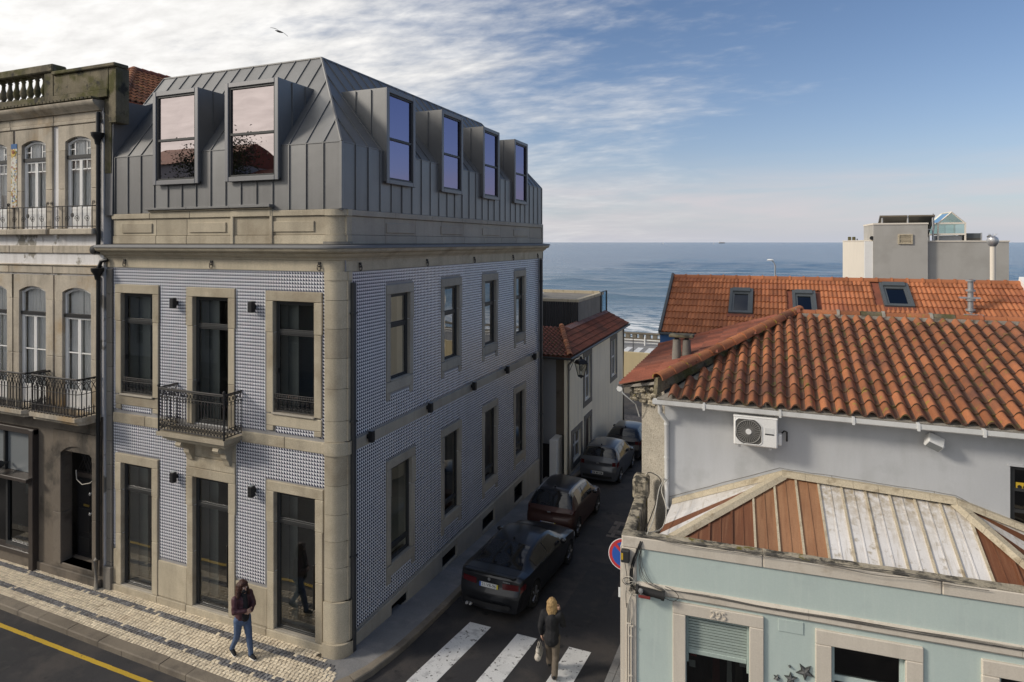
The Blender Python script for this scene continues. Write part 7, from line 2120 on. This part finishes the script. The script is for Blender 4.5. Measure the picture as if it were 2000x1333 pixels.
def person(label, loc, rz, J, hair, face):
    t = thing('person', label, 'person', loc, rz)
    g = G(); v = J
    ell(g, v['head'], (.092, .075, .118)); ell(g, Vector(v['head']) + Vector((.025, 0, -.05)), (.07, .058, .07))
    cap(g, v['neck'], Vector(v['head']) + Vector((-.01, 0, -.06)), .052, .05)
    f = Vector(v['head'])
    cap(g, f + Vector((.088, 0, .005)), f + Vector((.108, 0, -.028)), .010, .016, 8)                       # nose
    cap(g, f + Vector((.084, -.018, -.062)), f + Vector((.084, .018, -.062)), .010, .010, 8)               # lips
    ell(g, f + Vector((.07, 0, -.10)), (.022, .025, .02))
    for s_ in (-1, 1):
        ell(g, f + Vector((-.005, s_ * .078, -.01)), (.022, .012, .034)); cap(g, f + Vector((.078, s_ * .02, .028)), f + Vector((.07, s_ * .05, .026)), .010, .009, 8)
    cap(g, v['neck'], v['chest'], .055, .11); cap(g, v['chest'], v['waist'], .125, .105); cap(g, v['waist'], v['hip'], .105, .13)
    for s_ in 'LR':
        cap(g, v['chest'], v['sh' + s_], .08, .052); cap(g, v['sh' + s_], v['el' + s_], .047, .037); cap(g, v['el' + s_], v['wr' + s_], .037, .026)
        cap(g, v['hip'], v['th' + s_], .11, .085); cap(g, v['th' + s_], v['kn' + s_], .082, .052); cap(g, v['kn' + s_], v['an' + s_], .052, .036)
        cap(g, v['an' + s_], v['toe' + s_], .036, .030)
        hand(g, v['wr' + s_], v['hd' + s_], v['pn' + s_], 1 if s_ == 'L' else -1)
    b = blob(g, 'body', 'skin', t, .0075, 2)
    for s_ in (-1, 1):
        g = G(); ell(g, f + Vector((.083, s_ * .034, .010)), (.010, .014, .009), 10); e_ = g.build('eye', 'white_paint', b, smooth=180)
        g = G(); ell(g, f + Vector((.092, s_ * .034, .010)), (.003, .006, .006), 8); g.build('iris', 'black', e_, smooth=180)
    return t, b
def feet(v, t, body_m, sole_m):
    for s_ in 'LR':
        a, to = Vector(v['an' + s_]), Vector(v['toe' + s_]); d = (to - a); dn = d.normalized()
        hl = a - dn * .035; 
        g = G(); cap(g, hl + Vector((0, 0, -.015)), a.lerp(to, .5), .048, .045); cap(g, a.lerp(to, .5), to, .045, .036); cap(g, a, a + Vector((0, 0, .03)), .046, .044)
        sh = blob(g, 'shoe', body_m, t, .009, 3)
        g = G(); z = Vector((0, 0, -.038)); cap(g, hl + z, a.lerp(to, .5) + z * .9, .038, .042); cap(g, a.lerp(to, .5) + z * .9, to + z * .5, .042, .034)
        s2 = blob(g, 'sole', sole_m, sh, .009, 2)
# woman on the pavement: walks to the right, arms folded, black face mask
J1 = dict(head=(.045, -.01, 1.545), neck=(0, 0, 1.40), chest=(-.005, 0, 1.24), waist=(0, 0, 1.03), hip=(0, 0, .90),
          shL=(0, .175, 1.335), shR=(.0, -.175, 1.335), elL=(.07, .215, 1.09), elR=(.06, -.215, 1.09), wrL=(.235, .06, 1.06), wrR=(.225, -.03, 1.10),
          hdL=(.05, -1, .02), hdR=(.1, 1, .0), pnL=(-1, 0, .1), pnR=(-1, 0, -.1),
          thL=(.01, .085, .84), thR=(-.01, -.085, .84), knL=(.13, .08, .475), knR=(-.055, -.09, .47), anL=(.215, .075, .085), anR=(-.245, -.095, .125), toeL=(.35, .08, .055), toeR=(-.12, -.10, .05))
p1, b1 = person('woman in dark red padded jacket, jeans and black face mask on the pavement', (-10.66, 10.56, .125), rad(-14), J1, None, None)
g = G(); v = J1
cap(g, v['chest'], (-.005, 0, 1.30), .145, .11); cap(g, v['chest'], v['waist'], .145, .14); cap(g, v['waist'], (0, 0, .90), .14, .155); cap(g, (0, 0, 1.40), (0, 0, 1.36), .085, .10)
for s_ in 'LR':
    cap(g, v['chest'], v['sh' + s_], .10, .076); cap(g, v['sh' + s_], v['el' + s_], .074, .064); cap(g, v['el' + s_], Vector(v['el' + s_]).lerp(Vector(v['wr' + s_]), .90), .062, .046)
jk = blob(g, 'jacket', 'jacket_red', p1, .012, 3, .010, 16)
g = G(); cap(g, (.10, 0, 1.34), (.135, -.0, 1.10), .05, .065); cap(g, (.13, 0, 1.05), (.115, 0, .90), .075, .085); cap(g, (.06, 0, 1.39), (.08, 0, 1.33), .07, .05); blob(g, 'black_top', 'cloth_black', p1, .012, 3)
g = G(); cap(g, v['hip'], (0, 0, .84), .14, .15)
for s_ in 'LR': cap(g, v['hip'], v['th' + s_], .135, .105); cap(g, v['th' + s_], v['kn' + s_], .102, .068); cap(g, v['kn' + s_], Vector(v['an' + s_]) + Vector((0, 0, .02)), .068, .052)
blob(g, 'jeans', 'jeans', p1, .011, 3, .006, 20)
feet(v, p1, 'cloth_black', 'white_paint')
g = G(); f = Vector(v['head'])
ell(g, f + Vector((-.03, 0, .03)), (.118, .112, .125)); 
for a in (-1, 1):
    for k in range(4): cap(g, f + Vector((-.02 - .015 * k, a * (.07 + .004 * k), .06)), f + Vector((.0 - .03 * k, a * (.125 - .010 * k), -.18 - .02 * k)), .045, .040)
cap(g, f + Vector((-.07, 0, .05)), f + Vector((-.085, 0, -.19)), .07, .05); cap(g, f + Vector((.05, .05, .085)), f + Vector((.04, -.06, .08)), .035, .035)
blob(g, 'hair', 'hair_dark', p1, .010, 2, .008, 40)
g = G(); ell(g, f + Vector((.052, 0, -.055)), (.062, .066, .055)); cap(g, f + Vector((.1, 0, -.03)), f + Vector((.1, 0, -.06)), .018, .02); blob(g, 'face_mask', 'cloth_black', p1, .008, 2)
# woman on the crossing, seen from behind
J2 = dict(head=(.02, 0, 1.51), neck=(-.01, 0, 1.37), chest=(-.02, 0, 1.21), waist=(0, 0, 1.01), hip=(0, 0, .88),
          shL=(-.01, .175, 1.31), shR=(-.01, -.175, 1.31), elL=(-.06, .235, 1.05), elR=(.06, -.235, 1.07), wrL=(.02, .225, .83), wrR=(.22, -.135, 1.27),
          hdL=(.1, -.05, -1), hdR=(.1, .35, 1), pnL=(0, -1, 0), pnR=(-1, 0, .3),
          thL=(.01, .085, .82), thR=(-.01, -.085, .82), knL=(.14, .08, .47), knR=(-.01, -.085, .45), anL=(.20, .08, .115), anR=(-.20, -.085, .11), toeL=(.335, .085, .06), toeR=(-.09, -.09, .05))
p2, b2 = person('blonde woman in black jacket and beige trousers walking over the zebra bars', (-4.30, 12.86, road_z(12.86) + .006), rad(100), J2, None, None)
g = G(); v = J2
cap(g, v['chest'], (-.01, 0, 1.27), .15, .12); cap(g, v['chest'], v['waist'], .15, .145); cap(g, v['waist'], (-.01, 0, .80), .145, .18); cap(g, (0, 0, 1.37), (0, 0, 1.34), .08, .10)
for s_ in 'LR':
    cap(g, v['chest'], v['sh' + s_], .105, .08); cap(g, v['sh' + s_], v['el' + s_], .078, .066); cap(g, v['el' + s_], Vector(v['el' + s_]).lerp(Vector(v['wr' + s_]), .92), .064, .046)
blob(g, 'jacket', 'cloth_black', p2, .012, 3, .010, 14)
g = G(); cap(g, v['hip'], (0, 0, .82), .13, .15)
for s_ in 'LR': cap(g, v['hip'], v['th' + s_], .13, .105); cap(g, v['th' + s_], v['kn' + s_], .102, .076); cap(g, v['kn' + s_], Vector(v['an' + s_]) + Vector((0, 0, .0)), .076, .070)
blob(g, 'trousers', 'trousers', p2, .011, 3, .006, 18)
feet(v, p2, 'cloth_black', 'cloth_black')
g = G(); f = Vector(v['head'])
ell(g, f + Vector((-.02, 0, .03)), (.108, .096, .115))
for k in range(9):
    a = rad(95 + k * 21.2); cap(g, f + Vector((.07 * math.cos(a) - .01, .075 * math.sin(a), .05)), f + Vector((.10 * math.cos(a) - .01, .105 * math.sin(a), -.20 - .02 * (k % 3))), .036, .018)
blob(g, 'hair', 'hair_blond', p2, .010, 2, .010, 45)
bag = thing('shoulder_bag', 'pale handbag hanging from the left hand of the woman on the crossing', 'bag', (-4.30, 12.86, road_z(12.86) + .006), rad(100))
g = G(); cap(g, (-.13, .28, .55), (.13, .28, .55), .05, .05); cap(g, (-.15, .28, .42), (.15, .28, .42), .075, .075); blob(g, 'bag_body', 'bag', bag, .012, 4, .008, 20)
g = G()
for s_ in (.26, .30): g.tube([(-.10, s_, .58), (-.06, s_ - .03, .70), (.03, .23, .745), (.08, s_ - .03, .70), (.10, s_, .58)], .009, 6)
g.build('bag_handle', 'cloth_black', bag, smooth=60)
# ================================================================ GULL
r = (545 - 1000) / F * 44
gull = thing('seagull', 'lone gull gliding with spread wings below the bright cloud', 'bird', (-44 * SN + r * CS, 44 * CS + r * SN, EYE + (473.5 - 62) / F * 44))
M['gull'] = mat('gull', (.16, .15, .14), .8, .2, 3, bump=0)
gull.rotation_euler = (0, rad(27), TH)
g = G(); g.lathe([(.005, -.28), (.04, -.2), (.075, -.05), (.07, .08), (.035, .17), (.03, .2), (.012, .26)], 10); g.v = [(-c * .85, -c * .5 + b_, a - c * .25) for a, b_, c in g.v]; gb = g.build('body', 'gull', gull, smooth=60)
for s_ in (-1, 1):
    g = G(); 
    sec = [(0, .10, -.08, .03), (.25, .10, -.08, .07), (.48, .06, -.07, .03), (.68, -.02, -.08, -.02)]
    vs = []
    for x, f0, f1, z in sec:
        for y_, dz_ in ((f0, 0), ((f0 + f1) / 2, .018), (f1, 0), ((f0 + f1) / 2, -.008)): vs.append((s_ * x, -y_, z + dz_))
    g.add(vs, [[i * 4 + k, i * 4 + (k + 1) % 4, (i + 1) * 4 + (k + 1) % 4, (i + 1) * 4 + k] for i in range(3) for k in range(4)] + [[12, 13, 14, 15]])
    g.build('wing', 'gull', gb, smooth=60)
# ================================================================ ACROSS THE STREET (behind the camera, seen mirrored in the windows)
M['leaf'] = mat('leaf', (.055, .070, .028), .7, .25, 2, rnd=.35, bump=0, fine=.1)
M['bark'] = mat('bark', (.07, .055, .04), .9, .2, 6, bump=.5)
def opp(x0, x1, h, m_, label, y=-13.0):
    t = thing('opposite_house', label, 'house', ((x0 + x1) / 2, y, 0), 0, 'houses across the street')
    w = (x1 - x0) / 2
    nw = max(2, int(w * 2 / 2.4)); hs = []
    for f_ in range(int(h / 3.6)):
        for k in range(nw):
            c = -w + (k + .5) * 2 * w / nw; hs.append((c - .5, c + .5, f_ * 3.6 + 1.0, f_ * 3.6 + 2.9))
    g = G(); holed(g, -w, w, 0, h, hs, lambda u, d, z: (u, -d, z), .2)
    g.quad((-w, 0, 0), (-w, -8, 0), (-w, -8, h), (-w, 0, h)); g.quad((w, 0, 0), (w, -8, 0), (w, -8, h), (w, 0, h)); g.build('wall', m_, t, fix=False)
    for a, b_, c, d in hs:
        g = G(); g.box(a + .01, -.16, c, a + .07, -.1, d); g.box(b_ - .07, -.16, c, b_ - .01, -.1, d); g.box(a + .07, -.16, (c + d) / 2 - .03, b_ - .07, -.1, (c + d) / 2 + .03)
        wi = g.build('window', 'white_paint', t)
        g = G(); g.quad((a, -.13, c), (b_, -.13, c), (b_, -.13, d), (a, -.13, d)); g.build('pane', 'car_glass', wi, fix=False)
    g = G(); g.prism([(.35, h), (-8.35, h), (-4, h + 1.9)], 'x', -w - .1, w + .1); g.build('roof', 'terracotta_dark', t)
opp(-78, -62, 12.0, 'house_cream', 'cream house across the street, far left of the row')
opp(-61.5, -49, 15.0, 'plaster_old', 'tall white rendered house across the street')
opp(-48.5, -38.5, 15.3, 'house_grey', 'grey rendered house across the street beside the trees')
opp(-38, -25, 13.2, 'brown_wall', 'brown rendered low house across the street behind the trees')
def tree(x, y, h, r, label, n=2600):
    t = thing('street_tree', label, 'tree', (x, y, 0), 0, 'trees across the street')
    g = G(); g.tube([(0, 0, -.2), (.1, .05, h * .25), (.0, .1, h * .5), (.1, 0, h * .85)], [.28, .2, .14, .03], 8)
    tips = []
    for k in range(11):
        a = k * 2.4; z0 = h * (.28 + .05 * k); l = r * (.95 - .045 * k)
        e = Vector((l * math.cos(a), l * math.sin(a), z0 + h * .17)); g.tube([(0.03, .05, z0), e * .5 + Vector((0, 0, z0 * .5)), e], [.10, .06, .02], 5); tips.append(e); tips.append(e * .6 + Vector((0, 0, z0 * .4 + .4)))
    g.build('trunk', 'bark', t, smooth=60)
    g = G(); q = RD
    for k in range(n):
        c = q.choice(tips); p = c + Vector((q.gauss(0, r * .20), q.gauss(0, r * .20), q.gauss(0, r * .17)))
        a = Vector((q.uniform(-1, 1), q.uniform(-1, 1), q.uniform(-1, 1))).normalized() * .11; b_ = a.orthogonal().normalized() * .055
        g.add([p - a, p + b_, p + a, p - b_], [(0, 1, 2, 3)])
    g.build('crown', 'leaf', t, fix=False)
tree(-36.2, -11.0, 16.6, 3.4, 'slender broad crowned tree across the street in front of the brown house', 14000)
tree(-32.0, -10.0, 13.5, 3.0, 'lower rounded tree across the street in front of the brown house', 9000)
